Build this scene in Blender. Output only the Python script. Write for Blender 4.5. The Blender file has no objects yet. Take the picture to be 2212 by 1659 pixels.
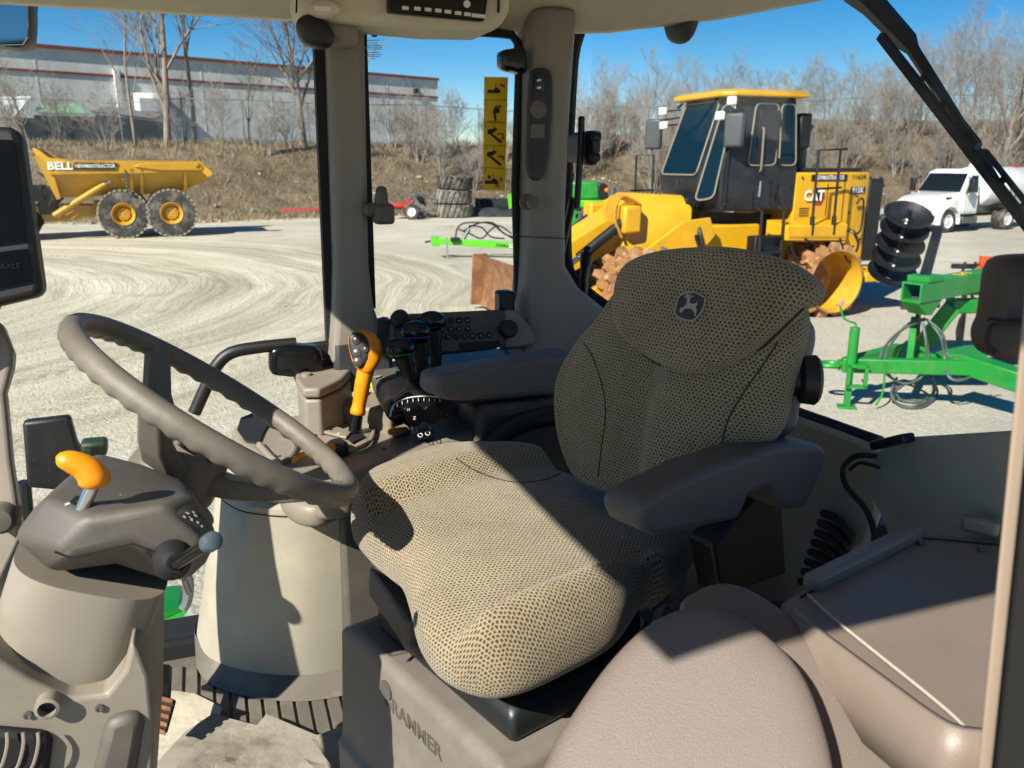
import bpy, bmesh, math, random
from math import sin, cos, tan, pi, radians, sqrt, atan2
from mathutils import Vector, Matrix, noise as mnoise

# ------------------------------------------------------------------ camera, sky, sun, exposure
SC = bpy.context.scene
COL = SC.collection
F_PX, PITCH, CAM_H, YAW = 1790.0, radians(15.0), 2.5, radians(20.0)
cam_d = bpy.data.cameras.new("camera")
cam = bpy.data.objects.new("camera", cam_d)
COL.objects.link(cam)
cam.location = (0, 0, CAM_H)
cam.rotation_euler = (pi/2 - PITCH, 0, 0)
cam_d.sensor_width = 36.0
cam_d.lens = 36.0 * F_PX / 2212.0
cam_d.clip_start = 0.02
cam_d.clip_end = 2000
cam_d.dof.use_dof = True
cam_d.dof.focus_distance = 1.25
cam_d.dof.aperture_fstop = 11.0
SC.camera = cam

SUN_AZ, SUN_EL = radians(54.0), radians(38.0)          # azimuth: behind the left-hand side
TO_SUN = Vector((-cos(SUN_AZ)*cos(SUN_EL), -sin(SUN_AZ)*cos(SUN_EL), sin(SUN_EL)))
world = bpy.data.worlds.new("World"); SC.world = world; world.use_nodes = True
wn = world.node_tree
sky = wn.nodes.new("ShaderNodeTexSky"); sky.sky_type = 'NISHITA'; sky.sun_disc = False
sky.sun_elevation = SUN_EL
sky.sun_rotation = atan2(TO_SUN.x, TO_SUN.y)
sky.altitude = 1500; sky.air_density = 1.0; sky.dust_density = 0.0; sky.ozone_density = 3.0
bg = wn.nodes["Background"]; bg.inputs[1].default_value = 0.06
hs_ = wn.nodes.new('ShaderNodeHueSaturation'); hs_.inputs['Saturation'].default_value = 1.5
wn.links.new(sky.outputs[0], hs_.inputs['Color']); wn.links.new(hs_.outputs[0], bg.inputs[0])
sun_d = bpy.data.lights.new("sun", 'SUN'); sun_d.energy = 5.0; sun_d.angle = radians(0.53)
sun_d.color = (1.0, 0.94, 0.84)
sun = bpy.data.objects.new("sun", sun_d); COL.objects.link(sun)
sun.location = TO_SUN * 50
sun.rotation_euler = TO_SUN.to_track_quat('Z', 'Y').to_euler()
vs = SC.view_settings
vs.view_transform = 'Standard'; vs.look = 'None'; vs.gamma = 1.0; vs.exposure = 0.95; vs.use_curve_mapping = False
SC.cycles.use_denoising = True
SC.cycles.max_bounces = 8; SC.cycles.diffuse_bounces = 4; SC.cycles.glossy_bounces = 4
SC.cycles.transparent_max_bounces = 24; SC.cycles.transmission_bounces = 4
SC.cycles.caustics_reflective = False; SC.cycles.caustics_refractive = False

# ------------------------------------------------------------------ where a sight line meets a plane of the place
C_R, C_U, C_F = Vector((1, 0, 0)), Vector((0, sin(PITCH), cos(PITCH))), Vector((0, cos(PITCH), -sin(PITCH)))
ORG = Vector((0, 0, CAM_H))
RT = Vector((-sin(YAW), cos(YAW), 0))     # the tractor's right
BK = Vector((cos(YAW), sin(YAW), 0))      # the tractor's rear
UPZ = Vector((0, 0, 1))
def ray(x, y): return C_R*((x-1106)/F_PX) + C_U*((829.5-y)/F_PX) + C_F
def onplane(x, y, p0, n):
    d = ray(x, y); return ORG + d*((Vector(p0)-ORG).dot(n)/d.dot(n))
def onz(x, y, z): d = ray(x, y); return ORG + d*((z-CAM_H)/d.z)
def onv(x, y, v): d = ray(x, y); return ORG + d*(v/d.dot(RT))
def onu(x, y, u): d = ray(x, y); return ORG + d*(u/d.dot(BK))
def atd(x, y, D): d = ray(x, y); return ORG + d*(D/d.y)
def cw(u, v, z): return BK*u + RT*v + Vector((0, 0, z))

# ------------------------------------------------------------------ things, parts and meshes
MW = {}
def tag(o, label=None, cat=None, group=None, kind=None):
    if label: o["label"] = label
    if cat: o["category"] = cat
    if group: o["group"] = group
    if kind: o["kind"] = kind
    return o
def thing(name, label, cat, loc=(0, 0, 0), rotz=0.0, group=None):
    o = bpy.data.objects.new(name, None); o.empty_display_size = 0.2
    COL.objects.link(o)
    o.location = loc; o.rotation_euler = (0, 0, rotz)
    MW[o.name] = Matrix.Translation(Vector(loc)) @ Matrix.Rotation(rotz, 4, 'Z')
    return tag(o, label, cat, group)

def basis(n):
    n = Vector(n).normalized()
    a = Vector((0, 0, 1)) if abs(n.z) < .9 else Vector((1, 0, 0))
    x = a.cross(n).normalized(); y = n.cross(x)
    return x, y, n

class MB:
    def __init__(s): s.v = []; s.f = []; s.uv = None
    def add(s, vs, fs):
        o = len(s.v); s.v += [Vector(p) for p in vs]; s.f += [[i+o for i in f] for f in fs]; return s
    def box(s, c, size, M=None):
        hx, hy, hz = size[0]/2, size[1]/2, size[2]/2
        vs = [Vector((x*hx, y*hy, z*hz)) for x in (-1, 1) for y in (-1, 1) for z in (-1, 1)]
        if M is not None: vs = [M @ p for p in vs]
        c = Vector(c)
        return s.add([p+c for p in vs], [(0,1,3,2),(4,6,7,5),(0,4,5,1),(2,3,7,6),(0,2,6,4),(1,5,7,3)])
    def obox(s, c, a, b, d):
        c, a, b, d = map(Vector, (c, a, b, d))
        vs = [c+a*x+b*y+d*z for x in (-1, 1) for y in (-1, 1) for z in (-1, 1)]
        return s.add(vs, [(0,1,3,2),(4,6,7,5),(0,4,5,1),(2,3,7,6),(0,2,6,4),(1,5,7,3)])
    def span(s, a, b, w, h, up=UPZ):
        a, b = Vector(a), Vector(b); d = (b-a); up = Vector(up)
        side = d.cross(up).normalized(); u2 = side.cross(d).normalized()
        return s.obox((a+b)/2, d/2, side*w/2, u2*h/2)
    def prism(s, poly, vec):
        n = len(poly); vec = Vector(vec); poly = [Vector(p) for p in poly]
        return s.add(poly+[p+vec for p in poly], [list(range(n))[::-1], list(range(n, 2*n))] +
                     [(i, (i+1) % n, (i+1) % n+n, i+n) for i in range(n)])
    def hull2(s, A, Bp):
        n = len(A)
        return s.add(list(A)+list(Bp), [list(range(n))[::-1], list(range(n, 2*n))] +
                     [(i, (i+1) % n, (i+1) % n+n, i+n) for i in range(n)])
    def loft(s, rings, cap=True, close=True):
        n = len(rings[0]); vs = [p for r in rings for p in r]; fs = []
        for k in range(len(rings)-1):
            for i in range(n if close else n-1):
                j = (i+1) % n
                fs.append((k*n+i, k*n+j, (k+1)*n+j, (k+1)*n+i))
        if cap and close:
            fs.append(list(range(n))[::-1]); fs.append([len(vs)-n+i for i in range(n)])
        return s.add(vs, fs)
    def tube(s, pts, r, n=8, cap=True):
        pts = [Vector(p) for p in pts]; m = len(pts)
        rr = r if isinstance(r, (list, tuple)) else [r]*m
        t0 = (pts[1]-pts[0]).normalized(); x, y, _ = basis(t0); rings = []
        for i in range(m):
            t = (pts[min(i+1, m-1)]-pts[max(i-1, 0)])
            t = t.normalized() if t.length > 1e-9 else t0
            x = (x - t*x.dot(t)); x = x.normalized() if x.length > 1e-6 else basis(t)[0]
            y = t.cross(x)
            rings.append([pts[i]+(x*cos(2*pi*k/n)+y*sin(2*pi*k/n))*rr[i] for k in range(n)])
        return s.loft(rings, cap)
    def lathe(s, o, axis, prof, n=24, cap=True, ex=None):
        x, y, z = basis(axis); o = Vector(o)
        if ex is not None: x = Vector(ex).normalized(); y = z.cross(x)
        return s.loft([[o+z*h+(x*cos(2*pi*k/n)+y*sin(2*pi*k/n))*r for k in range(n)] for r, h in prof], cap)
    def sph(s, c, r, n=12, m=8, M=None):
        c = Vector(c); r = r if isinstance(r, (tuple, list)) else (r, r, r)
        rings = []
        for j in range(m+1):
            a = -pi/2+pi*j/m; q = max(cos(a), 1e-4)
            ring = [Vector((r[0]*q*cos(2*pi*k/n), r[1]*q*sin(2*pi*k/n), r[2]*sin(a))) for k in range(n)]
            rings.append([c+(M @ p if M is not None else p) for p in ring])
        return s.loft(rings, True)
    def disc(s, c, nrm, r, n=20, th=.002, ry=None, ex=None):
        x, y, z = basis(nrm); c = Vector(c)
        if ex is not None: x = (Vector(ex)-z*Vector(ex).dot(z)).normalized(); y = z.cross(x)
        ry = ry or r
        return s.prism([c+x*r*cos(2*pi*k/n)+y*ry*sin(2*pi*k/n) for k in range(n)], z*th)
    def build(s, name, mat, parent=None, bevel=0, seg=2, smooth=None, sub=0, local=False, label=None, merge=True):
        me = bpy.data.meshes.new(name)
        M = MW.get(parent.name, Matrix()) if parent is not None else Matrix()
        vs = s.v
        if not local and parent is not None:
            Mi = M.inverted(); vs = [Mi @ p for p in vs]
        me.from_pydata([tuple(p) for p in vs], [], s.f)
        if s.uv is not None:
            lay = me.uv_layers.new(name="UVMap")
            for lp in me.loops: lay.data[lp.index].uv = s.uv[lp.vertex_index]
        bm = bmesh.new(); bm.from_mesh(me)
        if merge: bmesh.ops.remove_doubles(bm, verts=bm.verts, dist=1e-5)
        bmesh.ops.recalc_face_normals(bm, faces=bm.faces)
        bm.to_mesh(me); bm.free()
        o = bpy.data.objects.new(name, me); COL.objects.link(o)
        if parent is not None: o.parent = parent
        MW[o.name] = M
        if mat is not None: me.materials.append(mat)
        if smooth is None: smooth = 40
        if smooth:
            me.shade_smooth(); me.set_sharp_from_angle(angle=radians(smooth))
        if bevel:
            b = o.modifiers.new("bevel", 'BEVEL'); b.width = bevel; b.segments = seg; b.limit_method = 'ANGLE'
            b.angle_limit = radians(35); b.harden_normals = False
            me.shade_smooth()
            me.set_sharp_from_angle(angle=radians(max(smooth, 60)))
        if sub:
            b = o.modifiers.new("sub", 'SUBSURF'); b.levels = sub; b.render_levels = sub; me.shade_smooth()
        if label: o["label"] = label
        return o
def sheet(o, name=None): return o

def copy_tree(o, parent=None, loc=None, rotz=None, label=None, group=None):
    c = o.copy(); COL.objects.link(c); c.parent = parent
    if loc is not None: c.location = loc
    if rotz is not None: c.rotation_euler = (0, 0, rotz)
    if label: c["label"] = label
    if group: c["group"] = group
    for ch in list(o.children): copy_tree(ch, c)
    return c

def crom(pts, n, closed=True):
    """even samples of a smooth curve through points"""
    pts = [Vector(p) for p in pts]; m = len(pts); out = []
    segs = m if closed else m-1
    raw = []
    for i in range(segs):
        g = (lambda k: pts[k % m]) if closed else (lambda k: pts[min(max(k, 0), m-1)])
        p0, p1, p2, p3 = g(i-1), g(i), g(i+1), g(i+2)
        for q in range(16):
            t = q/16
            raw.append(0.5*((2*p1)+(p2-p0)*t+(2*p0-5*p1+4*p2-p3)*t*t+(3*p1-p0-3*p2+p3)*t**3))
    if not closed: raw.append(pts[-1])
    if closed: raw.append(raw[0])
    L = [0]
    for a, b in zip(raw, raw[1:]): L.append(L[-1]+(b-a).length)
    N = n if closed else n-1; j = 0
    for k in range(n):
        d = L[-1]*k/N
        while j < len(L)-2 and L[j+1] < d: j += 1
        w = (d-L[j])/max(L[j+1]-L[j], 1e-12)
        out.append(raw[j].lerp(raw[j+1], min(max(w, 0), 1)))
    return out

def pillow(mb, outline, o, n, front, back, p=3.0, cnt=72, rings=12, extra=None, smooth_curve=True, ex=None):
    """a slab with a given outline in the plane (o,n): rounded over to `front` before and `back` behind"""
    n = Vector(n).normalized(); x, y, _ = basis(n); o = Vector(o)
    if ex is not None: x = (Vector(ex)-n*Vector(ex).dot(n)).normalized(); y = n.cross(x)
    pts = crom(outline, cnt) if smooth_curve else [Vector(q) for q in outline]
    cnt = len(pts)
    P2 = [((q-o).dot(x), (q-o).dot(y)) for q in pts]
    cx = sum(q[0] for q in P2)/cnt; cy = sum(q[1] for q in P2)/cnt
    vs, uv, ringsv = [], [], []
    sl = [1-(1-k/rings)**2.2 for k in range(1, rings+1)]
    def ringat(sc, h, dirn):
        r = []
        for (a, b) in P2:
            u, w = cx+(a-cx)*sc, cy+(b-cy)*sc
            e = extra(u, w, sc) if (extra and dirn > 0) else 0
            vs.append(o+x*u+y*w+n*(dirn*h+e)); r.append(len(vs)-1)
            k_ = len(r)-1; P_ = vs[-1]; arc_[k_] += (P_-last_[k_]).length; last_[k_] = P_
            l0 = max(sqrt((a-cx)**2+(b-cy)**2), 1e-6)
            uv.append((cx+(a-cx)/l0*arc_[k_], cy+(b-cy)/l0*arc_[k_]))
        ringsv.append(r)
    vs.append(o+x*cx+y*cy+n*(front+(extra(cx, cy, 0) if extra else 0))); uv.append((cx, cy))
    arc_ = [0.0]*cnt; last_ = [vs[0].copy() for _ in range(cnt)]
    for s_ in sl: ringat(s_, front*max(1-s_**p, 0)**(1/p), 1)
    for s_ in reversed(sl[:-1]): ringat(s_, back*max(1-s_**p, 0)**(1/p), -1)
    vs.append(o+x*cx+y*cy-n*back); uv.append((cx, cy))
    fs = []
    R0 = ringsv[0]
    for i in range(cnt): fs.append((0, R0[i], R0[(i+1) % cnt]))
    for A, Bq in zip(ringsv, ringsv[1:]):
        for i in range(cnt):
            j = (i+1) % cnt; fs.append((A[i], Bq[i], Bq[j], A[j]))
    Rl = ringsv[-1]
    for i in range(cnt): fs.append((len(vs)-1, Rl[(i+1) % cnt], Rl[i]))
    base = len(mb.v); mb.add(vs, fs)
    mb.uv = (mb.uv or []) + uv
    return mb

def text(name, body, o, ex, ey, size, mat, parent, depth=.001, bold=0.0, width=None, shear=0, align='CENTER'):
    """letters laid on a surface: o centre, ex reading direction, ey up, size cap height"""
    cu = bpy.data.curves.new(name, 'FONT'); cu.body = body; cu.align_x = align; cu.align_y = 'CENTER'
    cu.size = 1.0; cu.extrude = 0.0; cu.offset = bold; cu.shear = shear; cu.resolution_u = 2
    tmp = bpy.data.objects.new(name, cu); COL.objects.link(tmp)
    dg = bpy.context.evaluated_depsgraph_get(); dg.update()
    me = bpy.data.meshes.new_from_object(tmp.evaluated_get(dg))
    bpy.data.objects.remove(tmp); bpy.data.curves.remove(cu)
    xs = [v.co.x for v in me.vertices] or [0, 1]
    w0 = max(xs)-min(xs); cx = (max(xs)+min(xs))/2 if align == 'CENTER' else 0
    k = size/0.70; kx = k if width is None else width/w0
    ex = Vector(ex).normalized(); ey = Vector(ey); ey = (ey-ex*ey.dot(ex)).normalized(); ez = ex.cross(ey)
    M = MW.get(parent.name, Matrix()) if parent is not None else Matrix()
    Mi = M.inverted(); o = Vector(o)
    for v in me.vertices:
        v.co = Mi @ (o+ex*((v.co.x-cx)*kx)+ey*(v.co.y*k)+ez*depth)
    me.materials.clear(); me.materials.append(mat)
    ob = bpy.data.objects.new(name, me); COL.objects.link(ob)
    if parent is not None: ob.parent = parent
    MW[ob.name] = M
    return ob

# ------------------------------------------------------------------ procedural materials
def lin(h):
    h = h.lstrip('#'); c = [int(h[i:i+2], 16)/255 for i in (0, 2, 4)]
    return tuple([(q/12.92 if q <= .04045 else ((q+.055)/1.055)**2.4) for q in c])+(1,)
def newmat(name):
    m = bpy.data.materials.new(name); m.use_nodes = True
    nt = m.node_tree; return m, nt, nt.nodes["Principled BSDF"]
def nd(nt, t, **kw):
    n = nt.nodes.new("ShaderNode"+t)
    for k, v in kw.items():
        if k.startswith('i_'):
            key = k[2:]; key = int(key) if key.isdigit() else key.replace('_', ' ')
            n.inputs[key].default_value = v
        else: setattr(n, k, v)
    return n
def ramp(nt, stops):
    r = nt.nodes.new("ShaderNodeValToRGB"); e = r.color_ramp.elements
    e[0].position, e[0].color = stops[0]
    e[1].position, e[1].color = stops[1]
    for p_, c_ in stops[2:]:
        q = e.new(p_); q.color = c_
    return r
def pm(name, col, rough=.5, metal=0.0, var=.12, vs_=6.0, bump=0.0, bs=300.0, spec=.5, coat=0.0, dirt=None, dirt_amt=.5, dirt_scale=3.0, bdist=.001):
    """paint/plastic/metal: base colour with slow tone drift, fine relief, optional shaped dirt"""
    m, nt, b = newmat(name); L = nt.links.new
    tc = nd(nt, "TexCoord")
    n1 = nd(nt, "TexNoise", i_Scale=vs_, i_Detail=5.0, i_Roughness=.6); L(tc.outputs["Object"], n1.inputs["Vector"])
    c = col if isinstance(col, tuple) else lin(col)
    lo = tuple(q*(1-var) for q in c[:3])+(1,); hi = tuple(min(q*(1+var), 1) for q in c[:3])+(1,)
    rp = ramp(nt, [(.3, lo), (.7, hi)]); L(n1.outputs["Fac"], rp.inputs[0])
    out = rp.outputs[0]
    if dirt:
        n2 = nd(nt, "TexNoise", i_Scale=dirt_scale, i_Detail=8.0, i_Roughness=.72); L(tc.outputs["Object"], n2.inputs["Vector"])
        r2 = ramp(nt, [(.47, (0, 0, 0, 1)), (.68, (dirt_amt,)*3+(1,))]); L(n2.outputs["Fac"], r2.inputs[0])
        mx = nd(nt, "Mix", data_type='RGBA'); L(r2.outputs[0], mx.inputs[0]); L(out, mx.inputs[6])
        mx.inputs[7].default_value = lin(dirt) if isinstance(dirt, str) else dirt
        out = mx.outputs[2]
    L(out, b.inputs["Base Color"])
    rr = nd(nt, "MapRange"); rr.inputs["To Min"].default_value = max(rough-.07, .02); rr.inputs["To Max"].default_value = min(rough+.1, 1)
    L(n1.outputs["Fac"], rr.inputs["Value"]); L(rr.outputs[0], b.inputs["Roughness"])
    b.inputs["Metallic"].default_value = metal
    b.inputs["Specular IOR Level"].default_value = spec
    b.inputs["Coat Weight"].default_value = coat
    if bump:
        n3 = nd(nt, "TexNoise", i_Scale=bs, i_Detail=3.0, i_Roughness=.55); L(tc.outputs["Object"], n3.inputs["Vector"])
        bp = nd(nt, "Bump"); bp.inputs["Strength"].default_value = bump; bp.inputs["Distance"].default_value = bdist
        L(n3.outputs["Fac"], bp.inputs["Height"]); L(bp.outputs[0], b.inputs["Normal"])
    return m

M = {}
# cab
M['trim'] = pm('cab_trim_taupe', '#7e776a', .48, var=.04, bump=.25, bs=900, dirt='#a89c88', dirt_amt=.25, dirt_scale=9)
M['trim_dk'] = pm('cab_trim_grey', '#4f4b44', .5, var=.05, bump=.3, bs=900, dirt='#8d8474', dirt_amt=.2, dirt_scale=8)
M['fender'] = pm('cab_fender_beige', '#9f9988', .55, var=.04, bump=.3, bs=700, dirt='#bdb49c', dirt_amt=.3, dirt_scale=6)
M['column'] = pm('column_taupe', '#857e71', .38, var=.04, bump=.12, bs=900, dirt='#a89e8c', dirt_amt=.25, dirt_scale=7)
M['pillar'] = pm('pillar_beige', '#7f796f', .62, var=.03, bump=.15, bs=900)
M['liner'] = pm('headliner_cream', '#c9c0a9', .85, var=.05, vs_=30, bump=.5, bs=1500)
M['tan'] = pm('fender_tray_brown', '#766a5f', .4, var=.05, bump=.3, bs=800, dirt='#8f8274', dirt_amt=.3, dirt_scale=7)
M['buddy'] = pm('passenger_vinyl', '#675c54', .5, var=.06, vs_=10, bump=.55, bs=750, bdist=.001)
M['wheel'] = pm('steering_leather_taupe', '#625c52', .42, var=.05, bump=.55, bs=900, dirt='#93897a', dirt_amt=.2, dirt_scale=12)
M['armrest'] = pm('armrest_vinyl', '#57524f', .55, var=.05, bump=.6, bs=800)
M['black'] = pm('black_plastic', '#141414', .45, var=.15, bump=.2, bs=900)
M['black_gl'] = pm('black_gloss', '#0b0b0c', .18, var=.1)
M['rubber'] = pm('black_rubber', '#101112', .7, var=.2, bump=.2, bs=500)
M['mat'] = pm('floor_mat_rubber', '#5d574e', .7, var=.1, vs_=12, bump=.5, bs=500, dirt='#8a8272', dirt_amt=.45, dirt_scale=9)
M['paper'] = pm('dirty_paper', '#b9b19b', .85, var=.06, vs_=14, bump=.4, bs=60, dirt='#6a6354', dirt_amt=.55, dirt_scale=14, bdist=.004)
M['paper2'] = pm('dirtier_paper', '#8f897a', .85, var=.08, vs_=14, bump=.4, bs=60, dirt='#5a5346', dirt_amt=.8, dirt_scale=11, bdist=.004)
M['orange'] = pm('lever_orange', '#e08a06', .38, var=.06, vs_=20, bump=.15, bs=600, dirt='#8a4a12', dirt_amt=.35, dirt_scale=30)
M['yel'] = pm('decal_yellow', '#d8b400', .55, var=.03)
M['lime'] = pm('tab_lime', '#cfd80c', .4, var=.03)
M['chrome'] = pm('chrome', '#c8c8c8', .16, metal=1, var=.03)
M['steel'] = pm('steel', '#7b7b78', .4, metal=.9, var=.1)
M['print_w'] = pm('print_white', '#d9d9d4', .6, var=.02)
M['print_k'] = pm('print_black', '#0d0d0d', .6, var=.02)
M['print_r'] = pm('print_red', '#a81008', .6, var=.02)
M['print_g'] = pm('print_grey', '#8d8d88', .6, var=.02)
M['screen'] = pm('screen_dark', '#020303', .3, var=.1, spec=.15)
M['rust'] = pm('worn_rust', '#7a4a2a', .75, var=.25, vs_=25, bump=.6, bs=120, dirt='#b08a66', dirt_amt=.6, dirt_scale=20)
M['cord'] = pm('bungee_white', '#a8a192', .7, var=.1, vs_=300)
M['green_btn'] = pm('button_green', '#1f4a2a', .4, var=.05)
M['blue_ring'] = pm('ring_blue', '#123a9a', .4, var=.05)
M['green_ring'] = pm('ring_green', '#1c6a2a', .4, var=.05)
# yard
M['cat_y'] = pm('machine_yellow', '#cf9a10', .42, var=.07, vs_=2.5, dirt='#a07a2a', dirt_amt=.35, dirt_scale=3)
M['bell_y'] = pm('dumper_yellow', '#b58815', .45, var=.1, vs_=1.5, dirt='#8a7038', dirt_amt=.6, dirt_scale=1.3)
M['rim_y'] = pm('rim_yellow', '#c08a1c', .5, var=.1, vs_=3, dirt='#7a5a22', dirt_amt=.6, dirt_scale=3)
M['navy'] = pm('cab_black_paint', '#171b22', .32, var=.1, vs_=3, dirt='#4a4a48', dirt_amt=.25, dirt_scale=4)
M['mblack'] = pm('machine_black', '#121315', .45, var=.2, vs_=4)
M['tyre'] = pm('tyre_rubber', '#2c2b29', .85, var=.25, vs_=5, bump=.5, bs=30, dirt='#8f887a', dirt_amt=.7, dirt_scale=3, bdist=.01)
M['tyre_d'] = pm('tyre_dusty', '#55524c', .9, var=.25, vs_=5, bump=.5, bs=30, dirt='#a59d8c', dirt_amt=.8, dirt_scale=2.5, bdist=.01)
M['tread'] = pm('tread_clay', '#8a8475', .9, var=.2, vs_=6, bump=.5, bs=20, bdist=.01)
M['mud'] = pm('drum_rust', '#7d5530', .85, var=.25, vs_=6, bump=.7, bs=14, dirt='#c9a884', dirt_amt=.7, dirt_scale=5, bdist=.02)
M['clay'] = pm('foot_clay', '#94673a', .85, var=.25, vs_=9, bump=.6, bs=20, dirt='#b3936c', dirt_amt=.7, dirt_scale=6, bdist=.02)
M['blade'] = pm('blade_rust', '#7a5334', .7, var=.25, vs_=4, bump=.3, bs=30, dirt='#a07a55', dirt_amt=.6, dirt_scale=4)
M['green'] = pm('implement_green', '#127d28', .42, var=.1, vs_=4, dirt='#5a7a48', dirt_amt=.45, dirt_scale=5)
M['lgreen'] = pm('mower_lime_green', '#4fae14', .4, var=.08, vs_=4)
M['hoodgreen'] = pm('tractor_green', '#0d7d25', .25, var=.05, coat=.4)
M['discsteel'] = pm('disc_dark_steel', '#15181f', .45, metal=.2, var=.15, vs_=5, dirt='#4a4640', dirt_amt=.3, dirt_scale=5)
M['white'] = pm('truck_white', '#d8d8d4', .3, var=.03, vs_=2, dirt='#a59d8a', dirt_amt=.25, dirt_scale=1.5, coat=.3)
M['tglass'] = pm('dark_glass', '#0d1416', .06, var=.05, spec=.8)
M['cglass'] = pm('cab_glass_green', '#0a1c1e', .06, var=.05, spec=.8)
M['red'] = pm('trailer_red', '#b01c22', .45, var=.1, vs_=4)
M['orangep'] = pm('implement_orange', '#c8501a', .5, var=.1, vs_=4)
M['lamp'] = pm('lamp_white', '#d8dad6', .3, var=.02)
M['amber'] = pm('lamp_amber', '#d86a08', .3, var=.02)
M['rlamp'] = pm('lamp_red', '#b00c0c', .3, var=.02)
M['pink'] = pm('ribbon_pink', '#e87a9a', .6, var=.05)
M['mirror'] = pm('mirror_glass', '#8d9498', .04, metal=1, var=.02)
M['wall'] = pm('metal_siding', '#d0d2ca', .6, var=.04, vs_=.6, dirt='#8d9694', dirt_amt=.4, dirt_scale=.25)
M['wall_trim'] = pm('red_trim', '#7a3a36', .6, var=.08)
M['wall_w'] = pm('white_downspout', '#c2c9c6', .55, var=.05)
M['roofgreen'] = pm('awning_green', '#6f9a78', .6, var=.06)
M['shed'] = pm('shed_grey', '#6a6862', .8, var=.1)
M['pipe'] = pm('pipe_black', '#26282a', .6, var=.15)
M['bark'] = pm('bark_grey', '#84796c', .9, var=.2, vs_=8)
M['bark2'] = pm('bark_pale', '#918a82', .9, var=.2, vs_=8)
M['galv'] = pm('galvanised', '#8b8f8f', .5, metal=.6, var=.08)

def glassmat(name, tint=(.97, .985, .98, 1), refl=1.0):
    m, nt, b = newmat(name); L = nt.links.new; nt.nodes.remove(b)
    tr = nd(nt, "BsdfTransparent"); tr.inputs[0].default_value = tint
    gl = nd(nt, "BsdfGlossy"); gl.inputs["Roughness"].default_value = .02; gl.inputs[0].default_value = (.9, .9, .9, 1)
    fr = nd(nt, "Fresnel"); fr.inputs[0].default_value = 1.45
    mu = nd(nt, "Math", operation='MULTIPLY'); mu.inputs[1].default_value = .13*refl; L(fr.outputs[0], mu.inputs[0])
    mx = nd(nt, "MixShader"); L(mu.outputs[0], mx.inputs[0]); L(tr.outputs[0], mx.inputs[1]); L(gl.outputs[0], mx.inputs[2])
    tc = nd(nt, "TexCoord"); nz = nd(nt, "TexNoise", i_Scale=3.5, i_Detail=8.0, i_Roughness=.75); L(tc.outputs["Object"], nz.inputs["Vector"])
    fn_ = nd(nt, "TexNoise", i_Scale=120.0, i_Detail=2.0); L(tc.outputs["Object"], fn_.inputs["Vector"])
    dr = ramp(nt, [(.42, (.002, .002, .002, 1)), (.72, (.022, .022, .022, 1))]); L(nz.outputs["Fac"], dr.inputs[0])
    sp = ramp(nt, [(.70, (0, 0, 0, 1)), (.76, (.08, .08, .08, 1))]); L(fn_.outputs["Fac"], sp.inputs[0])
    ad = nd(nt, "Math", operation='ADD'); L(dr.outputs[0], ad.inputs[0]); L(sp.outputs[0], ad.inputs[1])
    df = nd(nt, "BsdfDiffuse"); df.inputs[0].default_value = (.55, .52, .46, 1)
    m2 = nd(nt, "MixShader"); L(ad.outputs[0], m2.inputs[0]); L(mx.outputs[0], m2.inputs[1]); L(df.outputs[0], m2.inputs[2])
    L(m2.outputs[0], nt.nodes["Material Output"].inputs[0]); return m
M['glass'] = glassmat('window_glass')
M['glass_t'] = glassmat('machine_window_tint', (.30, .42, .42, 1), 1.6)

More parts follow.
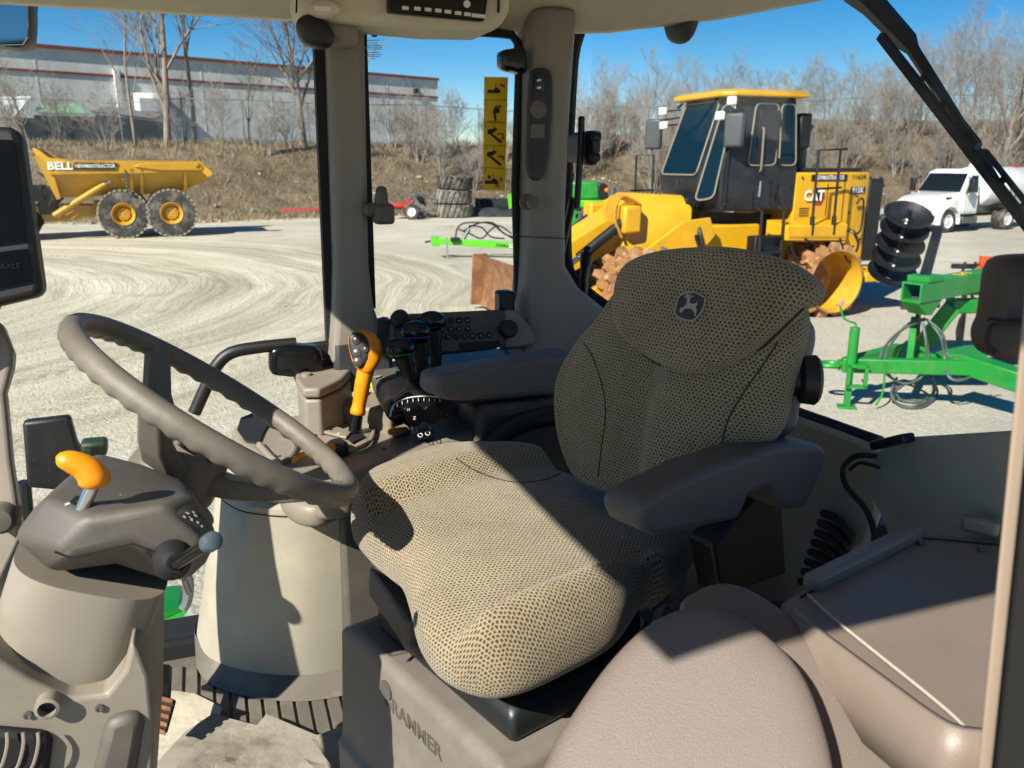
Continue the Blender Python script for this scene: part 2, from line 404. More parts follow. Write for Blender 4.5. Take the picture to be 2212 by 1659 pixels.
def fabricmat():
    m, nt, b = newmat('seat_knit_fabric'); L = nt.links.new
    uvn = nd(nt, "UVMap")
    wz = nd(nt, "TexNoise", i_Scale=95.0, i_Detail=2.0); L(uvn.outputs[0], wz.inputs["Vector"])
    wsub = nd(nt, "VectorMath", operation='SUBTRACT'); L(wz.outputs["Color"], wsub.inputs[0]); wsub.inputs[1].default_value = (.5, .5, .5)
    wsc = nd(nt, "VectorMath", operation='SCALE'); L(wsub.outputs[0], wsc.inputs[0]); wsc.inputs["Scale"].default_value = .0046
    wad = nd(nt, "VectorMath", operation='ADD'); L(uvn.outputs[0], wad.inputs[0]); L(wsc.outputs[0], wad.inputs[1])
    sep = nd(nt, "SeparateXYZ"); L(wad.outputs[0], sep.inputs[0])
    def mth(op, a, bb=None):
        n = nd(nt, "Math", operation=op)
        for i, q in enumerate((a, bb)):
            if q is None: continue
            if isinstance(q, (int, float)): n.inputs[i].default_value = q
            else: L(q, n.inputs[i])
        return n.outputs[0]
    px, py = .0058, .0043
    X = mth('DIVIDE', sep.outputs[0], px); Y = mth('DIVIDE', sep.outputs[1], py)
    row = mth('FLOOR', Y); odd = mth('MODULO', mth('ABSOLUTE', row), 2.0)
    Xs = mth('ADD', X, mth('MULTIPLY', odd, .5))
    fx = mth('ABSOLUTE', mth('SUBTRACT', mth('FRACT', Xs), .5)); fy = mth('ABSOLUTE', mth('SUBTRACT', mth('FRACT', Y), .5))
    d = mth('ADD', mth('POWER', mth('DIVIDE', fx, .30), 3.2), mth('POWER', mth('DIVIDE', fy, .33), 3.2))
    tc = nd(nt, "TexCoord")
    nz = nd(nt, "TexNoise", i_Scale=650.0, i_Detail=3.0); L(tc.outputs["Object"], nz.inputs["Vector"])
    d2 = mth('ADD', d, mth('MULTIPLY', mth('SUBTRACT', nz.outputs["Fac"], .5), 2.6))
    mr = nd(nt, "MapRange", interpolation_type='SMOOTHSTEP'); mr.inputs["From Min"].default_value = .25; mr.inputs["From Max"].default_value = 1.5
    L(d2, mr.inputs["Value"])
    rib = mth('ADD', mth('MULTIPLY', mth('SINE', mth('MULTIPLY', sep.outputs[0], 2*pi/.0016)), .5), .5)
    wea = mth('MULTIPLY', rib, mth('ADD', mth('MULTIPLY', mth('SINE', mth('MULTIPLY', sep.outputs[1], 2*pi/.0022)), .35), .65))
    mx = nd(nt, "Mix", data_type='RGBA'); L(mr.outputs[0], mx.inputs[0])
    mx.inputs[6].default_value = lin('#473f33'); mx.inputs[7].default_value = lin('#9b8e70')
    mx2 = nd(nt, "Mix", data_type='RGBA', blend_type='MULTIPLY'); mx2.inputs[0].default_value = .35
    L(mx.outputs[2], mx2.inputs[6]); rr = ramp(nt, [(0, (.55, .55, .55, 1)), (1, (1, 1, 1, 1))]); L(wea, rr.inputs[0]); L(rr.outputs[0], mx2.inputs[7])
    so = nd(nt, "TexNoise", i_Scale=9.0, i_Detail=6.0, i_Roughness=.7); L(tc.outputs["Object"], so.inputs["Vector"])
    sr_ = ramp(nt, [(.3, (.74, .70, .64, 1)), (.62, (1.06, 1.05, 1.03, 1))]); L(so.outputs["Fac"], sr_.inputs[0])
    mx3 = nd(nt, "Mix", data_type='RGBA', blend_type='MULTIPLY'); mx3.inputs[0].default_value = .8
    L(mx2.outputs[2], mx3.inputs[6]); L(sr_.outputs[0], mx3.inputs[7])
    L(mx3.outputs[2], b.inputs["Base Color"]); b.inputs["Roughness"].default_value = .95
    b.inputs["Specular IOR Level"].default_value = .15
    b.inputs["Sheen Weight"].default_value = .25; b.inputs["Sheen Roughness"].default_value = .5
    hh = mth('ADD', mth('MULTIPLY', mr.outputs[0], 1.0), mth('MULTIPLY', wea, .35))
    bp = nd(nt, "Bump"); bp.inputs["Strength"].default_value = .8; bp.inputs["Distance"].default_value = .0012
    L(hh, bp.inputs["Height"]); L(bp.outputs[0], b.inputs["Normal"])
    return m
M['fabric'] = fabricmat()

# ================================================================== THE YARD
def hash_noise(x, y, s=1.0): return mnoise.noise(Vector((x*s, y*s, 3.7)))
def base_y(X):
    pts = [(-60, 32), (-25, 34.5), (-14, 36), (-8, 39.5), (-3, 42.5), (0, 43.5), (8, 45), (16, 46), (28, 47), (60, 49), (200, 60)]
    if X <= pts[0][0]: return pts[0][1]
    for (a, b), (c, d) in zip(pts, pts[1:]):
        if X <= c: return b+(d-b)*(X-a)/(c-a)
    return pts[-1][1]
def hill_z(X, Y):
    d = Y-base_y(X)
    t = min(max(d/8.5, 0), 1); t = t*t*(3-2*t)
    top = 3.3+.25*min(max((X-4)/20, 0), 1)*4
    z = top*t+max(d-8.5, 0)*(.012+.05*min(max((X-2)/20, 0), 1))
    if d > -.5: z += (.28*hash_noise(X, Y, .35)+.14*hash_noise(X, Y, 1.1))*min(max((d+.5)/2, 0), 1)
    return z

def gravel():
    m, nt, b = newmat('yard_gravel'); L = nt.links.new
    geo = nd(nt, "NewGeometry")
    sep = nd(nt, "SeparateXYZ"); L(geo.outputs["Position"], sep.inputs[0])
    n1 = nd(nt, "TexNoise", i_Scale=.35, i_Detail=6.0, i_Roughness=.65); L(geo.outputs["Position"], n1.inputs["Vector"])
    n2 = nd(nt, "TexNoise", i_Scale=14.0, i_Detail=6.0, i_Roughness=.8); L(geo.outputs["Position"], n2.inputs["Vector"])
    vo = nd(nt, "TexVoronoi", i_Scale=30.0); L(geo.outputs["Position"], vo.inputs["Vector"])
    # wheel tracks: rings round the turning circle of the yard
    def mth(op, a, bb=None, c=None):
        n = nd(nt, "Math", operation=op)
        for i, q in enumerate((a, bb, c)):
            if q is None: continue
            if isinstance(q, (int, float)): n.inputs[i].default_value = q
            else: L(q, n.inputs[i])
        return n.outputs[0]
    dx = mth('ADD', sep.outputs[0], 15.0); dy = mth('MULTIPLY', mth('SUBTRACT', sep.outputs[1], 15.0), 1.0)
    r = mth('SQRT', mth('ADD', mth('MULTIPLY', dx, dx), mth('MULTIPLY', dy, dy)))
    ang = mth('ARCTAN2', dy, dx)
    wob = nd(nt, "TexNoise", i_Scale=.12, i_Detail=2.0); L(geo.outputs["Position"], wob.inputs["Vector"])
    rw = mth('ADD', r, mth('MULTIPLY', wob.outputs["Fac"], 3.0))
    cmb = nd(nt, "CombineXYZ"); L(mth('MULTIPLY', rw, 1.0), cmb.inputs[0]); L(mth('MULTIPLY', ang, .6), cmb.inputs[1])
    tr = nd(nt, "TexNoise", i_Scale=1.0, i_Detail=6.0, i_Roughness=.72); L(cmb.outputs[0], tr.inputs["Vector"])
    # how much the tracks show: only in the worn left half of the yard
    msk = nd(nt, "MapRange", interpolation_type='SMOOTHSTEP'); msk.inputs["From Min"].default_value = 16.5; msk.inputs["From Max"].default_value = 13.0
    L(r, msk.inputs["Value"])
    grey = ramp(nt, [(.3, lin('#aca697')), (.7, lin('#c8c1b1'))]); L(n1.outputs["Fac"], grey.inputs[0])
    pale = ramp(nt, [(.36, lin('#9d9581')), (.5, lin('#c0b8a2')), (.64, lin('#d3ccb8'))]); L(tr.outputs["Fac"], pale.inputs[0])
    mx = nd(nt, "Mix", data_type='RGBA'); L(msk.outputs[0], mx.inputs[0]); L(grey.outputs[0], mx.inputs[6]); L(pale.outputs[0], mx.inputs[7])
    st = ramp(nt, [(.3, (.62, .62, .61, 1)), (.62, (1.1, 1.1, 1.1, 1))]); L(n2.outputs["Fac"], st.inputs[0])
    mx2 = nd(nt, "Mix", data_type='RGBA', blend_type='MULTIPLY'); mx2.inputs[0].default_value = .75
    L(mx.outputs[2], mx2.inputs[6]); L(st.outputs[0], mx2.inputs[7])
    # odd patches of damp fines
    n4 = nd(nt, "TexNoise", i_Scale=.9, i_Detail=3.0); L(geo.outputs["Position"], n4.inputs["Vector"])
    r4 = ramp(nt, [(.60, (0, 0, 0, 1)), (.72, (.5, .5, .5, 1))]); L(n4.outputs["Fac"], r4.inputs[0])
    mx3 = nd(nt, "Mix", data_type='RGBA'); L(r4.outputs[0], mx3.inputs[0]); L(mx2.outputs[2], mx3.inputs[6]); mx3.inputs[7].default_value = lin('#938a76')
    n6_ = nd(nt, "TexNoise", i_Scale=.13, i_Detail=5.0, i_Roughness=.6); L(geo.outputs["Position"], n6_.inputs["Vector"])
    r6 = ramp(nt, [(.35, (.87, .865, .85, 1)), (.6, (1.07, 1.06, 1.05, 1))]); L(n6_.outputs["Fac"], r6.inputs[0])
    mx4 = nd(nt, "Mix", data_type='RGBA', blend_type='MULTIPLY'); mx4.inputs[0].default_value = 1.0
    L(mx3.outputs[2], mx4.inputs[6]); L(r6.outputs[0], mx4.inputs[7])
    L(mx4.outputs[2], b.inputs["Base Color"]); b.inputs["Roughness"].default_value = .95; b.inputs["Specular IOR Level"].default_value = .2
    h = mth('ADD', mth('MULTIPLY', n2.outputs["Fac"], .03), mth('MULTIPLY', mth('MULTIPLY', tr.outputs["Fac"], msk.outputs[0]), .16))
    h = mth('ADD', h, mth('MULTIPLY', vo.outputs["Distance"], -.012))
    for R0, W0_, sp in ((9.2, .28, 36.0), (11.3, .28, 44.0), (12.9, .3, 50.0), (7.4, .26, 30.0)):      # lug prints left by passing tyres
        rr_ = mth('ADD', r, mth('MULTIPLY', wob.outputs["Fac"], 1.2))
        band = nd(nt, "MapRange", interpolation_type='SMOOTHSTEP'); band.inputs["From Min"].default_value = W0_; band.inputs["From Max"].default_value = W0_*.6
        L(mth('ABSOLUTE', mth('SUBTRACT', rr_, R0)), band.inputs["Value"])
        lug = mth('SINE', mth('ADD', mth('MULTIPLY', ang, sp*6.0), mth('MULTIPLY', mth('ABSOLUTE', mth('SUBTRACT', rr_, R0)), 22.0)))
        pat = nd(nt, "MapRange"); pat.inputs["From Min"].default_value = .46; pat.inputs["From Max"].default_value = .6; L(n1.outputs["Fac"], pat.inputs["Value"])
        n5 = mth('MULTIPLY', lug, mth('MULTIPLY', n4.outputs["Fac"], pat.outputs[0]))
        h = mth('ADD', h, mth('MULTIPLY', mth('MULTIPLY', band.outputs[0], mth('ADD', n5, mth('MULTIPLY', pat.outputs[0], -.6))), .02))
    bp = nd(nt, "Bump"); bp.inputs["Strength"].default_value = .9; bp.inputs["Distance"].default_value = 1.0
    L(h, bp.inputs["Height"]); L(bp.outputs[0], b.inputs["Normal"])
    return m
g = MB()
N = 40
xs = [-900+1800*i/N for i in range(N+1)]
g.v = [Vector((x, y-300, 0)) for y in [1800*j/N for j in range(N+1)] for x in xs]
g.f = [(j*(N+1)+i, j*(N+1)+i+1, (j+1)*(N+1)+i+1, (j+1)*(N+1)+i) for j in range(N) for i in range(N)]
tag(g.build('ground', gravel(), smooth=0), kind='structure')

def drygrass():
    m, nt, b = newmat('dry_bank'); L = nt.links.new
    geo = nd(nt, "NewGeometry")
    n1 = nd(nt, "TexNoise", i_Scale=.8, i_Detail=8.0, i_Roughness=.75); L(geo.outputs["Position"], n1.inputs["Vector"])
    n2 = nd(nt, "TexNoise", i_Scale=5.0, i_Detail=8.0, i_Roughness=.8); L(geo.outputs["Position"], n2.inputs["Vector"])
    a = ramp(nt, [(.3, lin('#5a4f42')), (.48, lin('#8a7b65')), (.66, lin('#ad9d83'))]); L(n1.outputs["Fac"], a.inputs[0])
    c = ramp(nt, [(.3, (.45, .43, .4, 1)), (.65, (1.1, 1.1, 1.1, 1))]); L(n2.outputs["Fac"], c.inputs[0])
    mx = nd(nt, "Mix", data_type='RGBA', blend_type='MULTIPLY'); mx.inputs[0].default_value = .9
    L(a.outputs[0], mx.inputs[6]); L(c.outputs[0], mx.inputs[7]); L(mx.outputs[2], b.inputs["Base Color"])
    b.inputs["Roughness"].default_value = 1; b.inputs["Specular IOR Level"].default_value = .1
    bp = nd(nt, "Bump"); bp.inputs["Strength"].default_value = 1; bp.inputs["Distance"].default_value = .35
    L(n2.outputs["Fac"], bp.inputs["Height"]); L(bp.outputs[0], b.inputs["Normal"])
    return m
M['bank'] = drygrass()
g = MB(); NX, NY = 150, 60
for j in range(NY+1):
    for i in range(NX+1):
        X = -60+150*(i/NX); Y = base_y(X)-.6+ (j/NY)**1.8*60
        z = hill_z(X, Y) if j else -.15
        g.v.append(Vector((X, Y, z)))
g.f = [(j*(NX+1)+i, j*(NX+1)+i+1, (j+1)*(NX+1)+i+1, (j+1)*(NX+1)+i) for j in range(NY) for i in range(NX)]
tag(g.build('embankment', M['bank'], smooth=180), kind='structure')

# rubble and dead stalks on the bank: uncountable
rnd = random.Random(5)
g = MB(); vs, fs = [], []
for k in range(26000):
    X = rnd.uniform(-30, 42); dd = rnd.random()**1.4*16
    Y = base_y(X)+dd-.3
    z = hill_z(X, Y)-.02
    h = rnd.uniform(.08, .38)*(1.5 if dd > 7.5 else 1)*(2.4 if (X > 10 and dd > 5 and rnd.random() < .6) else 1)
    a = rnd.uniform(0, 2*pi); w = rnd.uniform(.012, .03); ln = rnd.uniform(.1, .9)*h
    i0 = len(vs)
    vs += [(X-w, Y, z), (X+w, Y+.01, z), (X+cos(a)*ln, Y+sin(a)*ln, z+h)]; fs.append((i0, i0+1, i0+2))
me = bpy.data.meshes.new('dead_stalks'); me.from_pydata(vs, [], fs)
M['stalk'] = pm('dry_stalk', '#86765d', .9, var=.35, vs_=.9)
me.materials.append(M['stalk']); o = bpy.data.objects.new('dead_stalks', me); COL.objects.link(o)
tag(o, 'dry brown stalks and dead grass covering the embankment', 'dead grass', kind='stuff')
g = MB()
for k in range(260):
    X = rnd.uniform(-28, 30); dd = rnd.random()**2*6
    Y = base_y(X)+dd-.8; s = rnd.uniform(.04, .16)
    Mx = Matrix.Rotation(rnd.uniform(0, 6), 3, 'Z') @ Matrix.Rotation(rnd.uniform(0, 6), 3, 'X')
    g.box((X, Y, hill_z(X, Y)+s*.2), (s*1.6, s, s*.8), Mx)
tag(g.build('rubble', pm('rubble_stone', '#8f8574', .95, var=.25, vs_=2), smooth=0, merge=False), 'small pale stones scattered along the foot of the bank', 'stones', kind='stuff')

R = random.Random(77); vs, fs = [], []
for k in range(6000):
    D = 3.5+R.random()**1.6*26; az = R.uniform(-.75, .75); X = D*tan(az); 
    s = R.uniform(.006, .014)*(1+D*.03); i0 = len(vs); j = lambda: R.uniform(.6, 1.2)*s
    vs += [(X+j(), D, s*.2), (X-j(), D, s*.2), (X, D+j(), s*.2), (X, D-j(), s*.2), (X, D, s*.9*j()/s), (X, D, -s*.3)]
    for a, b in ((0, 2), (2, 1), (1, 3), (3, 0)): fs += [(i0+a, i0+b, i0+4), (i0+b, i0+a, i0+5)]
me = bpy.data.meshes.new('loose_stones'); me.from_pydata(vs, [], fs); me.materials.append(pm('loose_stone', '#9f998b', .95, var=.3, vs_=3))
o = bpy.data.objects.new('loose_stones', me); COL.objects.link(o); tag(o, 'loose gravel stones lying over the yard', 'gravel', kind='stuff')

# ------------------------------------------------------------------ bare trees
def grow(seed, H, spread=.55, limbs=9, lev=4, stems=1, r0=None, lean=0.0, low=.25, dense=False):
    R = random.Random(seed); tr, cr = MB(), MB()
    r0 = r0 or H*.014
    def br(p, d, ln, r, level):
        segs = 5 if level == 0 else (4 if level < 3 else 2)
        pts, rr = [p.copy()], [r]; q = p.copy(); dd = d.copy()
        jit = (.07, .16, .2, .25, .3)[level]
        for s_ in range(segs):
            dd = (dd+Vector((R.gauss(0, jit), R.gauss(0, jit), R.gauss(0, jit*.6)+(.10 if level else .02)))).normalized()
            q = q+dd*(ln/segs); pts.append(q.copy()); rr.append(max(r*(1-(s_+1)/segs*(.85 if level else .75)), .0045))
        (tr if level <= 1 else cr).tube(pts, rr, n=(7, 5, 4, 3, 3)[level], cap=False)
        if level >= lev: return
        nb = ((limbs, 8, 6, 5) if dense else (limbs, 5, 5, 4))[level]
        for k in range(nb):
            t = (low+(1-low)*(k+R.random())/nb) if level == 0 else (.25+.75*(k+R.random())/nb)
            f = t*segs; i = min(int(f), segs-1); pp = pts[i].lerp(pts[i+1], f-i); r2 = rr[i]+(rr[i+1]-rr[i])*(f-i)
            ax = (pts[i+1]-pts[i]).normalized(); x, y, _ = basis(ax); a = R.uniform(0, 2*pi)
            ang = R.uniform(.45, .95)*(spread/.55)
            nd_ = (ax*cos(ang)+(x*cos(a)+y*sin(a))*sin(ang)).normalized()
            l2 = ln*R.uniform(.42, .68)*(1-.45*t if level == 0 else .9)
            br(pp, nd_, l2, max(r2*.6, .0055), level+1)
    for s_ in range(stems):
        a = R.uniform(0, 2*pi); t = R.uniform(.05, .35) if stems > 1 else lean
        br(Vector((cos(a)*.1*(stems > 1), sin(a)*.1*(stems > 1), -.3)), Vector((sin(t)*cos(a), sin(t)*sin(a), cos(t))), H*R.uniform(.75, .95)*(1 if stems == 1 else R.uniform(.6, 1)), r0*(1 if stems == 1 else .7), 0)
    return tr, cr
def tree(name, label, cat, loc, tr, cr, mt='bark', rotz=0, group=None):
    t = thing(name, label, cat, loc, rotz, group)
    tr.build('trunk', M[mt], t, local=True, smooth=180, merge=False)
    cr.build('crown', M[mt], t, local=True, smooth=180, merge=False)
    return t
def spot(px, D):
    p = atd(px, 330, D); return Vector((p.x, p.y, hill_z(p.x, p.y)))
tree('bare_tree', 'tallest bare tree, many upright limbs, behind the dump truck bed', 'tree', spot(362, 44), *grow(11, 13.5, .42, 15, 4, low=.12, dense=True), rotz=1.0)
tree('bare_tree', 'slim bare tree with a straight trunk, just right of the tallest tree', 'tree', spot(424, 45.5), *grow(23, 12.5, .4, 11, 4, low=.3, r0=.13, dense=True))
tree('bare_tree', 'broad fan-shaped bare tree beside the cab pillar, against the grey building', 'tree', spot(658, 46), *grow(31, 11.5, .55, 14, 4, low=.16, r0=.19, dense=True), rotz=2)
tree('bare_tree', 'thin bare tree left of the tallest tree in front of the building', 'tree', spot(297, 45), *grow(47, 9.5, .4, 9, 4, low=.3, r0=.1))
tree('bare_shrub', 'tangled bare shrub behind the front of the dump truck', 'shrub', spot(70, 42), *grow(53, 5.4, .6, 6, 3, stems=5, r0=.06))
tree('bare_tree', 'small bare tree under the hooded wall vent of the building', 'tree', spot(540, 47), *grow(61, 4.6, .4, 8, 3, r0=.08))
tree('bare_tree', 'bare tree half hidden by the pillar, seen through the side window', 'tree', spot(765, 47), *grow(67, 9.0, .55, 10, 4, r0=.12), rotz=.6)
shr = [grow(100+k, 3.4, .5, 7, 3, stems=6, r0=.034) for k in range(4)]
meds = [grow(120+k, 7.5, .45, 11, 4, low=.2, r0=.075) for k in range(5)]
protoS = []
for k, (px, D) in enumerate([(880, 47), (930, 48), (985, 50), (1020, 46)]):
    protoS.append(tree('bare_shrub', 'bare grey shrub on the bank behind the stacked tyres', 'shrub', spot(px, D), *shr[k], mt='bark2', group='shrubs behind the stacked tyres'))
rr = random.Random(9)
for k, px in enumerate([850, 905, 955, 1050, 1090]):
    copy_tree(protoS[k % 4], None, spot(px, rr.uniform(46, 52)), rr.uniform(0, 6))
for k, px in enumerate([240, 395, 480, 575, 625, 700, 130, 20]):
    copy_tree(protoS[k % 4], None, spot(px, rr.uniform(42.5, 46)), rr.uniform(0, 6), 'small bare shrub at the foot of the trees behind the dump truck', 'shrubs behind the dump truck')
protoM = []
for k, (px, D) in enumerate([(1290, 52), (1345, 58), (1405, 55), (1480, 60), (1560, 57)]):
    protoM.append(tree('bare_tree', 'bare tree in the wood behind the yellow compactor', 'tree', spot(px, D), *meds[k], mt='bark2', rotz=k, group='trees behind the compactor')); protoM[-1].scale = (.68,)*3
for k in range(70):
    px = 1235+ (2330-1235)*(k+rr.random())/70; D = rr.uniform(52, 72)
    right = px > 1900
    c = copy_tree(protoM[k % 5], None, spot(px, D), rr.uniform(0, 6),
                  'bare tree in the tall wood behind the white tank trucks' if right else None,
                  'trees behind the tank trucks' if right else None)
    s = rr.uniform(.42, .64) if px < 1650 else (rr.uniform(.48, .68) if px < 1950 else rr.uniform(.66, .95))
    c.scale = (s, s, s)
for k in range(60):
    px = 1235+(2300-1235)*(k+rr.random())/60
    c = copy_tree(protoS[k % 4], None, spot(px, rr.uniform(47.5, 55)), rr.uniform(0, 6),
                  'bare shrub at the edge of the wood behind the yellow compactor' if px < 1890 else 'bare shrub at the edge of the wood behind the white tank trucks', 'shrubs along the edge of the wood')
    if px >= 1890: c["group"] = 'shrubs behind the tank trucks'
    s = rr.uniform(.8, 1.2); c.scale = (s, s, s)
# one big dark tree at the right edge
tree('bare_tree', 'biggest bare tree, at the right edge above the tank trucks', 'tree', spot(2165, 50), *grow(211, 9.0, .6, 11, 4, low=.25, r0=.2))
# small evergreen
et = thing('evergreen_bush', 'small dark green evergreen bush on the bank above the stacked tyres', 'bush', spot(962, 44.5))
R = random.Random(3); cr = MB()
for k in range(1500):
    h = R.random(); rad = .45*(1-h*.75)*R.uniform(.3, 1); a = R.uniform(0, 2*pi)
    p = Vector((rad*cos(a), rad*sin(a), .1+h*1.15)); s = R.uniform(.05, .12); x, y, _ = basis(Vector((R.gauss(0, 1), R.gauss(0, 1), R.gauss(0, 1))))
    cr.add([p-x*s*.3, p+x*s*.3, p+y*s*1.3], [(0, 1, 2)])
cr.build('crown', pm('evergreen', '#3d4524', .9, var=.4, vs_=8), et, local=True, smooth=0, merge=False)
MB().tube([(0, 0, -.2), (0, 0, .8)], [.05, .02]).build('trunk', M['bark'], et, local=True)

# ------------------------------------------------------------------ the warehouse on the plateau
W0 = Vector((-9.4, 110, 0)); WD = Vector((sin(radians(46.5)), cos(radians(46.5)), 0)); WN = Vector((WD.y, -WD.x, 0))
wh = thing('warehouse', 'long grey metal warehouse with two dark red trim bands', 'building', W0+Vector((0, 0, 4)))
ZB, ZT = 3.0, 12.35
BAY = 7.6
def wallp(t, z, off=0): return W0-WD*t+WN*off+Vector((0, 0, z))
for k in range(14):
    for (za, zb) in ((ZB, 10.25), (10.45, ZT)):
        t0, t1 = k*BAY, (k+1)*BAY-.06
        MB().hull2([wallp(t0, za), wallp(t1, za), wallp(t1, zb), wallp(t0, zb)],
                   [wallp(t0, za, -.25), wallp(t1, za, -.25), wallp(t1, zb, -.25), wallp(t0, zb, -.25)]).build('wall_panel', M['wall'], wh, smooth=0)
    MB().prism([wallp(k*BAY-.09, ZB, .0), wallp(k*BAY+.05, ZB, .0), wallp(k*BAY+.05, ZT, 0), wallp(k*BAY-.09, ZT, 0)], WN*.025).build('seam_strip', M['wall_w'], wh, smooth=0)
MB().prism([wallp(-.2, ZT, .25), wallp(14*BAY, ZT, .25), wallp(14*BAY, ZT+.28, .25), wallp(-.2, ZT+.28, .25)], -WN*.6).build('roof_trim', M['wall_trim'], wh, smooth=0)
MB().prism([wallp(-.1, 10.24, .1), wallp(14*BAY, 10.24, .1), wallp(14*BAY, 10.46, .1), wallp(-.1, 10.46, .1)], -WN*.3).build('band_trim', M['wall_trim'], wh, smooth=0)
body = MB().prism([wallp(0, ZB, -.3), wallp(14*BAY, ZB, -.3), wallp(14*BAY, ZT-.1, -.3), wallp(0, ZT-.1, -.3)], -WN*30).build('wall', M['wall'], wh, smooth=0)
for t, zb, zt, w, dp in ((38.5, 3.3, 11.0, .5, .35), (79, 3.3, 9.3, .7, .35)):     # tall wall boxes that throw the slanting shadows
    bx = MB().prism([wallp(t, zb, .02), wallp(t+w, zb, .02), wallp(t+w, zt, .02), wallp(t, zt, .02)], WN*dp).build('wall_duct', M['wall'], wh, smooth=0)
hd = MB().hull2([wallp(34.5, 9.0, .02), wallp(34.5, 7.2, .02), wallp(34.5, 7.2, 1.6), wallp(34.5, 8.4, 1.6)],
                [wallp(37.4, 9.0, .02), wallp(37.4, 7.2, .02), wallp(37.4, 7.2, 1.6), wallp(37.4, 8.4, 1.6)]).build('vent_hood', M['wall'], wh, smooth=0)
MB().obox(wallp(3.4, 10.9, .25), WD*.4, UPZ*.3, WN*.2).build('wall_lamp', M['mblack'], wh)
# loading dock in front of the wall at the left
dk = thing('loading_dock', 'low grey loading dock with a pale green awning', 'building', atd(150, 300, 66).to_2d().to_3d()+Vector((0, 0, 3.6)))
def dkp(px, y, D): return atd(px, y, D)
a, b_, c_, d_ = dkp(78, 228, 68), dkp(170, 228, 70), dkp(193, 250, 67), dkp(84, 247, 65)
MB().prism([a, b_, c_, d_], Vector((0, 0, .18))).build('awning', M['roofgreen'], dk, smooth=0)
pa, pb = dkp(72, 247, 66.6), dkp(205, 250, 69)
q0 = Vector((pa.x, pa.y, 3.2)); q1 = Vector((pb.x, pb.y, 3.2))
MB().prism([q0, q1, Vector((q1.x, q1.y, pb.z-.05)), Vector((q0.x, q0.y, pa.z-.05))], Vector((-.4, 2.6, 0))).build('dock_wall', M['shed'], dk, smooth=0)
for t in (.18, .5):
    p = q0.lerp(q1, t); e = (q1-q0)*.13
    MB().prism([p, p+e, p+e+Vector((0, 0, 1.9)), p+Vector((0, 0, 1.9))], Vector((.02, -.12, 0))).build('dock_door', M['mblack'], dk, smooth=0)
pa, pb = dkp(205, 243, 71), dkp(338, 262, 75)
q0 = Vector((pa.x, pa.y, 3.2)); q1 = Vector((pb.x, pb.y, 3.2))
MB().prism([q0, q1, Vector((q1.x, q1.y, 5.9)), Vector((q0.x, q0.y, 6.3))], Vector((-.4, 2.6, 0))).build('dock_extension', M['shed'], dk, smooth=0)
MB().prism([Vector((q0.x, q0.y-.5, 6.35)), Vector((q1.x, q1.y-.5, 5.95)), Vector((q1.x-.4, q1.y+2.7, 6.5)), Vector((q0.x-.4, q0.y+2.7, 6.9))], Vector((0, 0, .15))).build('extension_roof', M['shed'], dk, smooth=0)
# the little white building at the left edge
ws = thing('white_shed', 'small white roofed shed at the left edge behind the dump truck', 'building', dkp(10, 300, 64))
pa, pb = dkp(-40, 252, 63), dkp(34, 252, 63)
MB().prism([Vector((pa.x, pa.y, 3)), Vector((pb.x, pb.y, 3)), Vector((pb.x, pb.y, pb.z)), Vector((pa.x, pa.y, pa.z))], Vector((0, 4, 0))).build('wall', M['shed'], ws, smooth=0)
MB().prism([pa+Vector((-.2, -.3, 0)), pb+Vector((.2, -.3, 0)), pb+Vector((-.3, 3, 1.5)), pa+Vector((0, 3, 1.5))], Vector((0, 0, .12))).build('roof', M['wall_w'], ws, smooth=0)
# chain-link fence along the top of the bank
fe = thing('chain_link_fence', 'grey chain link fence running along the top of the bank', 'fence', spot(400, 43.3))
fp = []
for k in range(30):
    X = -32+k*3.0; Y = base_y(X)+9.2; fp.append(Vector((X, Y, hill_z(X, Y))))
posts = MB().tube([(0, 0, 0), (0, 0, 2.3)], .035, 6)
p0 = None
for k, p in enumerate(fp):
    o = MB().tube([p-Vector((0, 0, .1)), p+Vector((0, 0, 2.3))], .035, 6).build('fence_post', M['galv'], fe)
MB().tube([p+Vector((0, 0, 2.28)) for p in fp], .028, 5).build('top_rail', M['galv'], fe)
wm = MB(); vs, fs = [], []
def strip(a, b, w=.0035):
    i = len(vs); vs.extend([a+Vector((0, 0, -w)), a+Vector((0, 0, w)), b+Vector((0, 0, w)), b+Vector((0, 0, -w))]); fs.append((i, i+1, i+2, i+3))
for p, q in zip(fp, fp[1:]):
    L_ = (q-p).length; n_ = int((L_+2.2)/.16)
    for s_ in range(n_):
        x0 = -2.2+s_*.16
        ta, tb = max(x0, 0), min(x0+2.2, L_)
        if tb <= ta: continue
        for up_ in (0, 1):
            za, zb = (ta-x0, tb-x0) if up_ else (2.2-(ta-x0), 2.2-(tb-x0))
            A = p.lerp(q, ta/L_)+Vector((0, 0, za)); Bq = p.lerp(q, tb/L_)+Vector((0, 0, zb)); strip(A, Bq)
wm.v = vs; wm.f = fs
tag(wm.build('wire_mesh', M['galv'], fe, smooth=0, merge=False), kind='stuff')

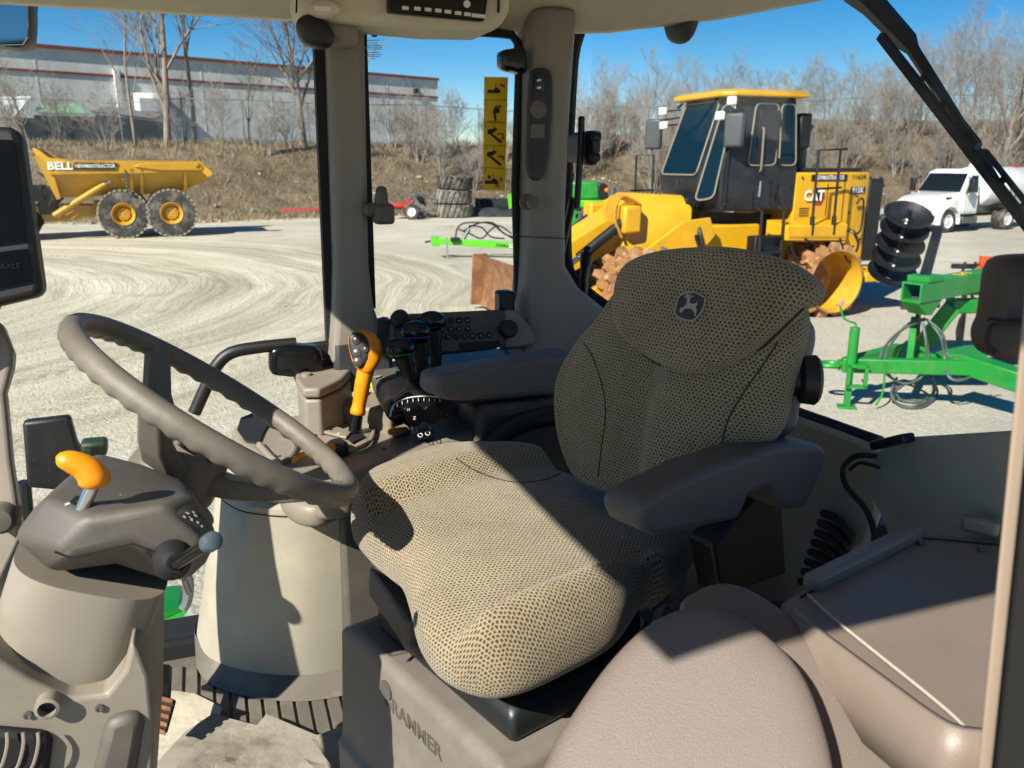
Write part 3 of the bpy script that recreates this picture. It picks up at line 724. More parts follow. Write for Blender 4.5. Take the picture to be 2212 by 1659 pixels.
# ------------------------------------------------------------------ wheels
def wheel_parts(t, c, ax, R_, W_, rimr, mt, rimm, lugs=0, lugm=None, dish=.12, lug_h=.03, side=1):
    """tyre, rim and hub about the axle ax (outer side = +ax)"""
    c = Vector(c); ax = Vector(ax).normalized()
    prof = [(rimr, -W_*.42), (R_*.80, -W_*.5), (R_*.95, -W_*.44), (R_, -W_*.30), (R_*1.005, 0), (R_, W_*.30), (R_*.95, W_*.44), (R_*.80, W_*.5), (rimr, W_*.42)]
    ty = MB().lathe(c, ax, prof, 40, cap=False).build('tyre', M[mt], t)
    if lugs:
        lm = MB(); x, y, z = basis(ax)
        for k in range(lugs):
            for sd in (-1, 1):
                a = 2*pi*(k+(.5 if sd > 0 else 0))/lugs
                rd = x*cos(a)+y*sin(a); tg = z.cross(rd)
                cc = c+rd*(R_*.985)+z*(sd*W_*.24)
                lm.obox(cc, rd*lug_h, (tg*(1.1*pi*R_/lugs*.55)), (z+tg*.25*sd)*W_*.24)
        tag(lm.build('tread', M[lugm or mt], ty, bevel=0, smooth=0), kind='stuff')
    rm = MB().lathe(c, ax, [(rimr*1.04, W_*.43), (rimr*1.0, W_*.47), (rimr*.93, W_*.44), (rimr*.86, W_*(.44-dish*1.2)), (rimr*.62, W_*(.44-dish*2.2)), (rimr*.58, W_*(.40-dish)), (rimr*.2, W_*(.40-dish)), (.001, W_*(.42-dish))], 32, cap=False).build('rim', M[rimm], t)
    bm_ = MB(); x, y, z = basis(ax)
    for k in range(8):
        a = 2*pi*k/8; bm_.lathe(c+(x*cos(a)+y*sin(a))*rimr*.4+z*W_*(.40-dish), z, [(rimr*.05, 0), (rimr*.05, .03)], 6)
    bm_.build('wheel_bolts', M[rimm], rm)
    return ty

# ------------------------------------------------------------------ articulated dump truck
b0 = onz(370, 494, 0); b1 = onz(265, 496, 0)
DY = 28.6
sc_ = DY/F_PX/ cos(radians(3.5))
bt = thing('dump_truck', 'yellow articulated dump truck bed with two big rear wheels', 'dump truck', (atd(320, 450, DY).x, DY+1.3, 0))
BAZ = radians(-23)
LV = Vector((sin(BAZ), cos(BAZ), 0)); LX = Vector((cos(BAZ), -sin(BAZ), 0))
PB = atd(320, 450, DY)
def bp_(px, py, y=0.0): return onplane(px, py, PB, LV)+LV*y
ZG = bp_(318, 495.5).z
def dz(l): return [Vector((p.x, p.y, p.z-ZG)) for p in l]
for px, nm in ((265, 0), (370, 1)):
    cc = bp_(px, 447); cc.z = .80
    wheel_parts(bt, cc+LV*.38, -LV, .80, .66, .36, 'tyre', 'rim_y', 30, 'tread')
    wheel_parts(bt, cc+LV*2.3, LV, .80, .66, .36, 'tyre', 'rim_y', 30, 'tread')
    MB().tube([cc+LV*.4, cc+LV*2.2], .16, 10).build('axle', M['mblack'], bt)
WB = 2.65
def side(pts, y, th): return MB().prism(dz([bp_(x, yy, y) for x, yy in pts]), LV*(th))
rail = [(100, 326), (430, 329), (440, 341), (434, 352), (104, 357)]
low = [(104, 357), (434, 352), (452, 366), (447, 374), (424, 380), (398, 392), (360, 401), (230, 404), (126, 409)]
bed = MB()
for y0, y1 in ((0.0, .0), (WB, WB)):
    sgn = 1 if y0 == 0 else -1
    bed.hull2(dz([bp_(x, y, y0) for x, y in rail]), dz([bp_(x, y, y0+sgn*.14) for x, y in rail]))
    inn = {0: .06, 1: .06, 2: .2, 3: .3, 4: .42, 5: .5, 6: .55, 7: .55, 8: .5}
    A = dz([bp_(x, y, y0+sgn*inn[i]) for i, (x, y) in enumerate(low)])
    bed.hull2(A, [p+LV*(sgn*.1) for p in A])
fl = dz([bp_(126, 409, .55), bp_(230, 404, .55), bp_(360, 401, .55), bp_(398, 392, .55), bp_(424, 381, .55), bp_(446, 375, .55)])
for a_, b2 in zip(fl, fl[1:]): bed.hull2([a_, b2, b2+Vector((0, 0, .1)), a_+Vector((0, 0, .1))], [q+LV*(WB-1.1) for q in (a_, b2, b2+Vector((0, 0, .1)), a_+Vector((0, 0, .1)))])
bo = bed.build('bed', M['bell_y'], bt, smooth=25)
MB().prism(dz([bp_(x, y, .05) for x, y in [(78, 308), (103, 326), (128, 409), (120, 412), (70, 318)]]), LV*(WB-.1)).build('front_wall', M['bell_y'], bt)
sp = MB()
for y0 in (-.02, WB-.12):
    sp.prism(dz([bp_(x, y, y0) for x, y in [(66, 300), (72, 299), (84, 306), (102, 320), (140, 327), (140, 333), (96, 331), (80, 318), (76, 310)]]), LV*(.14))
sp.prism(dz([bp_(x, y, 0) for x, y in [(66, 300), (71, 299), (80, 312), (76, 316)]]), LV*(WB))
sp.build('spill_guard', M['cat_y'], bt)
tl = MB()
for y0 in (-.03, WB-.11): tl.prism(dz([bp_(x, y, y0) for x, y in [(432, 330), (441, 340), (455, 352), (456, 358), (447, 364), (436, 352)]]), LV*(.14))
tl.build('tail_lip', M['cat_y'], bt)
MB().prism(dz([bp_(x, y, -.06) for x, y in [(300, 333), (432, 333), (438, 342), (434, 350), (346, 350), (286, 341)]]), LV*(.08)).build('side_rib', M['bell_y'], bt, bevel=.03)
for px in (278, 300, 395): MB().prism(dz([bp_(px, 345, -.05), bp_(px+5, 345, -.05), bp_(px+9, 400, .35), bp_(px+1, 400, .35)]), LV*(.12)).build('bed_stiffener', M['bell_y'], bt)
MB().lathe(bp_(422, 336, -.07)-Vector((0, 0, ZG)), -LV, [(.09, 0), (.09, .03), (.05, .04)], 14).build('pivot_boss', M['bell_y'], bt)
MB().prism(dz([bp_(x, y, -.045) for x, y in [(158, 331), (252, 333), (247, 347), (155, 346)]]), LV*(.03)).build('name_plate', M['mblack'], bt)
text('bell_lettering', 'BELL', bp_(128, 339, -.02)-Vector((0, 0, ZG)), LX, UPZ, .23, M['print_w'], bt, depth=.012, bold=.035, width=.74)
text('dealer_lettering', 'NEWMANTRACTOR', bp_(204, 339.2, -.05)-Vector((0, 0, ZG)), LX, UPZ, .12, M['print_w'], bt, depth=.012, bold=.012, width=1.18)
ch = MB()
ch.prism(dz([bp_(x, y, .75) for x, y in [(62, 425), (110, 436), (130, 444), (120, 461), (98, 464), (62, 455)]]), LV*(1.2))
ch.prism(dz([bp_(x, y, .85) for x, y in [(118, 425), (420, 428), (420, 446), (230, 446), (130, 462), (112, 462)]]), LV*(1.0))
ch.build('chassis', M['bell_y'], bt, bevel=.03)
MB().prism(dz([bp_(x, y, .8) for x, y in [(196, 418), (290, 424), (290, 432), (196, 430)]]), LV*(1.1)).build('suspension_beam', M['bell_y'], bt)
for y0 in (.28, WB-.3):
    cy = MB().tube(dz([bp_(112, 448, y0), bp_(225, 378, y0)]), .10, 12).build('hoist_cylinder', M['bell_y'], bt)
    MB().tube(dz([bp_(225, 378, y0), bp_(262, 355, y0)]), .05, 10).build('piston_rod', M['chrome'], cy)
MB().prism(dz([bp_(x, y, .12) for x, y in [(255, 352), (268, 350), (275, 362), (262, 370), (256, 362)]]), LV*(.3)).build('hoist_bracket', M['bell_y'], bt)
chn = MB(); R = random.Random(2)
for k in range(14):
    p = dz([bp_(268+.4*k+ (0 if k < 9 else (k-9)*1.5), 350+k*3.6, -.02)])[0]
    chn.lathe(p, (0, 1, 0) if k % 2 else (1, 0, 0), [(.03, -.012), (.045, 0), (.03, .012)], 8)
chn.build('safety_chain', M['steel'], bt)
jn = MB()
def bz(px, z, y=1.3):
    q = bp_(px, 420, y); return Vector((q.x, q.y, z))
def bbox(mb, c, sx, sy, sz): return mb.obox(c, LX*sx/2, LV*sy/2, UPZ*sz/2)
bbox(jn, bz(92, 1.25), .5, 1.2, .9); bbox(jn, bz(70, 1.5), .5, 1.6, .5); bbox(jn, bz(60, .85), 1.0, .9, .35)
jn.build('articulation_joint', M['mblack'], bt, bevel=.04)
hs = MB()
for k in range(6):
    a = bp_(74+k*3, 352+k*3, .5+.12*k)-Vector((0, 0, ZG)); b2 = bp_(100+k*2, 430, .5+.1*k)-Vector((0, 0, ZG))
    mid = a.lerp(b2, .5)+Vector((.35+.05*k, 0, .15)); hs.tube(crom([a, mid, b2], 10, False), .035, 6)
hs.build('hydraulic_hose', M['rubber'], bt)
# the tractor half, mostly hidden behind the cab display
fr = MB()
bbox(fr, bz(-10, 1.5), 1.6, 2.2, 1.2); bbox(fr, bz(-25, 2.5), 1.2, 1.7, 1.3)
fr.build('tractor_body', M['bell_y'], bt, bevel=.1)
wheel_parts(bt, bz(-20, .8, .38), -LV, .80, .66, .36, 'tyre', 'rim_y', 30, 'tread')
wheel_parts(bt, bz(-20, .8, 2.3), LV, .80, .66, .36, 'tyre', 'rim_y', 30, 'tread')

# ------------------------------------------------------------------ soil compactor
FWD, LFT = -BK, -RT
co = thing('soil_compactor', 'yellow soil compactor with black cab and rusty padfoot drums', 'compactor', (3.0, 14.44, 0), radians(200))
CO = Vector((3.0, 14.44, 0))
def lp(x, y, z): return CO+FWD*x+LFT*y+Vector((0, 0, z))
def cpx(px, py, y): return onplane(px, py, CO+LFT*y, LFT)     # a sight line met at the machine's own side planes
def cpf(px, py, x): return onplane(px, py, CO+FWD*x, FWD)
# cab shell: prism of side profile, with real window openings as recessed panes
cabA = [(-.10, .82, 1.70), (.10, .62, 1.70), (-.20, .80, 3.52), (-1.50, .80, 3.52), (-1.55, .82, 1.70)]
shell = MB()
bot = [lp(.12, -.55, 1.72), lp(.12, .55, 1.72), lp(-.12, .84, 1.72), lp(-1.5, .86, 1.72), lp(-1.5, -.86, 1.72), lp(-.12, -.84, 1.72)]
mid_ = [lp(.22, -.62, 2.25), lp(.22, .62, 2.25), lp(-.08, .86, 2.3), lp(-1.52, .86, 2.3), lp(-1.52, -.86, 2.3), lp(-.08, -.86, 2.3)]
top = [lp(-.22, -.56, 3.5), lp(-.22, .56, 3.5), lp(-.34, .78, 3.5), lp(-1.45, .78, 3.5), lp(-1.45, -.78, 3.5), lp(-.34, -.78, 3.5)]
shell.loft([bot, mid_, top]); shell.build('cab', M['navy'], co, bevel=.03)
def quad_on(A, Bq, C_, D_, ins, off, name, mat, parent, frame=None, fw=.04):
    """pane (and raised frame) on a flat facet with corners A,B,C,D"""
    cen = (A+Bq+C_+D_)/4; n = (Bq-A).cross(D_-A).normalized()
    if n.dot(ORG-cen) < 0: n = -n
    q = []
    for p in (A, Bq, C_, D_): q.append(p)
    def bil(s, t): return A.lerp(Bq, s).lerp(D_.lerp(C_, s), t)
    (s0, s1, t0, t1) = ins
    pts = [bil(s0, t0), bil(s1, t0), bil(s1, t1), bil(s0, t1)]
    pane = MB().prism([p+n*off for p in pts], n*.012).build(name, mat, parent, bevel=0, smooth=0)
    if frame:
        c = sum(pts, Vector())/4; rp = []
        for i in range(4):
            a, b2, d2 = pts[i], pts[(i+1) % 4], pts[i-1]
            u1, u2 = (b2-a).normalized(), (d2-a).normalized()
            for s_ in range(5):
                w = s_/4*pi/2; rp.append(a+(u1+u2)*.09-u2*.09*sin(w)*1.0*0-(u1*.09*cos(w-0)+u2*.09*sin(w))*1.0)
        rp2 = []
        for i in range(4):
            a = pts[i]; u1 = (pts[(i+1) % 4]-a).normalized(); u2 = (pts[i-1]-a).normalized()
            for s_ in range(5):
                w = s_/4*pi/2; rp2.append(a+u2*.09*(1-sin(w))+u1*.09*(1-cos(w)))
        MB().tube([p+n*(off+.012) for p in rp2+[rp2[0]]], .015, 6).build('window_seal', frame, pane)
    return pane
M['seal'] = pm('window_seal_tan', '#7d7666', .6, var=.05)
quad_on(mid_[0], mid_[1], top[1], top[0], (.05, .95, .03, .95), .008, 'windscreen', M['cglass'], co, M['seal'])
quad_on(mid_[1], mid_[2], top[2], top[1], (.16, .84, -.3, .90), .02, 'corner_window', M['cglass'], co, M['seal'])
quad_on(mid_[2], mid_[3], top[3], top[2], (.30, .68, .12, .92), .008, 'door_window', M['tglass'], co, M['seal'])
quad_on(mid_[2], mid_[3], top[3], top[2], (.73, .97, .12, .92), .008, 'rear_side_window', M['tglass'], co, M['seal'])
MB().tube([lp(-.78, .885, 1.95), lp(-.78, .90, 2.2)], .02, 6).build('door_handle', M['chrome'], co)
MB().prism([lp(-.70, .862, 1.76), lp(-1.10, .862, 1.76), lp(-1.10, .85, 3.3), lp(-.70, .85, 3.3)], LFT*.012).build('door', M['navy'], co, bevel=.01)
rf = MB(); A = [lp(-.05, -.72, 3.50), lp(-.05, .72, 3.50), lp(-.22, .9, 3.50), lp(-1.62, .9, 3.50), lp(-1.62, -.9, 3.50), lp(-.22, -.9, 3.50)]
c = lp(-.85, 0, 3.62)
rf.loft([A, [p+Vector((0, 0, .07)) for p in A], [p.lerp(c, .12)+Vector((0, 0, .1)) for p in A]])
rf.build('roof', M['cat_y'], co, bevel=.02)
for i in range(10):   # bolts under the windscreen
    p = lp(.13-.0*i, -.5+i*.11, 1.80); MB().sph(p, .02, 6, 4).build('bolt', M['chrome'], co)
# dash and seat seen through the windscreen
# mirrors and lamps
for y_, x_, nm in ((-1.15, .05, 'a'), (.98, -.18, 'b')):
    arm = MB().tube([lp(-.2, .75*(1 if y_ > 0 else -1), 3.25), lp(x_, y_, 3.2), lp(x_+.05, y_, 2.7)], .018, 6).build('mirror_arm', M['mblack'], co)
    mb = MB(); cen = lp(x_+.02, y_, 2.98)
    mb.obox(cen, (LFT*.6+BK*.5).normalized()*.15, UPZ*.26, (FWD*.6+LFT*.3).normalized()*.05); mb.build('mirror', pm('mirror_housing', '#3c4043', .5), co, bevel=.04, seg=3)
for (x_, y_, z_) in ((.02, -.95, 3.36), (.05, -.85, 3.12), (-.10, .95, 3.42), (0.03, .85, 3.2)):
    o = MB().obox(lp(x_, y_, z_), LFT*.07, UPZ*.065, FWD*.05).build('work_lamp', M['lamp'], co, bevel=.015)
    MB().tube([lp(x_-.05, y_*.98, z_), lp(-.25, .8*(1 if y_ > 0 else -1), z_+.02)], .015, 5).build('lamp_bracket', M['mblack'], o)
cb = MB()
for k in range(3): cb.tube(crom([lp(-.2, .86+.01*k, 3.3), lp(-.16+.02*k, .9, 3.05), lp(-.14, .885, 2.6), lp(-.13+.01*k, .885, 1.9)], 16, False), .014, 5)
cb.build('cable_bundle', M['rubber'], co)
MB().tube([lp(.24, .0, 2.1), lp(-.02, -.2, 2.9)], .01, 5).build('wiper', M['mblack'], co)
# exhaust and air intake behind the cab
MB().tube(crom([lp(-1.9, .45, 2.3), lp(-1.9, .45, 2.9), lp(-1.98, .5, 3.12)], 8, False), .09, 12).build('exhaust_pipe', pm('exhaust_grey', '#55565a', .5), co)
# engine hood
hd = MB(); 
hb = [lp(-1.5, -.85, 1.5), lp(-1.5, .85, 1.5), lp(-2.5, .94, 1.5), lp(-3.08, .82, 1.5), lp(-3.08, -.82, 1.5), lp(-2.5, -.94, 1.5)]
ht = [Vector((p.x, p.y, 2.33)) for p in hb]
hd.loft([[Vector((p.x, p.y, .78)) for p in hb], hb, ht]); ho = hd.build('engine_hood', M['cat_y'], co, bevel=.03)
MB().prism([lp(-1.7, .2, 2.34), lp(-2.9, .2, 2.34), lp(-2.9, .8, 2.34), lp(-1.7, .8, 2.34)], UPZ*.06).build('hood_grille', M['mblack'], co)
MB().prism([lp(-1.8, .879, 2.19), lp(-2.48, .940, 2.19), lp(-2.48, .940, 2.30), lp(-1.8, .879, 2.30)], LFT*.01).build('dealer_plate', M['mblack'], co)
sd = (lp(-1.5, .85, 0)-lp(-2.5, .94, 0)).normalized()
text('dealer_lettering', 'NEWMANTRACTOR', lp(-2.14, .912, 2.245), -sd, UPZ, .075, M['print_w'], co, depth=.012, bold=.01, width=.56)
fc = lp(-2.79, .882, 2.25); fx = (lp(-3.08, .82, 0)-lp(-2.5, .94, 0)).normalized()
text('fleet_number', '11624', fc, fx, UPZ, .075, M['print_k'], co, depth=.006, bold=.01, width=.34)
MB().obox(fc+Vector((0, 0, -.22)), fx*.20, UPZ*.06, fx.cross(UPZ)*.004).build('model_plate', M['mblack'], co, bevel=.01)
text('model_lettering', '815K', fc+Vector((0, 0, -.22)), fx, UPZ, .09, M['print_w'], co, depth=.008, bold=.03, width=.32)
hx = lp(-1.86, .888, 1.95)
n6 = (-sd).cross(UPZ).normalized()
hexp = [hx+(-sd)*(.13*cos(a)+.09)+UPZ*(.155*sin(a)) for a in [k*pi/3 for k in range(6)]]
MB().prism([p+n6*.01 for p in hexp], n6*.006).build('red_hexagon', M['print_r'], co)
MB().prism([hx+(p-hx-(-sd)*.09)*.72+(-sd)*.09+n6*.017 for p in hexp], n6*.004).build('dark_hexagon', M['mblack'], co)
text('maker_lettering', 'CAT', hx+n6*.022, -sd, UPZ, .165, M['print_w'], co, depth=.006, bold=.04, width=.38)
gr = MB().prism([lp(-3.09, -.78, .8), lp(-3.09, .80, .8), lp(-3.09, .82, 2.22), lp(-3.09, -.80, 2.22)], BK*.32).build('rear_grille', M['mblack'], co, bevel=.03)
gd = MB()
for k in range(6): gd.tube([lp(-3.46, -.6+k*.25, .85), lp(-3.48, -.6+k*.25, 2.25)], .025, 6)
for k in range(3): gd.tube([lp(-3.47, -.7, 1.0+k*.55), lp(-3.47, .75, 1.0+k*.55)], .025, 6)
gd.build('rear_guard', M['mblack'], co)
MB().tube(crom([lp(-2.75, .93, 1.80), lp(-2.8, .96, 1.90), lp(-2.9, .93, 1.82), lp(-2.9, .93, 1.4), lp(-2.8, .95, 1.3), lp(-2.72, .95, 1.36)], 20, False), .018, 6).build('grab_handle', M['mblack'], co)
# fender platform and handrail on the machine's left side
MB().hull2([lp(-.95, .9, 1.58), lp(-2.15, .95, 1.58), lp(-2.15, .95, 1.15), lp(-.95, .9, 1.30)],
           [lp(-.95, 1.45, 1.52), lp(-2.15, 1.45, 1.50), lp(-2.15, 1.45, 1.24), lp(-.95, 1.45, 1.28)]).build('fender', M['cat_y'], co, bevel=.02)
MB().hull2([lp(-2.1, .96, 1.56), lp(-2.45, .96, 1.56), lp(-2.35, .96, .9), lp(-2.0, .96, 1.0)], [lp(-2.1, 1.44, 1.51), lp(-2.16, 1.44, 1.51), lp(-2.14, 1.44, 1.2), lp(-2.08, 1.44, 1.2)]).build('fender_gusset', M['cat_y'], co, bevel=.02)
MB().hull2([lp(.1, .75, 1.50), lp(-.95, .75, 1.50), lp(-.95, .75, .55), lp(.0, .75, .7)], [lp(.1, .4, 1.50), lp(-.95, .4, 1.50), lp(-.95, .4, .55), lp(.0, .4, .7)]).build('side_frame', M['cat_y'], co, bevel=.03)
MB().box((0, 0, 0), (.1, .1, .1)).v
MB().prism([lp(-.05, .3, .6), lp(-3.2, .3, .6), lp(-3.2, .3, 1.5), lp(-.05, .3, 1.7)], -LFT*.6).build('main_frame', M['mblack'], co)
for (x0, x1) in ((-1.45, -1.88), ):
    MB().tube([lp(x0, 1.42, 1.45), lp(x0, 1.42, 2.68), lp(x1-.12, 1.42, 2.70), lp(x1, 1.42, 2.69), lp(x1, 1.42, 1.45)], .022, 6).build('handrail', M['mblack'], co)
    MB().tube([lp(x0, 1.42, 2.08), lp(x1-.08, 1.42, 2.10)], .02, 6).build('handrail', M['mblack'], co)
    MB().tube([lp(x0, 1.42, 1.35), lp(x0, 1.42, 1.65)], .04, 8).build('rail_socket', M['mblack'], co)
    MB().tube([lp(x1, 1.42, 1.35), lp(x1, 1.42, 1.65)], .04, 8).build('rail_socket', M['mblack'], co)
MB().tube([lp(.35, -1.25, 1.4), lp(.35, -1.25, 2.62), lp(.0, -1.25, 2.62), lp(.0, -1.25, 1.4)], .022, 6).build('handrail', M['mblack'], co)
MB().tube([lp(.45, -1.25, 2.0), lp(-.05, -1.25, 2.0)], .02, 6).build('handrail', M['mblack'], co)
ld = MB()
for x_ in (-.50, -.92):
    ld.tube([lp(x_, 1.38, .55), lp(x_, 1.38, 1.75), lp(x_+.06, 1.30, 1.82)], .025, 6)
for z_ in (.6, .85, 1.1, 1.35): ld.box(lp(-.71, 1.36, z_), (.42, .12, .04), Matrix.Rotation(radians(200), 3, 'Z'))
ld.build('access_ladder', M['mblack'], co)
MB().obox(lp(-.71, 1.2, 1.0), FWD*.25, LFT*.12, UPZ*.35).build('step_box', M['mblack'], co, bevel=.02)
MB().obox(lp(-.02, 1.32, .88), FWD*.05, LFT*.04, UPZ*.10).build('red_marker', M['rlamp'], co, bevel=.02)
MB().obox(lp(-.18, 1.32, .83), FWD*.035, LFT*.03, UPZ*.14).build('amber_marker', M['cat_y'], co, bevel=.01)
# front frame, lift arms and cylinders
MB().loft([[lp(.35, -.75, 1.15), lp(.35, .75, 1.15), lp(1.6, .6, 1.0), lp(1.6, -.6, 1.0)],
           [lp(.35, -.72, 1.78), lp(.35, .72, 1.78), lp(1.35, .58, 1.85), lp(1.35, -.58, 1.85)],
           [lp(.45, -.55, 1.98), lp(.45, .55, 1.98), lp(1.1, .5, 2.0), lp(1.1, -.5, 2.0)]]).build('front_housing', M['cat_y'], co, bevel=.03)
plate = [(1450, 500), (1480, 478), (1535, 470), (1545, 510), (1500, 560), (1420, 610), (1330, 665), (1240, 745), (1215, 745), (1225, 650), (1262, 640)]
for y_, th in ((1.02, -.07),):
    MB().prism([cpx(x, y, y_) for x, y in plate], LFT*th).build('lift_arm', M['cat_y'], co, bevel=.01)
    MB().prism([p-LFT*2.0 for p in [cpx(x, y, y_) for x, y in plate]], LFT*th).build('lift_arm', M['cat_y'], co, bevel=.01)
MB().hull2([lp(1.4, -.3, 1.8), lp(1.4, .45, 1.8), lp(1.4, .45, 1.2), lp(1.4, -.3, 1.2)], [lp(3.0, -.3, .95), lp(3.0, .45, .95), lp(3.0, .45, .5), lp(3.0, -.3, .5)]).build('nose_plate', M['cat_y'], co, bevel=.02)
for y_ in (.62, -.62):
    cy = MB().tube([lp(1.35, y_, 1.72), lp(2.3, y_, 1.05)], .085, 12).build('lift_cylinder', M['mblack'], co)
    MB().tube([lp(2.3, y_, 1.05), lp(3.0, y_, .6)], .045, 10).build('piston_rod', M['chrome'], cy)
    MB().obox(lp(1.45, y_, 1.62), FWD*.16, LFT*.16, UPZ*.22).build('cylinder_bracket', M['cat_y'], co, bevel=.05)
hs = MB()
for k in range(4): hs.tube(crom([lp(1.25, .3+.1*k, 1.85), lp(1.6, .35+.1*k, 1.98), lp(1.75, .4+.1*k, 1.7), lp(1.6, .45+.08*k, 1.35)], 14, False), .025, 6)
hs.build('yellow_hose', M['rim_y'], co)
jt = MB(); jt.tube([lp(.2, .55, 1.5), lp(.45, 1.0, 1.35), lp(.25, 1.05, .95)], .05, 8).tube(crom([lp(.1, .6, 1.6), lp(.4, 1.0, 1.5), lp(.3, 1.1, 1.0)], 10, False), .035, 6)
jt.build('steering_linkage', M['mblack'], co)
bl = MB(); arc = [(3.25+.22*(1-cos((k-4)/4*1.0)), .08+.86*k/8) for k in range(9)]
for k in range(8):
    (xa, za), (xb, zb) = arc[k], arc[k+1]
    bl.hull2([lp(xa, 1.62, za), lp(xb, 1.62, zb), lp(xb-.05, 1.62, zb), lp(xa-.05, 1.62, za)], [lp(xa, -1.25, za), lp(xb, -1.25, zb), lp(xb-.05, -1.25, zb), lp(xa-.05, -1.25, za)])
bl.prism([lp(3.05, 1.66, .08), lp(3.5, 1.66, .08), lp(3.45, 1.66, .96), lp(3.2, 1.66, .96)], -LFT*.05)
bl.prism([lp(3.05, -1.24, .08), lp(3.5, -1.24, .08), lp(3.45, -1.24, .96), lp(3.2, -1.24, .96)], -LFT*.05)
bl.build('dozer_blade', M['blade'], co)
# padfoot drums
M['bowl'] = pm('bowl_yellow', '#c08d18', .55, var=.12, vs_=4, dirt='#7d6232', dirt_amt=.6, dirt_scale=5)
foot = None
def drum(x_, sgn, parts):
    global foot
    oy = 1.62*sgn; iy = .72*sgn; ax = LFT*sgn; c = lp(x_, oy, .60)
    w = abs(oy-iy)
    d = MB().lathe(c, ax, [(.30, -w), (.49, -w), (.50, -w+.02), (.50, -.03), (.525, -.01), (.525, .01), (.505, .012)], 48, cap=False).build('drum', M['mud'], co)
    MB().lathe(c, ax, [(.506, .008), (.49, -.04), (.475, -.08), (.455, -.50), (.40, -.60), (.30, -.62)], 48, cap=False).build('drum_bowl', M['bowl'], d)
    MB().lathe(c, ax, [(.302, -.618), (.25, -.60), (.24, -.5), (.16, -.48), (.001, -.48)], 32, cap=False).build('final_drive', M['mud'], d)
    x, y, z = basis(ax); jn_ = MB()
    for row in range(4):
        for k in range(13):
            a = 2*pi*(k+.5*(row % 2))/13+.1; rd = x*cos(a)+y*sin(a); tg = z.cross(rd)
            h = -.13-row*.21; cc = c+rd*.49+z*h
            base = [cc+tg*(.085*i)+z*(.085*j) for i, j in ((-1, -1), (1, -1), (1, 1), (-1, 1))]
            mid2 = [cc+rd*.08+tg*(.075*i)+z*(.07*j) for i, j in ((-1, -1), (1, -1), (1, 1), (-1, 1))]
            tip = [cc+rd*.145+tg*(.05*i)+z*(.045*j) for i, j in ((-1, -1), (1, -1), (1, 1), (-1, 1))]
            if parts: MB().loft([base, mid2, tip]).build('tamping_foot', M['clay'] if (k+row) % 3 else M['mud'], d, smooth=30)
            else: jn_.loft([base, mid2, tip])
    if not parts: tag(jn_.build('tamping_feet', M['clay'], d, smooth=30), kind='stuff')
for k in range(4): MB().prism([lp(-1.62-k*.0, .862, 1.62+k*.04), lp(-1.80, .878, 1.62+k*.04), lp(-1.80, .878, 1.635+k*.04), lp(-1.62, .862, 1.635+k*.04)], LFT*.008).build('louvre', M['mblack'], co)
for (x_, z_) in ((-1.62, 2.25), (-2.4, 1.2), (-2.6, 1.66), (-2.95, 1.2), (-2.65, 1.0)): MB().sph(lp(x_, .87+.09*min((-x_-1.5)/1.1, 1)+(.0 if x_ > -2.5 else -.16*(-x_-2.5)), z_), .02, 6, 4).build('bolt', M['mblack'], co)
MB().tube([lp(-.75, .90, 2.35), lp(-.75, .93, 2.38), lp(-.75, .93, 3.0), lp(-.75, .90, 3.03)], .016, 6).build('grab_handle', M['seal'], co)
MB().tube([lp(-1.05, .90, 1.8), lp(-1.05, .93, 1.83), lp(-1.05, .93, 2.25)], .014, 6).build('grab_handle', M['mblack'], co)
for z_ in (1.95, 2.5, 3.1): MB().obox(lp(-1.13, .885, z_), FWD*.02, LFT*.02, UPZ*.06).build('door_hinge', M['mblack'], co)
MB().prism([lp(-1.0, 1.455, 1.33), lp(-2.1, 1.455, 1.30), lp(-2.1, 1.455, 1.33), lp(-1.0, 1.455, 1.36)], LFT*.006).build('fender_edge', M['rim_y'], co)
MB().tube([lp(.5, .75, 1.2), lp(.75, 1.05, 1.05), lp(1.1, 1.06, 1.2)], .03, 8).build('steering_cylinder', M['chrome'], co)
MB().obox(lp(.35, .55, 1.88), FWD*.1, LFT*.12, UPZ*.06).build('filler_cap', M['mblack'], co, bevel=.02)
for (x_, z0, z1) in ((-2.12, 1.62, 2.15), (-2.44, 1.0, 2.25)): MB().prism([lp(x_, .893+(-x_-1.9)*.09, z0), lp(x_-.012, .894+(-x_-1.9)*.09, z0), lp(x_-.012, .894+(-x_-1.9)*.09, z1), lp(x_, .893+(-x_-1.9)*.09, z1)], LFT*.004).build('panel_gap', M['mblack'], co)
for k in range(9): MB().sph(lp(-.14, .875, 1.85+k*.18), .016, 6, 4).build('bolt', M['steel'], co)
for k in range(6): MB().sph(lp(.75+.0*k, -.35+k*.14, 1.995), .018, 6, 4).build('bolt', M['mblack'], co)
for (xa, za, xb, zb) in ((-1.0, 1.25, -1.45, .95), (-1.3, 1.3, -2.3, 1.15), (-2.0, 1.3, -2.35, .95)): MB().tube(crom([lp(xa, 1.46, za), lp((xa+xb)/2, 1.5, min(za, zb)-.05), lp(xb, 1.46, zb)], 10, False), .016, 6).build('hydraulic_hose', M['mblack'], co)
MB().tube(crom([lp(-2.2, 1.1, 1.4), lp(-2.3, 1.4, 1.38), lp(-2.4, 1.45, 1.2), lp(-2.4, 1.42, 1.05)], 14, False), .02, 6).build('grab_handle', M['mblack'], co)
MB().obox(lp(-1.75, .6, 3.0), FWD*.12, LFT*.1, UPZ*.28).build('intake_box', M['mblack'], co, bevel=.04)
for y_ in (.78, -.78): MB().tube([lp(-.26, y_, 3.48), lp(-.26, y_*1.18, 3.42)], .02, 6).build('lamp_rail', M['mblack'], co)
drum(-1.88, 1, True); drum(1.55, 1, True); drum(-1.88, -1, False); drum(1.55, -1, False)
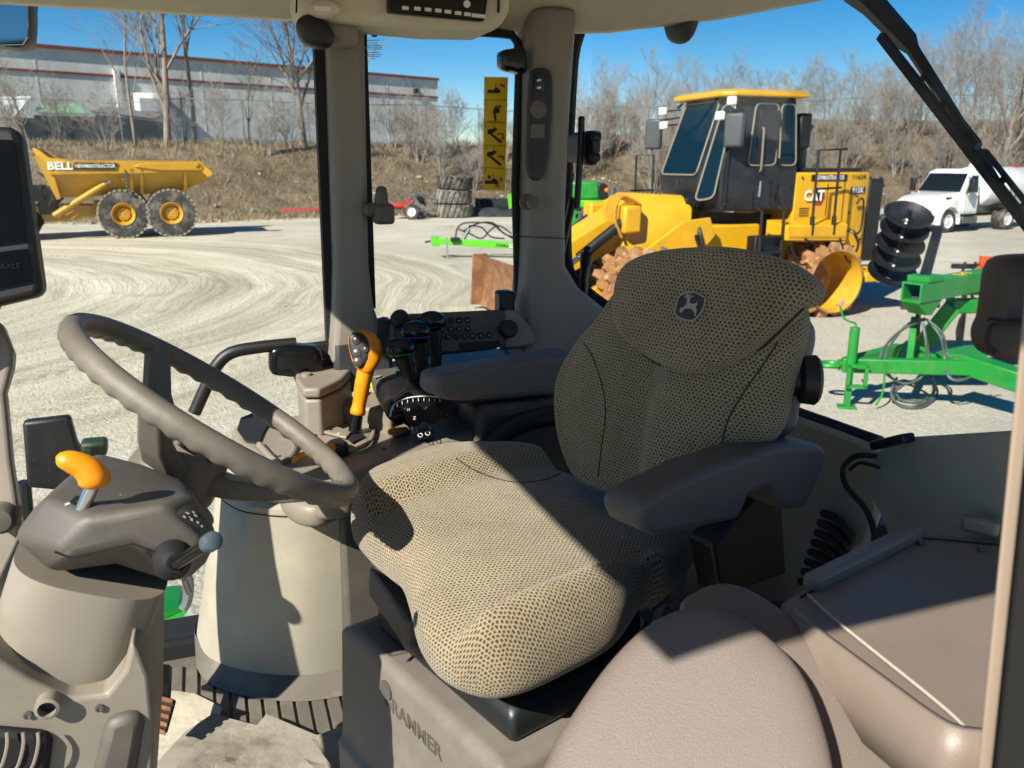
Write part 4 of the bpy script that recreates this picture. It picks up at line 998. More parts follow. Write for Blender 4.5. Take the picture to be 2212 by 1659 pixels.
MB().tube([lp(-1.88, -1, .6), lp(-1.88, 1, .6)], .2, 12).build('axle', M['mblack'], co)
MB().tube([lp(1.55, -1, .6), lp(1.55, 1, .6)], .2, 12).build('axle', M['mblack'], co)
MB().obox(lp(-3.1, 1.0, .62), FWD*.5, LFT*.5, UPZ*.08).build('scraper_bar', M['cat_y'], co, bevel=.02)

# ------------------------------------------------------------------ white tank trucks
def tanker(name, label, loc, rz, full=True):
    t = thing(name, label, 'truck', loc, rz)      # local: +x forward, +y its left, origin between the axles on the ground
    def B_(nm, mb, mat, **k): return mb.build(nm, M[mat], k.pop('parent', t), local=True, **k)
    wb = 3.9
    NX_ = 3.35
    for (x_, n2) in ((wb/2, 1), (-wb/2, 2)):
        for sg in (1, -1):
            wheel_local(t, (x_, sg*(1.0 if n2 == 1 else .95), .48), sg, .48, .28 if n2 == 1 else .55)
    B_('chassis', MB().box((-.3, 0, .72), (6.6, .8, .25)), 'mblack')
    if full:
        hood = MB().loft([[(3.35, -.70, .62), (3.35, .70, .62), (3.35, .70, 1.10), (3.3, .55, 1.25), (3.3, -.55, 1.25), (3.35, -.70, 1.10)],
                          [(2.6, -1.0, .70), (2.6, 1.0, .70), (2.6, 1.0, 1.25), (2.6, .75, 1.48), (2.6, -.75, 1.48), (2.6, -1.0, 1.25)],
                          [(1.25, -1.08, .75), (1.25, 1.08, .75), (1.25, 1.08, 1.4), (1.25, .85, 1.68), (1.25, -.85, 1.68), (1.25, -1.08, 1.4)]])
        B_('hood', hood, 'white', bevel=.08, seg=3)
        B_('bumper', MB().box((3.36, 0, .55), (.28, 2.2, .34)), 'steel', bevel=.05)
        gro = B_('grille', MB().box((3.355, 0, .95), (.06, .9, .40)), 'mblack', bevel=.03)
        for k in range(5): B_('grille_bar', MB().box((3.395, 0, .80+k*.08), (.02, .86, .03)), 'steel', parent=gro)
        for sg in (1, -1): B_('hood_vent', MB().box((1.9, sg*.98, 1.42), (.35, .03, .1)), 'mblack')
        for sg in (1, -1):
            B_('headlight', MB().obox((3.14, sg*.80, .98), (.16, -sg*.12, 0), (.02, sg*.10, 0), (0, 0, .13)), 'lamp', bevel=.04)
            fd = MB()
            for k in range(9):
                a = pi*k/8; fd.obox((wb/2+.62*cos(a), sg*1.06, .48+.62*sin(a)), (cos(a)*.04, 0, sin(a)*.04), (0, .14, 0), (-sin(a)*.14, 0, cos(a)*.14))
            B_('front_fender', fd, 'white', bevel=.02)
        cab = MB().loft([[(1.3, -1.1, .75), (1.3, 1.1, .75), (.12, 1.1, .75), (.12, -1.1, .75)],
                         [(1.25, -1.1, 1.62), (1.25, 1.1, 1.62), (.12, 1.1, 1.62), (.12, -1.1, 1.62)],
                         [(.72, -.98, 2.48), (.72, .98, 2.48), (.14, 1.0, 2.48), (.14, -1.0, 2.48)],
                         [(.5, -.85, 2.62), (.5, .85, 2.62), (.16, .9, 2.62), (.16, -.9, 2.62)]])
        cabo = B_('cab', cab, 'white', bevel=.05, seg=3)
        ws = [(1.262, -1.0, 1.68), (1.262, 1.0, 1.68), (.76, .9, 2.42), (.76, -.9, 2.42)]
        B_('windscreen', MB().prism(ws, (.03, 0, .02)), 'tglass', bevel=.01)
        for sg in (1, -1):
            B_('side_window', MB().prism([(1.02, sg*1.10, 1.66), (.25, sg*1.10, 1.66), (.25, sg*1.03, 2.35), (.66, sg*1.03, 2.35)], (0, sg*.012, 0)), 'tglass')
            d = B_('door', MB().prism([(1.1, sg*1.1, .85), (.2, sg*1.1, .85), (.2, sg*1.1, 1.58), (1.1, sg*1.1, 1.58)], (0, sg*.02, 0)), 'white', bevel=.015)
            B_('door_handle', MB().box((.2, sg*1.13, 1.45), (.16, .03, .05)), 'mblack', parent=d)
            B_('mirror', MB().box((1.15, sg*1.42, 1.95), (.14, .24, .55)), 'mblack', bevel=.04)
            B_('mirror_arm', MB().tube([(1.0, sg*1.1, 2.3), (1.12, sg*1.4, 2.15)], .025, 6).tube([(1.0, sg*1.1, 1.6), (1.12, sg*1.4, 1.72)], .025, 6), 'mblack')
            B_('step', MB().box((.55, sg*1.0, .5), (1.0, .25, .28)), 'steel', bevel=.03)
    tk = MB(); prof = []
    for x_, s in ((-.55, .82), (-.62, .97), (-.7, 1), (-4.0, 1), (-4.08, .97), (-4.16, .82)):
        prof.append([(x_, 1.14*s*cos(2*pi*k/32), 1.80+.90*s*sin(2*pi*k/32)) for k in range(32)])
    tko = B_('tank', tk.loft(prof), 'white', smooth=50)
    B_('frame_gap_box', MB().box((-.2, 0, 1.3), (.3, 1.5, 1.1)), 'mblack')
    B_('tank_saddle', MB().box((-2.05, 0, .95), (3.2, 1.3, .4)), 'steel')
    B_('manhole', MB().lathe((-1.1, 0, 2.66), (0, 0, 1), [(.35, 0), (.35, .16), (.3, .2)], 20), 'white', parent=tko)
    B_('fill_pipe', MB().tube(crom([(-.75, .15, 2.6), (-.75, .15, 2.95), (-.95, .15, 3.05), (-1.2, .15, 2.95)], 12, False), .06, 8), 'white', parent=tko)
    ring = MB().tube([(-1.0+.0*cos(a), 1.135, 1.6+.25*sin(a)) for a in [pi*k/10-pi/2 for k in range(11)]], .02, 5)
    B_('hose_hook', MB().tube(crom([(-1.9, 1.15, 1.9), (-1.95, 1.2, 1.5), (-2.1, 1.2, 1.3), (-2.25, 1.2, 1.5), (-2.3, 1.15, 1.9)], 16, False), .025, 6), 'mblack')
    B_('rear_mudguard', MB().box((-wb/2-.1, 0, 1.02), (1.3, 2.2, .05)), 'mblack')
    B_('valve', MB().lathe((-3.6, .2, 2.5), (0, 0, 1), [(.06, 0), (.06, .2), (.16, .22), (.16, .26), (.02, .27)], 10), 'red')
    return t
def wheel_local(t, c, sg, R_, W_):
    c = Vector(c); ax = Vector((0, sg, 0))
    MB().lathe(c, ax, [(R_*.55, -W_*.45), (R_*.85, -W_*.5), (R_, -W_*.38), (R_, W_*.38), (R_*.85, W_*.5), (R_*.58, W_*.45)], 32, cap=False).build('tyre', M['tyre'], t, local=True)
    MB().lathe(c, ax, [(R_*.6, W_*.45), (R_*.55, W_*.46), (R_*.5, W_*.3), (R_*.32, W_*.25), (R_*.3, W_*.38), (.001, W_*.4)], 24, cap=False).build('rim', M['white'], t, local=True)
fw_, rw_ = onz(2042, 503, 0), onz(2146, 497, 0)
hd_ = (fw_-rw_).normalized(); rz = atan2(hd_.y, hd_.x)
lft = Vector((-hd_.y, hd_.x, 0))
KT = .86
cen = fw_-hd_*1.95*KT-lft*1.05*KT
tanker('tank_truck', 'white tank truck with its hood and windscreen facing the yard', cen, rz).scale = (KT, KT, KT)
cen2 = atd(2235, 400, 40); tanker('tank_truck', 'white round tank with red valve at the right edge, behind the other', (cen2.x+1.2, 40, 0), rz+.3, full=False)

# ------------------------------------------------------------------ green disc plow: built in its own axes
pw = thing('disc_plow', 'green disc plow with coiled hoses standing on its jack', 'plow', onz(1812, 865, 0))
foot_ = onz(1812, 865, 0)
ZT_ = .44
hz = onz(1800, 792, ZT_)
def gp(px, py, z): return onz(px, py, z)
A = gp(1830, 788, ZT_); Bv = gp(2150, 795, ZT_+.04)
tdir = (Bv-A).normalized(); tside = tdir.cross(UPZ).normalized()
tg = MB().span(A-tdir*.05, Bv, .12, .15); tg.build('tongue', M['green'], pw, bevel=.01)
A2 = gp(1905, 770, ZT_+.06); B2 = gp(2200, 745, ZT_+.06)
MB().span(A+tside*-.06, A2+Vector((.35, .35, 0)), .1, .13).build('tongue_brace', M['green'], pw, bevel=.01)
ringo = MB(); rc = A-tdir*.17
ringo.tube([rc+tdir*(.10*cos(a))+tside*(.075*sin(a)) for a in [2*pi*k/20 for k in range(21)]], .03, 8)
ringo.obox(A-tdir*.03, tdir*.06, tside*.05, UPZ*.05); ringo.build('hitch_ring', M['green'], pw, bevel=0)
jp = A+tdir*.02+tside*.10
jk = MB().span(Vector((jp.x, jp.y, .0)), Vector((jp.x, jp.y, .42)), .075, .06, up=tdir).tube([(jp.x, jp.y, .40), (jp.x, jp.y, .86)], .05, 12)
jk.obox((jp.x, jp.y, .012), tdir*.09, tside*.07, UPZ*.012)
jo = jk.build('jack', M['green'], pw, bevel=.004)
MB().tube(crom([(jp.x, jp.y, .86), (jp.x, jp.y, .9), (jp.x-.12, jp.y, .95), (jp.x-.17, jp.y+.02, 1.08)], 12, False), .012, 6).build('crank', M['green'], jo)
R = random.Random(4); rb = MB()
for k in range(7): rb.add([Vector((jp.x-.17, jp.y+.02, 1.09))+Vector((R.uniform(-.05, .05), R.uniform(-.05, .05), R.uniform(-.03, .08))) for _ in range(3)], [(0, 1, 2)])
rb.build('pink_ribbon', M['pink'], jo, smooth=0, merge=False)
bk = jp+tside*.07; bmb = MB()
for (dx, dz_, w, h) in ((-.085, 0, .018, .12), (.085, 0, .018, .12), (0, .11, .1, .018), (0, -.11, .1, .018)): bmb.obox(Vector((bk.x, bk.y, .36))+tdir*(dx+.06)+UPZ*dz_, tdir*w, UPZ*h, tside*.02)
bmb.build('jack_bracket', M['green'], pw)
MB().tube(crom([A+tdir*.35+tside*.08+UPZ*.05, A+tdir*.36+tside*.1-UPZ*.25, A+tdir*.3+tside*.12-UPZ*.4], 10, False), .012, 5).build('safety_chain', M['green'], pw)
# rear cross frame to the right
C1 = gp(2090, 795, ZT_); 
MB().span(gp(2080, 782, .5), gp(2215, 826, .42), .22, .2).build('cross_frame', M['green'], pw, bevel=.015)
MB().prism([gp(1960, 775, .42), gp(2130, 775, .42), gp(2150, 745, .42), gp(1990, 742, .42)], UPZ*.05).build('deck_plate', M['green'], pw, bevel=.01)
# sloping mast
p1, p2 = gp(1985, 752, .5), gp(2060, 660, 1.0)
MB().span(p1, p2, .20, .17).build('mast', M['green'], pw, bevel=.015)
MB().span(p2-Vector((.05, 0, 0)), gp(2215, 660, .98), .16, .15).build('mast_head', M['green'], pw, bevel=.015)
MB().span(gp(1963, 790, .44), gp(1975, 690, .86), .07, .12).build('front_post', M['green'], pw, bevel=.01)
cyl = MB().tube([gp(2035, 626, 1.16), gp(2230, 625, 1.12)], .06, 12).tube([gp(1990, 628, 1.14), gp(2040, 626, 1.15)], .035, 10); cyl.build('hydraulic_cylinder', M['green'], pw)
# upper gang beam with number
g1, g2 = gp(1968, 632, 1.22), gp(2260, 578, 1.30)
bd = (g2-g1).normalized(); bs_ = bd.cross(UPZ).normalized()
hb_ = MB()
for (oo, w, h) in ((bs_*.10, .02, .2), (-bs_*.10, .02, .2)): hb_.span(g1+oo, g2+oo, w, .2)
hb_.span(g1+UPZ*.09, g2+UPZ*.09, .216, .02); hb_.span(g1-UPZ*.09, g2-UPZ*.09, .216, .02)
beam = hb_.build('gang_beam', M['green'], pw, bevel=.004)
text('number_lettering', '640', gp(2065, 593, 1.34)*0+g1.lerp(g2, .33)+UPZ*.101, -bd, -bs_.cross(UPZ).cross(UPZ)*0+(-bs_ if bs_.dot(ORG-g1) > 0 else bs_)*-1, .12, M['yel'], beam, depth=.003, bold=.03, width=.26)
MB().hull2([g1-UPZ*.1+bs_*.1, g1+bd*.42-UPZ*.1+bs_*.1, g1+bd*.26-UPZ*.25+bs_*.1, g1+bd*.15-UPZ*.24+bs_*.1],
           [g1-UPZ*.1-bs_*.1, g1+bd*.42-UPZ*.1-bs_*.1, g1+bd*.26-UPZ*.25-bs_*.1, g1+bd*.15-UPZ*.24-bs_*.1]).build('beam_bracket', M['green'], pw, bevel=.01)
MB().obox(g1+bd*.22+UPZ*.13, bd*.13, bs_*.12, UPZ*.03).build('clamp_plate', M['green'], pw, bevel=.005)
# black shank up to the folded gang and down to the bearing
s1 = g1+bd*.2+UPZ*.12; s2 = gp(2025, 500, 1.75); 
MB().span(s1, s2, .10, .08).build('gang_hanger', M['mblack'], pw, bevel=.01)
MB().span(g1+bd*.1-UPZ*.1, gp(1955, 660, .82), .1, .1).build('gang_hanger', M['mblack'], pw, bevel=.01)
MB().span(gp(1945, 655, .80), gp(2030, 660, .80), .08, .05).build('bearing_bar', M['mblack'], pw, bevel=.005)
# five discs on the folded gang
e0, e1 = atd(1960, 470, 9.75), atd(1925, 592, 9.55)
gax = ((e0-e1).normalized()*.55+Vector((-.18, -.55, .12))).normalized()
for k in range(5):
    c = e0.lerp(e1, k/4)
    dsk = MB().lathe(c, gax, [(.001, -.07), (.11, -.055), (.2, -.018), (.266, .04), (.272, .04), (.272, .045), (.2, -.004), (.11, -.042), (.001, -.056)], 40, cap=False)
    o = dsk.build('disc_blade', M['discsteel'], pw)
    MB().lathe(c, gax, [(.07, -.06), (.07, -.02), (.035, .0), (.03, .09), (.001, .1)], 12).build('hub_nut', M['mblack'], o)
MB().tube([e0, e1], .025, 8).build('gang_shaft', M['steel'], pw)
for (px, py, z) in ((1975, 730, .33), (2075, 715, .33)):
    c = gp(px, py, z)
    MB().lathe(c, tdir*.95+tside*.3, [(.001, -.06), (.15, -.04), (.30, .03), (.31, .04), (.15, -.02), (.001, -.04)], 32, cap=False).build('disc_blade', M['discsteel'], pw)
    MB().tube([c, c+UPZ*.5], .02, 6).build('disc_arm', M['mblack'], pw)
MB().tube([gp(1995, 740, .33), gp(2200, 742, .33)], .025, 6).build('disc_axle', M['mblack'], pw)
# hoses: coil beside the tongue
hm = pm('hose_grey_green', '#46554f', .5, var=.1)
top_ = gp(1985, 690, .92)
def hose(pix, r=.014):
    pts = []
    for (px, py, z) in pix: pts.append(gp(px, py, z))
    return crom(pts, 48, False)
hl = [[(2000, 690, .92), (1945, 715, .75), (1905, 760, .6), (1908, 800, .4), (1950, 828, .25), (1990, 815, .35), (2005, 770, .55), (1995, 700, .88)],
      [(1998, 688, .92), (1955, 705, .8), (1912, 770, .55), (1925, 815, .3), (1965, 830, .22), (1998, 800, .4), (2000, 740, .7), (1992, 695, .9)],
      [(2005, 692, .92), (2035, 720, .8), (2045, 760, .6), (2045, 800, .45), (2065, 820, .35), (2110, 800, .42), (2140, 782, .5)],
      [(2002, 690, .92), (2030, 725, .78), (2040, 770, .56), (2048, 812, .4), (2075, 822, .36), (2120, 802, .42), (2160, 785, .48)],
      [(1938, 815, .3), (1925, 850, .12), (1940, 872, .02), (1975, 878, .02), (2010, 862, .03), (2020, 830, .2), (2005, 790, .45)],
      [(1935, 818, .28), (1930, 860, .06), (1955, 880, .02), (1995, 878, .02), (2025, 850, .06), (2012, 815, .3)],
      [(1960, 830, .2), (1985, 840, .15), (2005, 855, .06), (1985, 868, .03), (1950, 865, .03), (1935, 850, .1)]]
for h in hl: MB().tube(hose(h), .013, 6).build('hydraulic_hose', hm, pw)

# ------------------------------------------------------------------ tyres, pipe, wagon and the rest of the row
def big_tyre(t, c, ax, R_, W_, mt='tyre_d'):
    prof = [(R_*.55, -W_*.40), (R_*.62, -W_*.5), (R_*.86, -W_*.5), (R_*.97, -W_*.42), (R_, -W_*.2), (R_, W_*.2), (R_*.97, W_*.42), (R_*.86, W_*.5), (R_*.62, W_*.5), (R_*.55, W_*.40), (R_*.58, 0)]
    ty = MB().lathe(c, ax, prof+[prof[0]], 36, cap=False).build('casing', M[mt], t)
    x, y, z = basis(ax); lm = MB(); c = Vector(c)
    for k in range(22):
        a = 2*pi*k/22; rd = x*cos(a)+y*sin(a); tg = z.cross(rd)
        lm.obox(c+rd*R_*.985, rd*.05, tg*(pi*R_/22*.62), (z+tg*.35)*W_*.44)
    tag(lm.build('tread', M[mt], ty, smooth=0), kind='stuff')
D0 = 39.6; tp = atd(978, 460, D0); scm = D0/F_PX
for k, (zc, lab, dx) in enumerate(((.31, 'bottom tyre of the stack of three at the foot of the bank', .05), (.95, 'middle tyre of the stack of three at the foot of the bank', 0), (1.58, 'top tyre of the stack of three, darker rubber, below the evergreen bush', .12))):
    t = thing('tyre', lab, 'tyre', (tp.x+dx, D0, zc-.3), 0, 'stack of worn tyres')
    big_tyre(t, (tp.x+dx, D0, zc), (0.02*k, 0, 1), .86 if k < 2 else .80, .62, 'tyre_d' if k < 2 else 'tyre')
t = thing('tyre', 'worn tyre leaning on the left of the tyre stack', 'tyre', (tp.x-1.35, D0-.2, 0)); big_tyre(t, (tp.x-1.35, D0-.2, .55), (.55, -.35, .75), .72, .4)
t = thing('corrugated_pipe', 'long black corrugated pipe lying right of the tyre stack', 'pipe', (tp.x+2.3, 41, 0))
pp = []
for k in range(60):
    x_ = .05*k; pp.append((.36 if k % 2 else .42, x_*1.1))
MB().lathe((tp.x+1.0, 41, .42), (1, 0, 0), pp, 24).build('pipe_wall', M['pipe'], t, smooth=0)
t = thing('black_liner', 'crumpled black sheet in front of the corrugated pipe', 'sheet', (tp.x+2, 40, 0))
sh = MB(); R = random.Random(8)
gx, gy = 14, 6
for j in range(gy+1):
    for i in range(gx+1): sh.v.append(Vector((tp.x+.9+i*.17, 39.6+j*.16, max(.02, .45*sin(pi*j/gy)*(1-.03*i)+R.uniform(-.07, .07)))))
sh.f = [(j*(gx+1)+i, j*(gx+1)+i+1, (j+1)*(gx+1)+i+1, (j+1)*(gx+1)+i) for j in range(gy) for i in range(gx)]
sh.build('sheet', M['pipe'], t)
D1 = 37.9
t = thing('wagon_chassis', 'red four-wheeled wagon chassis with white wheels at the foot of the bank', 'wagon', (-6.2, D1, 0))
def wx(px): return atd(px, 460, D1).x
MB().span((wx(608), D1, .42), (wx(700), D1+.2, .48), .08, .08).build('drawbar', M['red'], t)
MB().span((wx(700), D1+.2, .5), (wx(888), D1+.2, .52), .12, .14).build('reach_pole', M['red'], t)
for px in (703, 878):
    MB().box((wx(px)+.15, D1+.6, .55), (.12, 1.5, .12)).box((wx(px)+.1, D1+.1, .75), (.1, .1, .35)).box((wx(px)+.1, D1+1.1, .75), (.1, .1, .35)).build('axle', M['red'], t)
    for dy in (-.2, 1.4):
        c = Vector((wx(px)+.25, D1+dy, .36))
        ty = MB().lathe(c, (0, -1, 0), [(.2, -.1), (.3, -.12), (.36, -.08), (.36, .08), (.3, .12), (.2, .1)], 24, cap=False).build('tyre', M['tyre'], t)
        MB().lathe(c, (0, -1, 0), [(.21, .1), (.18, .05), (.08, .04), (.07, .1), (.001, .11)], 20, cap=False).build('rim', M['white'], t)
MB().box((wx(862), D1+.5, .62), (1.1, 1.0, .16)).build('bolster', M['red'], t, bevel=.02)

# lime green mower tongue
D2 = 22.5
t = thing('mower', 'lime green pull-type mower with a black hose rack, seen through the side window', 'mower', (-1.2, D2, 0))
def mp(px, py, y=0): p = atd(px, py, D2); return Vector((p.x, D2+y, p.z))
MB().span(mp(935, 520), mp(1180, 532, -.3), .16, .17).build('tongue', M['lgreen'], t, bevel=.01)
MB().prism([mp(930, 511, -.1), mp(945, 511, -.1), mp(948, 532, -.1), mp(934, 532, -.1)], (0, .2, 0)).build('hitch_plate', M['lgreen'], t)
MB().span(mp(930, 521), mp(918, 523), .05, .05).build('hitch_pin', M['mblack'], t)
MB().span(mp(968, 556, -.1), mp(965, 512, -.1), .05, .05, up=(0, 1, 0)).build('jack', M['galv'], t)
MB().obox(mp(968, 557, -.1), (.12, 0, 0), (0, .1, 0), (0, 0, .015)).build('jack_foot', M['galv'], t)
MB().tube([mp(1000, 518, -.1), mp(1014, 494, -.1)], .05, 8).build('cylinder', M['steel'], t)
MB().box(mp(984, 516, -.15), (.24, .2, .1)).build('valve_block', M['mblack'], t)
pl = MB().prism([mp(1060, 523, -.19), mp(1150, 527, -.4), mp(1150, 535, -.4), mp(1060, 532, -.19)], (0, .02, 0)).build('name_plate', M['print_w'], t)
text('maker_lettering', 'SCHULTE', mp(1092, 528.5, -.28), (mp(1150, 527, -.4)-mp(1060, 523, -.19)), UPZ, .07, M['print_k'], t, depth=.02, bold=.02, width=.5)
hs = MB()
for k, h in enumerate([[(985, 515), (990, 490), (1010, 480), (1060, 482), (1085, 500), (1110, 515)], [(1000, 500), (1030, 483), (1065, 481), (1090, 505), (1120, 512)], [(990, 495), (1015, 505), (1040, 515), (1062, 495), (1080, 488), (1105, 505)], [(1012, 488), (1040, 492), (1060, 512), (1090, 516)]]):
    hs.tube(crom([mp(x, y, .1*k-.2) for x, y in h], 24, False), .022, 5)
hs.build('hydraulic_hose', M['rubber'], t)
MB().box(mp(1170, 500, .4), (.9, 1.0, .9)).build('mower_deck', M['lgreen'], t, bevel=.05)
MB().prism([mp(1094, 432, 4), mp(1125, 432, 4), mp(1125, 460, 4), mp(1098, 470, 4)], (0, .5, 0)).build('deck_wing', M['lgreen'], t)
c = mp(1150, 540, -.1); c.z = .4
big = MB().lathe(c, (0, -1, 0), [(.2, -.1), (.38, -.12), (.4, 0), (.38, .12), (.2, .1)], 24).build('tyre', M['tyre'], t)

# green farm machine half hidden behind the compactor
D3 = 24.0
t = thing('green_harvester', 'dark green farm machine with an orange lamp behind the compactor', 'farm machine', (atd(1280, 450, D3).x, D3, 0))
def fp3(px, py, y=0): p = atd(px, py, D3); return Vector((p.x, D3+y, p.z))
MB().prism([fp3(1232, 393), fp3(1296, 392), fp3(1300, 430), fp3(1232, 432)], (0, 1.2, 0)).build('hood', M['green'], t, bevel=.05)
MB().prism([fp3(1290, 393, -.05), fp3(1312, 398, -.05), fp3(1314, 432, -.05), fp3(1292, 432, -.05)], (0, 1.2, 0)).build('radiator', M['mblack'], t, bevel=.05)
MB().sph(fp3(1310, 411, -.1), .07, 10, 6).build('orange_lamp', M['amber'], t)
MB().prism([fp3(1232, 432, -.2), fp3(1345, 432, -.2), fp3(1340, 447, -.2), fp3(1235, 448, -.2)], (0, 1.4, 0)).build('platform', M['lgreen'], t, bevel=.03)
MB().tube([fp3(1322, 405, -.1), fp3(1322, 434, -.1)], .09, 10).build('air_cleaner', pm('grey_plastic', '#4d5052', .6), t)
MB().prism([fp3(1236, 450, -.1), fp3(1300, 455, -.1), fp3(1310, 500, -.1), fp3(1236, 505, -.1)], (0, .9, 0)).build('side_shield', M['green'], t, bevel=.05)
c = fp3(1288, 478, -.5); 
MB().lathe(c, (0.2, -1, 0), [(.3, -.2), (.52, -.22), (.58, -.1), (.58, .1), (.52, .22), (.3, .18)], 28, cap=False).build('tyre', M['tyre'], t)
MB().lathe(c, (0.2, -1, 0), [(.31, .17), (.25, .1), (.001, .12)], 20, cap=False).build('rim', M['cat_y'], t)
MB().span(fp3(1230, 446, -.4), fp3(1320, 470, -.5), .12, .1).build('front_arm', M['mblack'], t)
t = thing('pallet_of_sheets', 'pale blue grey wrapped sheets beside the dark green farm machine', 'sheets', (atd(1350, 440, 27).x, 27, 0))
p = atd(1345, 432, 27)
MB().prism([Vector((p.x-.55, 27, 0)), Vector((p.x+.7, 27, 0)), Vector((p.x+.7, 27, p.z)), Vector((p.x-.55, 27, p.z))], (0, 1.1, 0)).build('bundle', pm('wrapped_blue', '#8fa3ad', .5), t, bevel=.06)
# orange implement at the right
t = thing('orange_implement', 'orange implement with black shanks beyond the green plow', 'farm implement', onz(2150, 610, 0))
D4 = 14.0
def op(px, py, y=0): p = atd(px, py, D4); return Vector((p.x, D4+y, p.z))
MB().span(op(2118, 562), op(2260, 570), .12, .14).build('tool_bar', M['orangep'], t, bevel=.01)
MB().span(op(2118, 562), op(2124, 585, -.2), .06, .06).build('leg', M['orangep'], t)
MB().span(op(2128, 568), op(2100, 590), .04, .05).build('brace', M['orangep'], t)
for px in (2085, 2108, 2128, 2150, 2175):
    a = op(px, 575, .2); MB().tube(crom([a+Vector((.1, 0, .05)), a+Vector((.05, 0, -.25)), a+Vector((-.06, 0, -.42)), a+Vector((0, 0, -.62))], 10, False), .025, 6).build('shank', M['mblack'], t)
MB().span(op(2070, 578, .2), op(2260, 580, .2), .08, .08).build('rear_bar', M['mblack'], t)

# ================================================================== THE TRACTOR CAB
cabt = thing('tractor_cab', 'beige and grey tractor cab shell with its pillars, roof lining and windows', 'tractor cab', cw(.3, .95, 1.40))
def cb(nm, mb, mat, parent=None, **k): return mb.build(nm, M[mat], parent or cabt, **k)
FZ = 1.48
def poly_uv(l, z): return [cw(u, v, z) for u, v in l]
# floor pan and ribbed mat
cb('floor_pan', MB().prism(poly_uv([(-.95, .15), (-.95, 1.76), (.95, 1.72), (.95, .2)], FZ-.06), UPZ*.05), 'mat')
fm = MB().prism(poly_uv([(-.9, .2), (-.9, 1.70), (.62, 1.70), (.62, .2)], FZ-.008), UPZ*.008)
k = 0
u = -.7
while u < .5:
    fm.prism(poly_uv([(u, .5), (u+.024, .5), (u+.024, 1.66), (u, 1.66)], FZ), UPZ*.006); u += .029
cb('floor_mat', fm, 'mat', bevel=.002, seg=1)
# right sill and front sill under the windows
cb('side_sill', MB().prism([cw(-.95, 1.70, FZ-.05), cw(-.95, 1.82, FZ-.05), cw(-.95, 1.82, FZ+.03), cw(-.95, 1.70, FZ+.03)], BK*1.3), 'rubber')
# B pillar (right side)
pb0, pb1 = .232, .308
def upill(z): return 0.0
bp = MB().loft([[cw(.215, 1.665, 2.10), cw(.36, 1.665, 2.10), cw(.35, 1.76, 2.10), cw(.215, 1.76, 2.10)],
                [cw(.222, 1.66, 2.15), cw(.325, 1.66, 2.15), cw(.32, 1.76, 2.15), cw(.222, 1.76, 2.15)],
                [cw(.228, 1.66, 2.20), cw(.306, 1.66, 2.22), cw(.306, 1.76, 2.22), cw(.228, 1.76, 2.20)],
                [cw(.236, 1.67, 2.30), cw(.302, 1.67, 2.30), cw(.302, 1.76, 2.30), cw(.236, 1.76, 2.30)],
                [cw(.250, 1.69, 2.82), cw(.320, 1.69, 2.82), cw(.320, 1.78, 2.82), cw(.250, 1.78, 2.82)]])
cb('side_pillar', bp, 'pillar', bevel=.012, seg=3)
cb('window_seal', MB().span(cw(.222, 1.735, 1.95), cw(.238, 1.755, 2.82), .018, .03, up=RT).span(cw(.317, 1.745, 2.2), cw(.326, 1.76, 2.8), .012, .03, up=RT), 'rubber')
# front right window: glass, lower frame
cb('front_side_glass', MB().prism([cw(-.95, 1.745, 1.50), cw(.23, 1.745, 1.50), cw(.245, 1.765, 2.80), cw(-.95, 1.765, 2.80)], RT*.004), 'glass', smooth=0)
cb('front_side_frame', MB().span(cw(-.95, 1.75, 1.49), cw(.24, 1.75, 1.49), .05, .05), 'rubber')
cb('front_side_top_frame', MB().span(cw(-.95, 1.77, 2.80), cw(.25, 1.77, 2.80), .05, .03), 'rubber')
wl = [(440, 796), (560, 752), (722, 732), (740, 800), (640, 830), (560, 870), (420, 900)]
# rear side window
cb('rear_side_glass', MB().prism([cw(.305, 1.745, 2.10), cw(.68, 1.745, 2.10), cw(.68, 1.77, 2.79), cw(.315, 1.77, 2.79)], RT*.004), 'glass', smooth=0)
fr = MB(); cor = [onv(1120, 665, 1.735), onv(1113, 400, 1.74), onv(1122, 130, 1.75), onv(1118, 92, 1.75), onv(1106, 76, 1.75), onv(1080, 72, 1.75), onv(790, 54, 1.75)]
fr.tube(cor, .009, 8); cb('rear_side_seal', fr, 'rubber')
# C pillar (right rear corner)
cpil = MB()
secs = []
for (z, a0, a1, vn, vf) in ((1.85, .60, .90, 1.58, 1.76), (2.10, .62, .88, 1.60, 1.76), (2.17, .635, .84, 1.62, 1.76), (2.23, .642, .765, 1.635, 1.77), (2.28, .645, .735, 1.64, 1.77), (2.40, .65, .735, 1.645, 1.77), (2.62, .655, .745, 1.65, 1.78), (2.80, .66, .760, 1.66, 1.79)):
    secs.append([cw(a0, vn+.03, z), cw(a0+.03, vn, z), cw(a1-.02, vn, z), cw(a1, vn+.04, z), cw(a1, vf, z), cw(a0, vf, z)])
cpil.loft(secs); cb('corner_pillar', cpil, 'pillar', bevel=.01, seg=3)
def v_cp(z): return 1.645 if z < 2.45 else 1.65
sw = [(1150, 150), (1170, 146), (1186, 152), (1192, 180), (1190, 260), (1182, 345), (1170, 385), (1155, 390), (1142, 382), (1139, 330), (1142, 230), (1146, 170)]
sp0 = cw(.7, 1.644, 2.5); nn = -RT
pan = MB(); pillow(pan, [onplane(x, y, sp0, nn) for x, y in sw], sp0, nn, .006, .02, p=5, cnt=40, rings=5)
swp = cb('pillar_switch_panel', pan, 'black')
def on_sw(x, y, d=.008): return onplane(x, y, sp0+nn*d, nn)
MB().prism([on_sw(x, y, .006) for x, y in [(1154, 160), (1174, 160), (1173, 198), (1153, 198)]], nn*.006).build('rocker_switch', M['black_gl'], swp, bevel=.002)
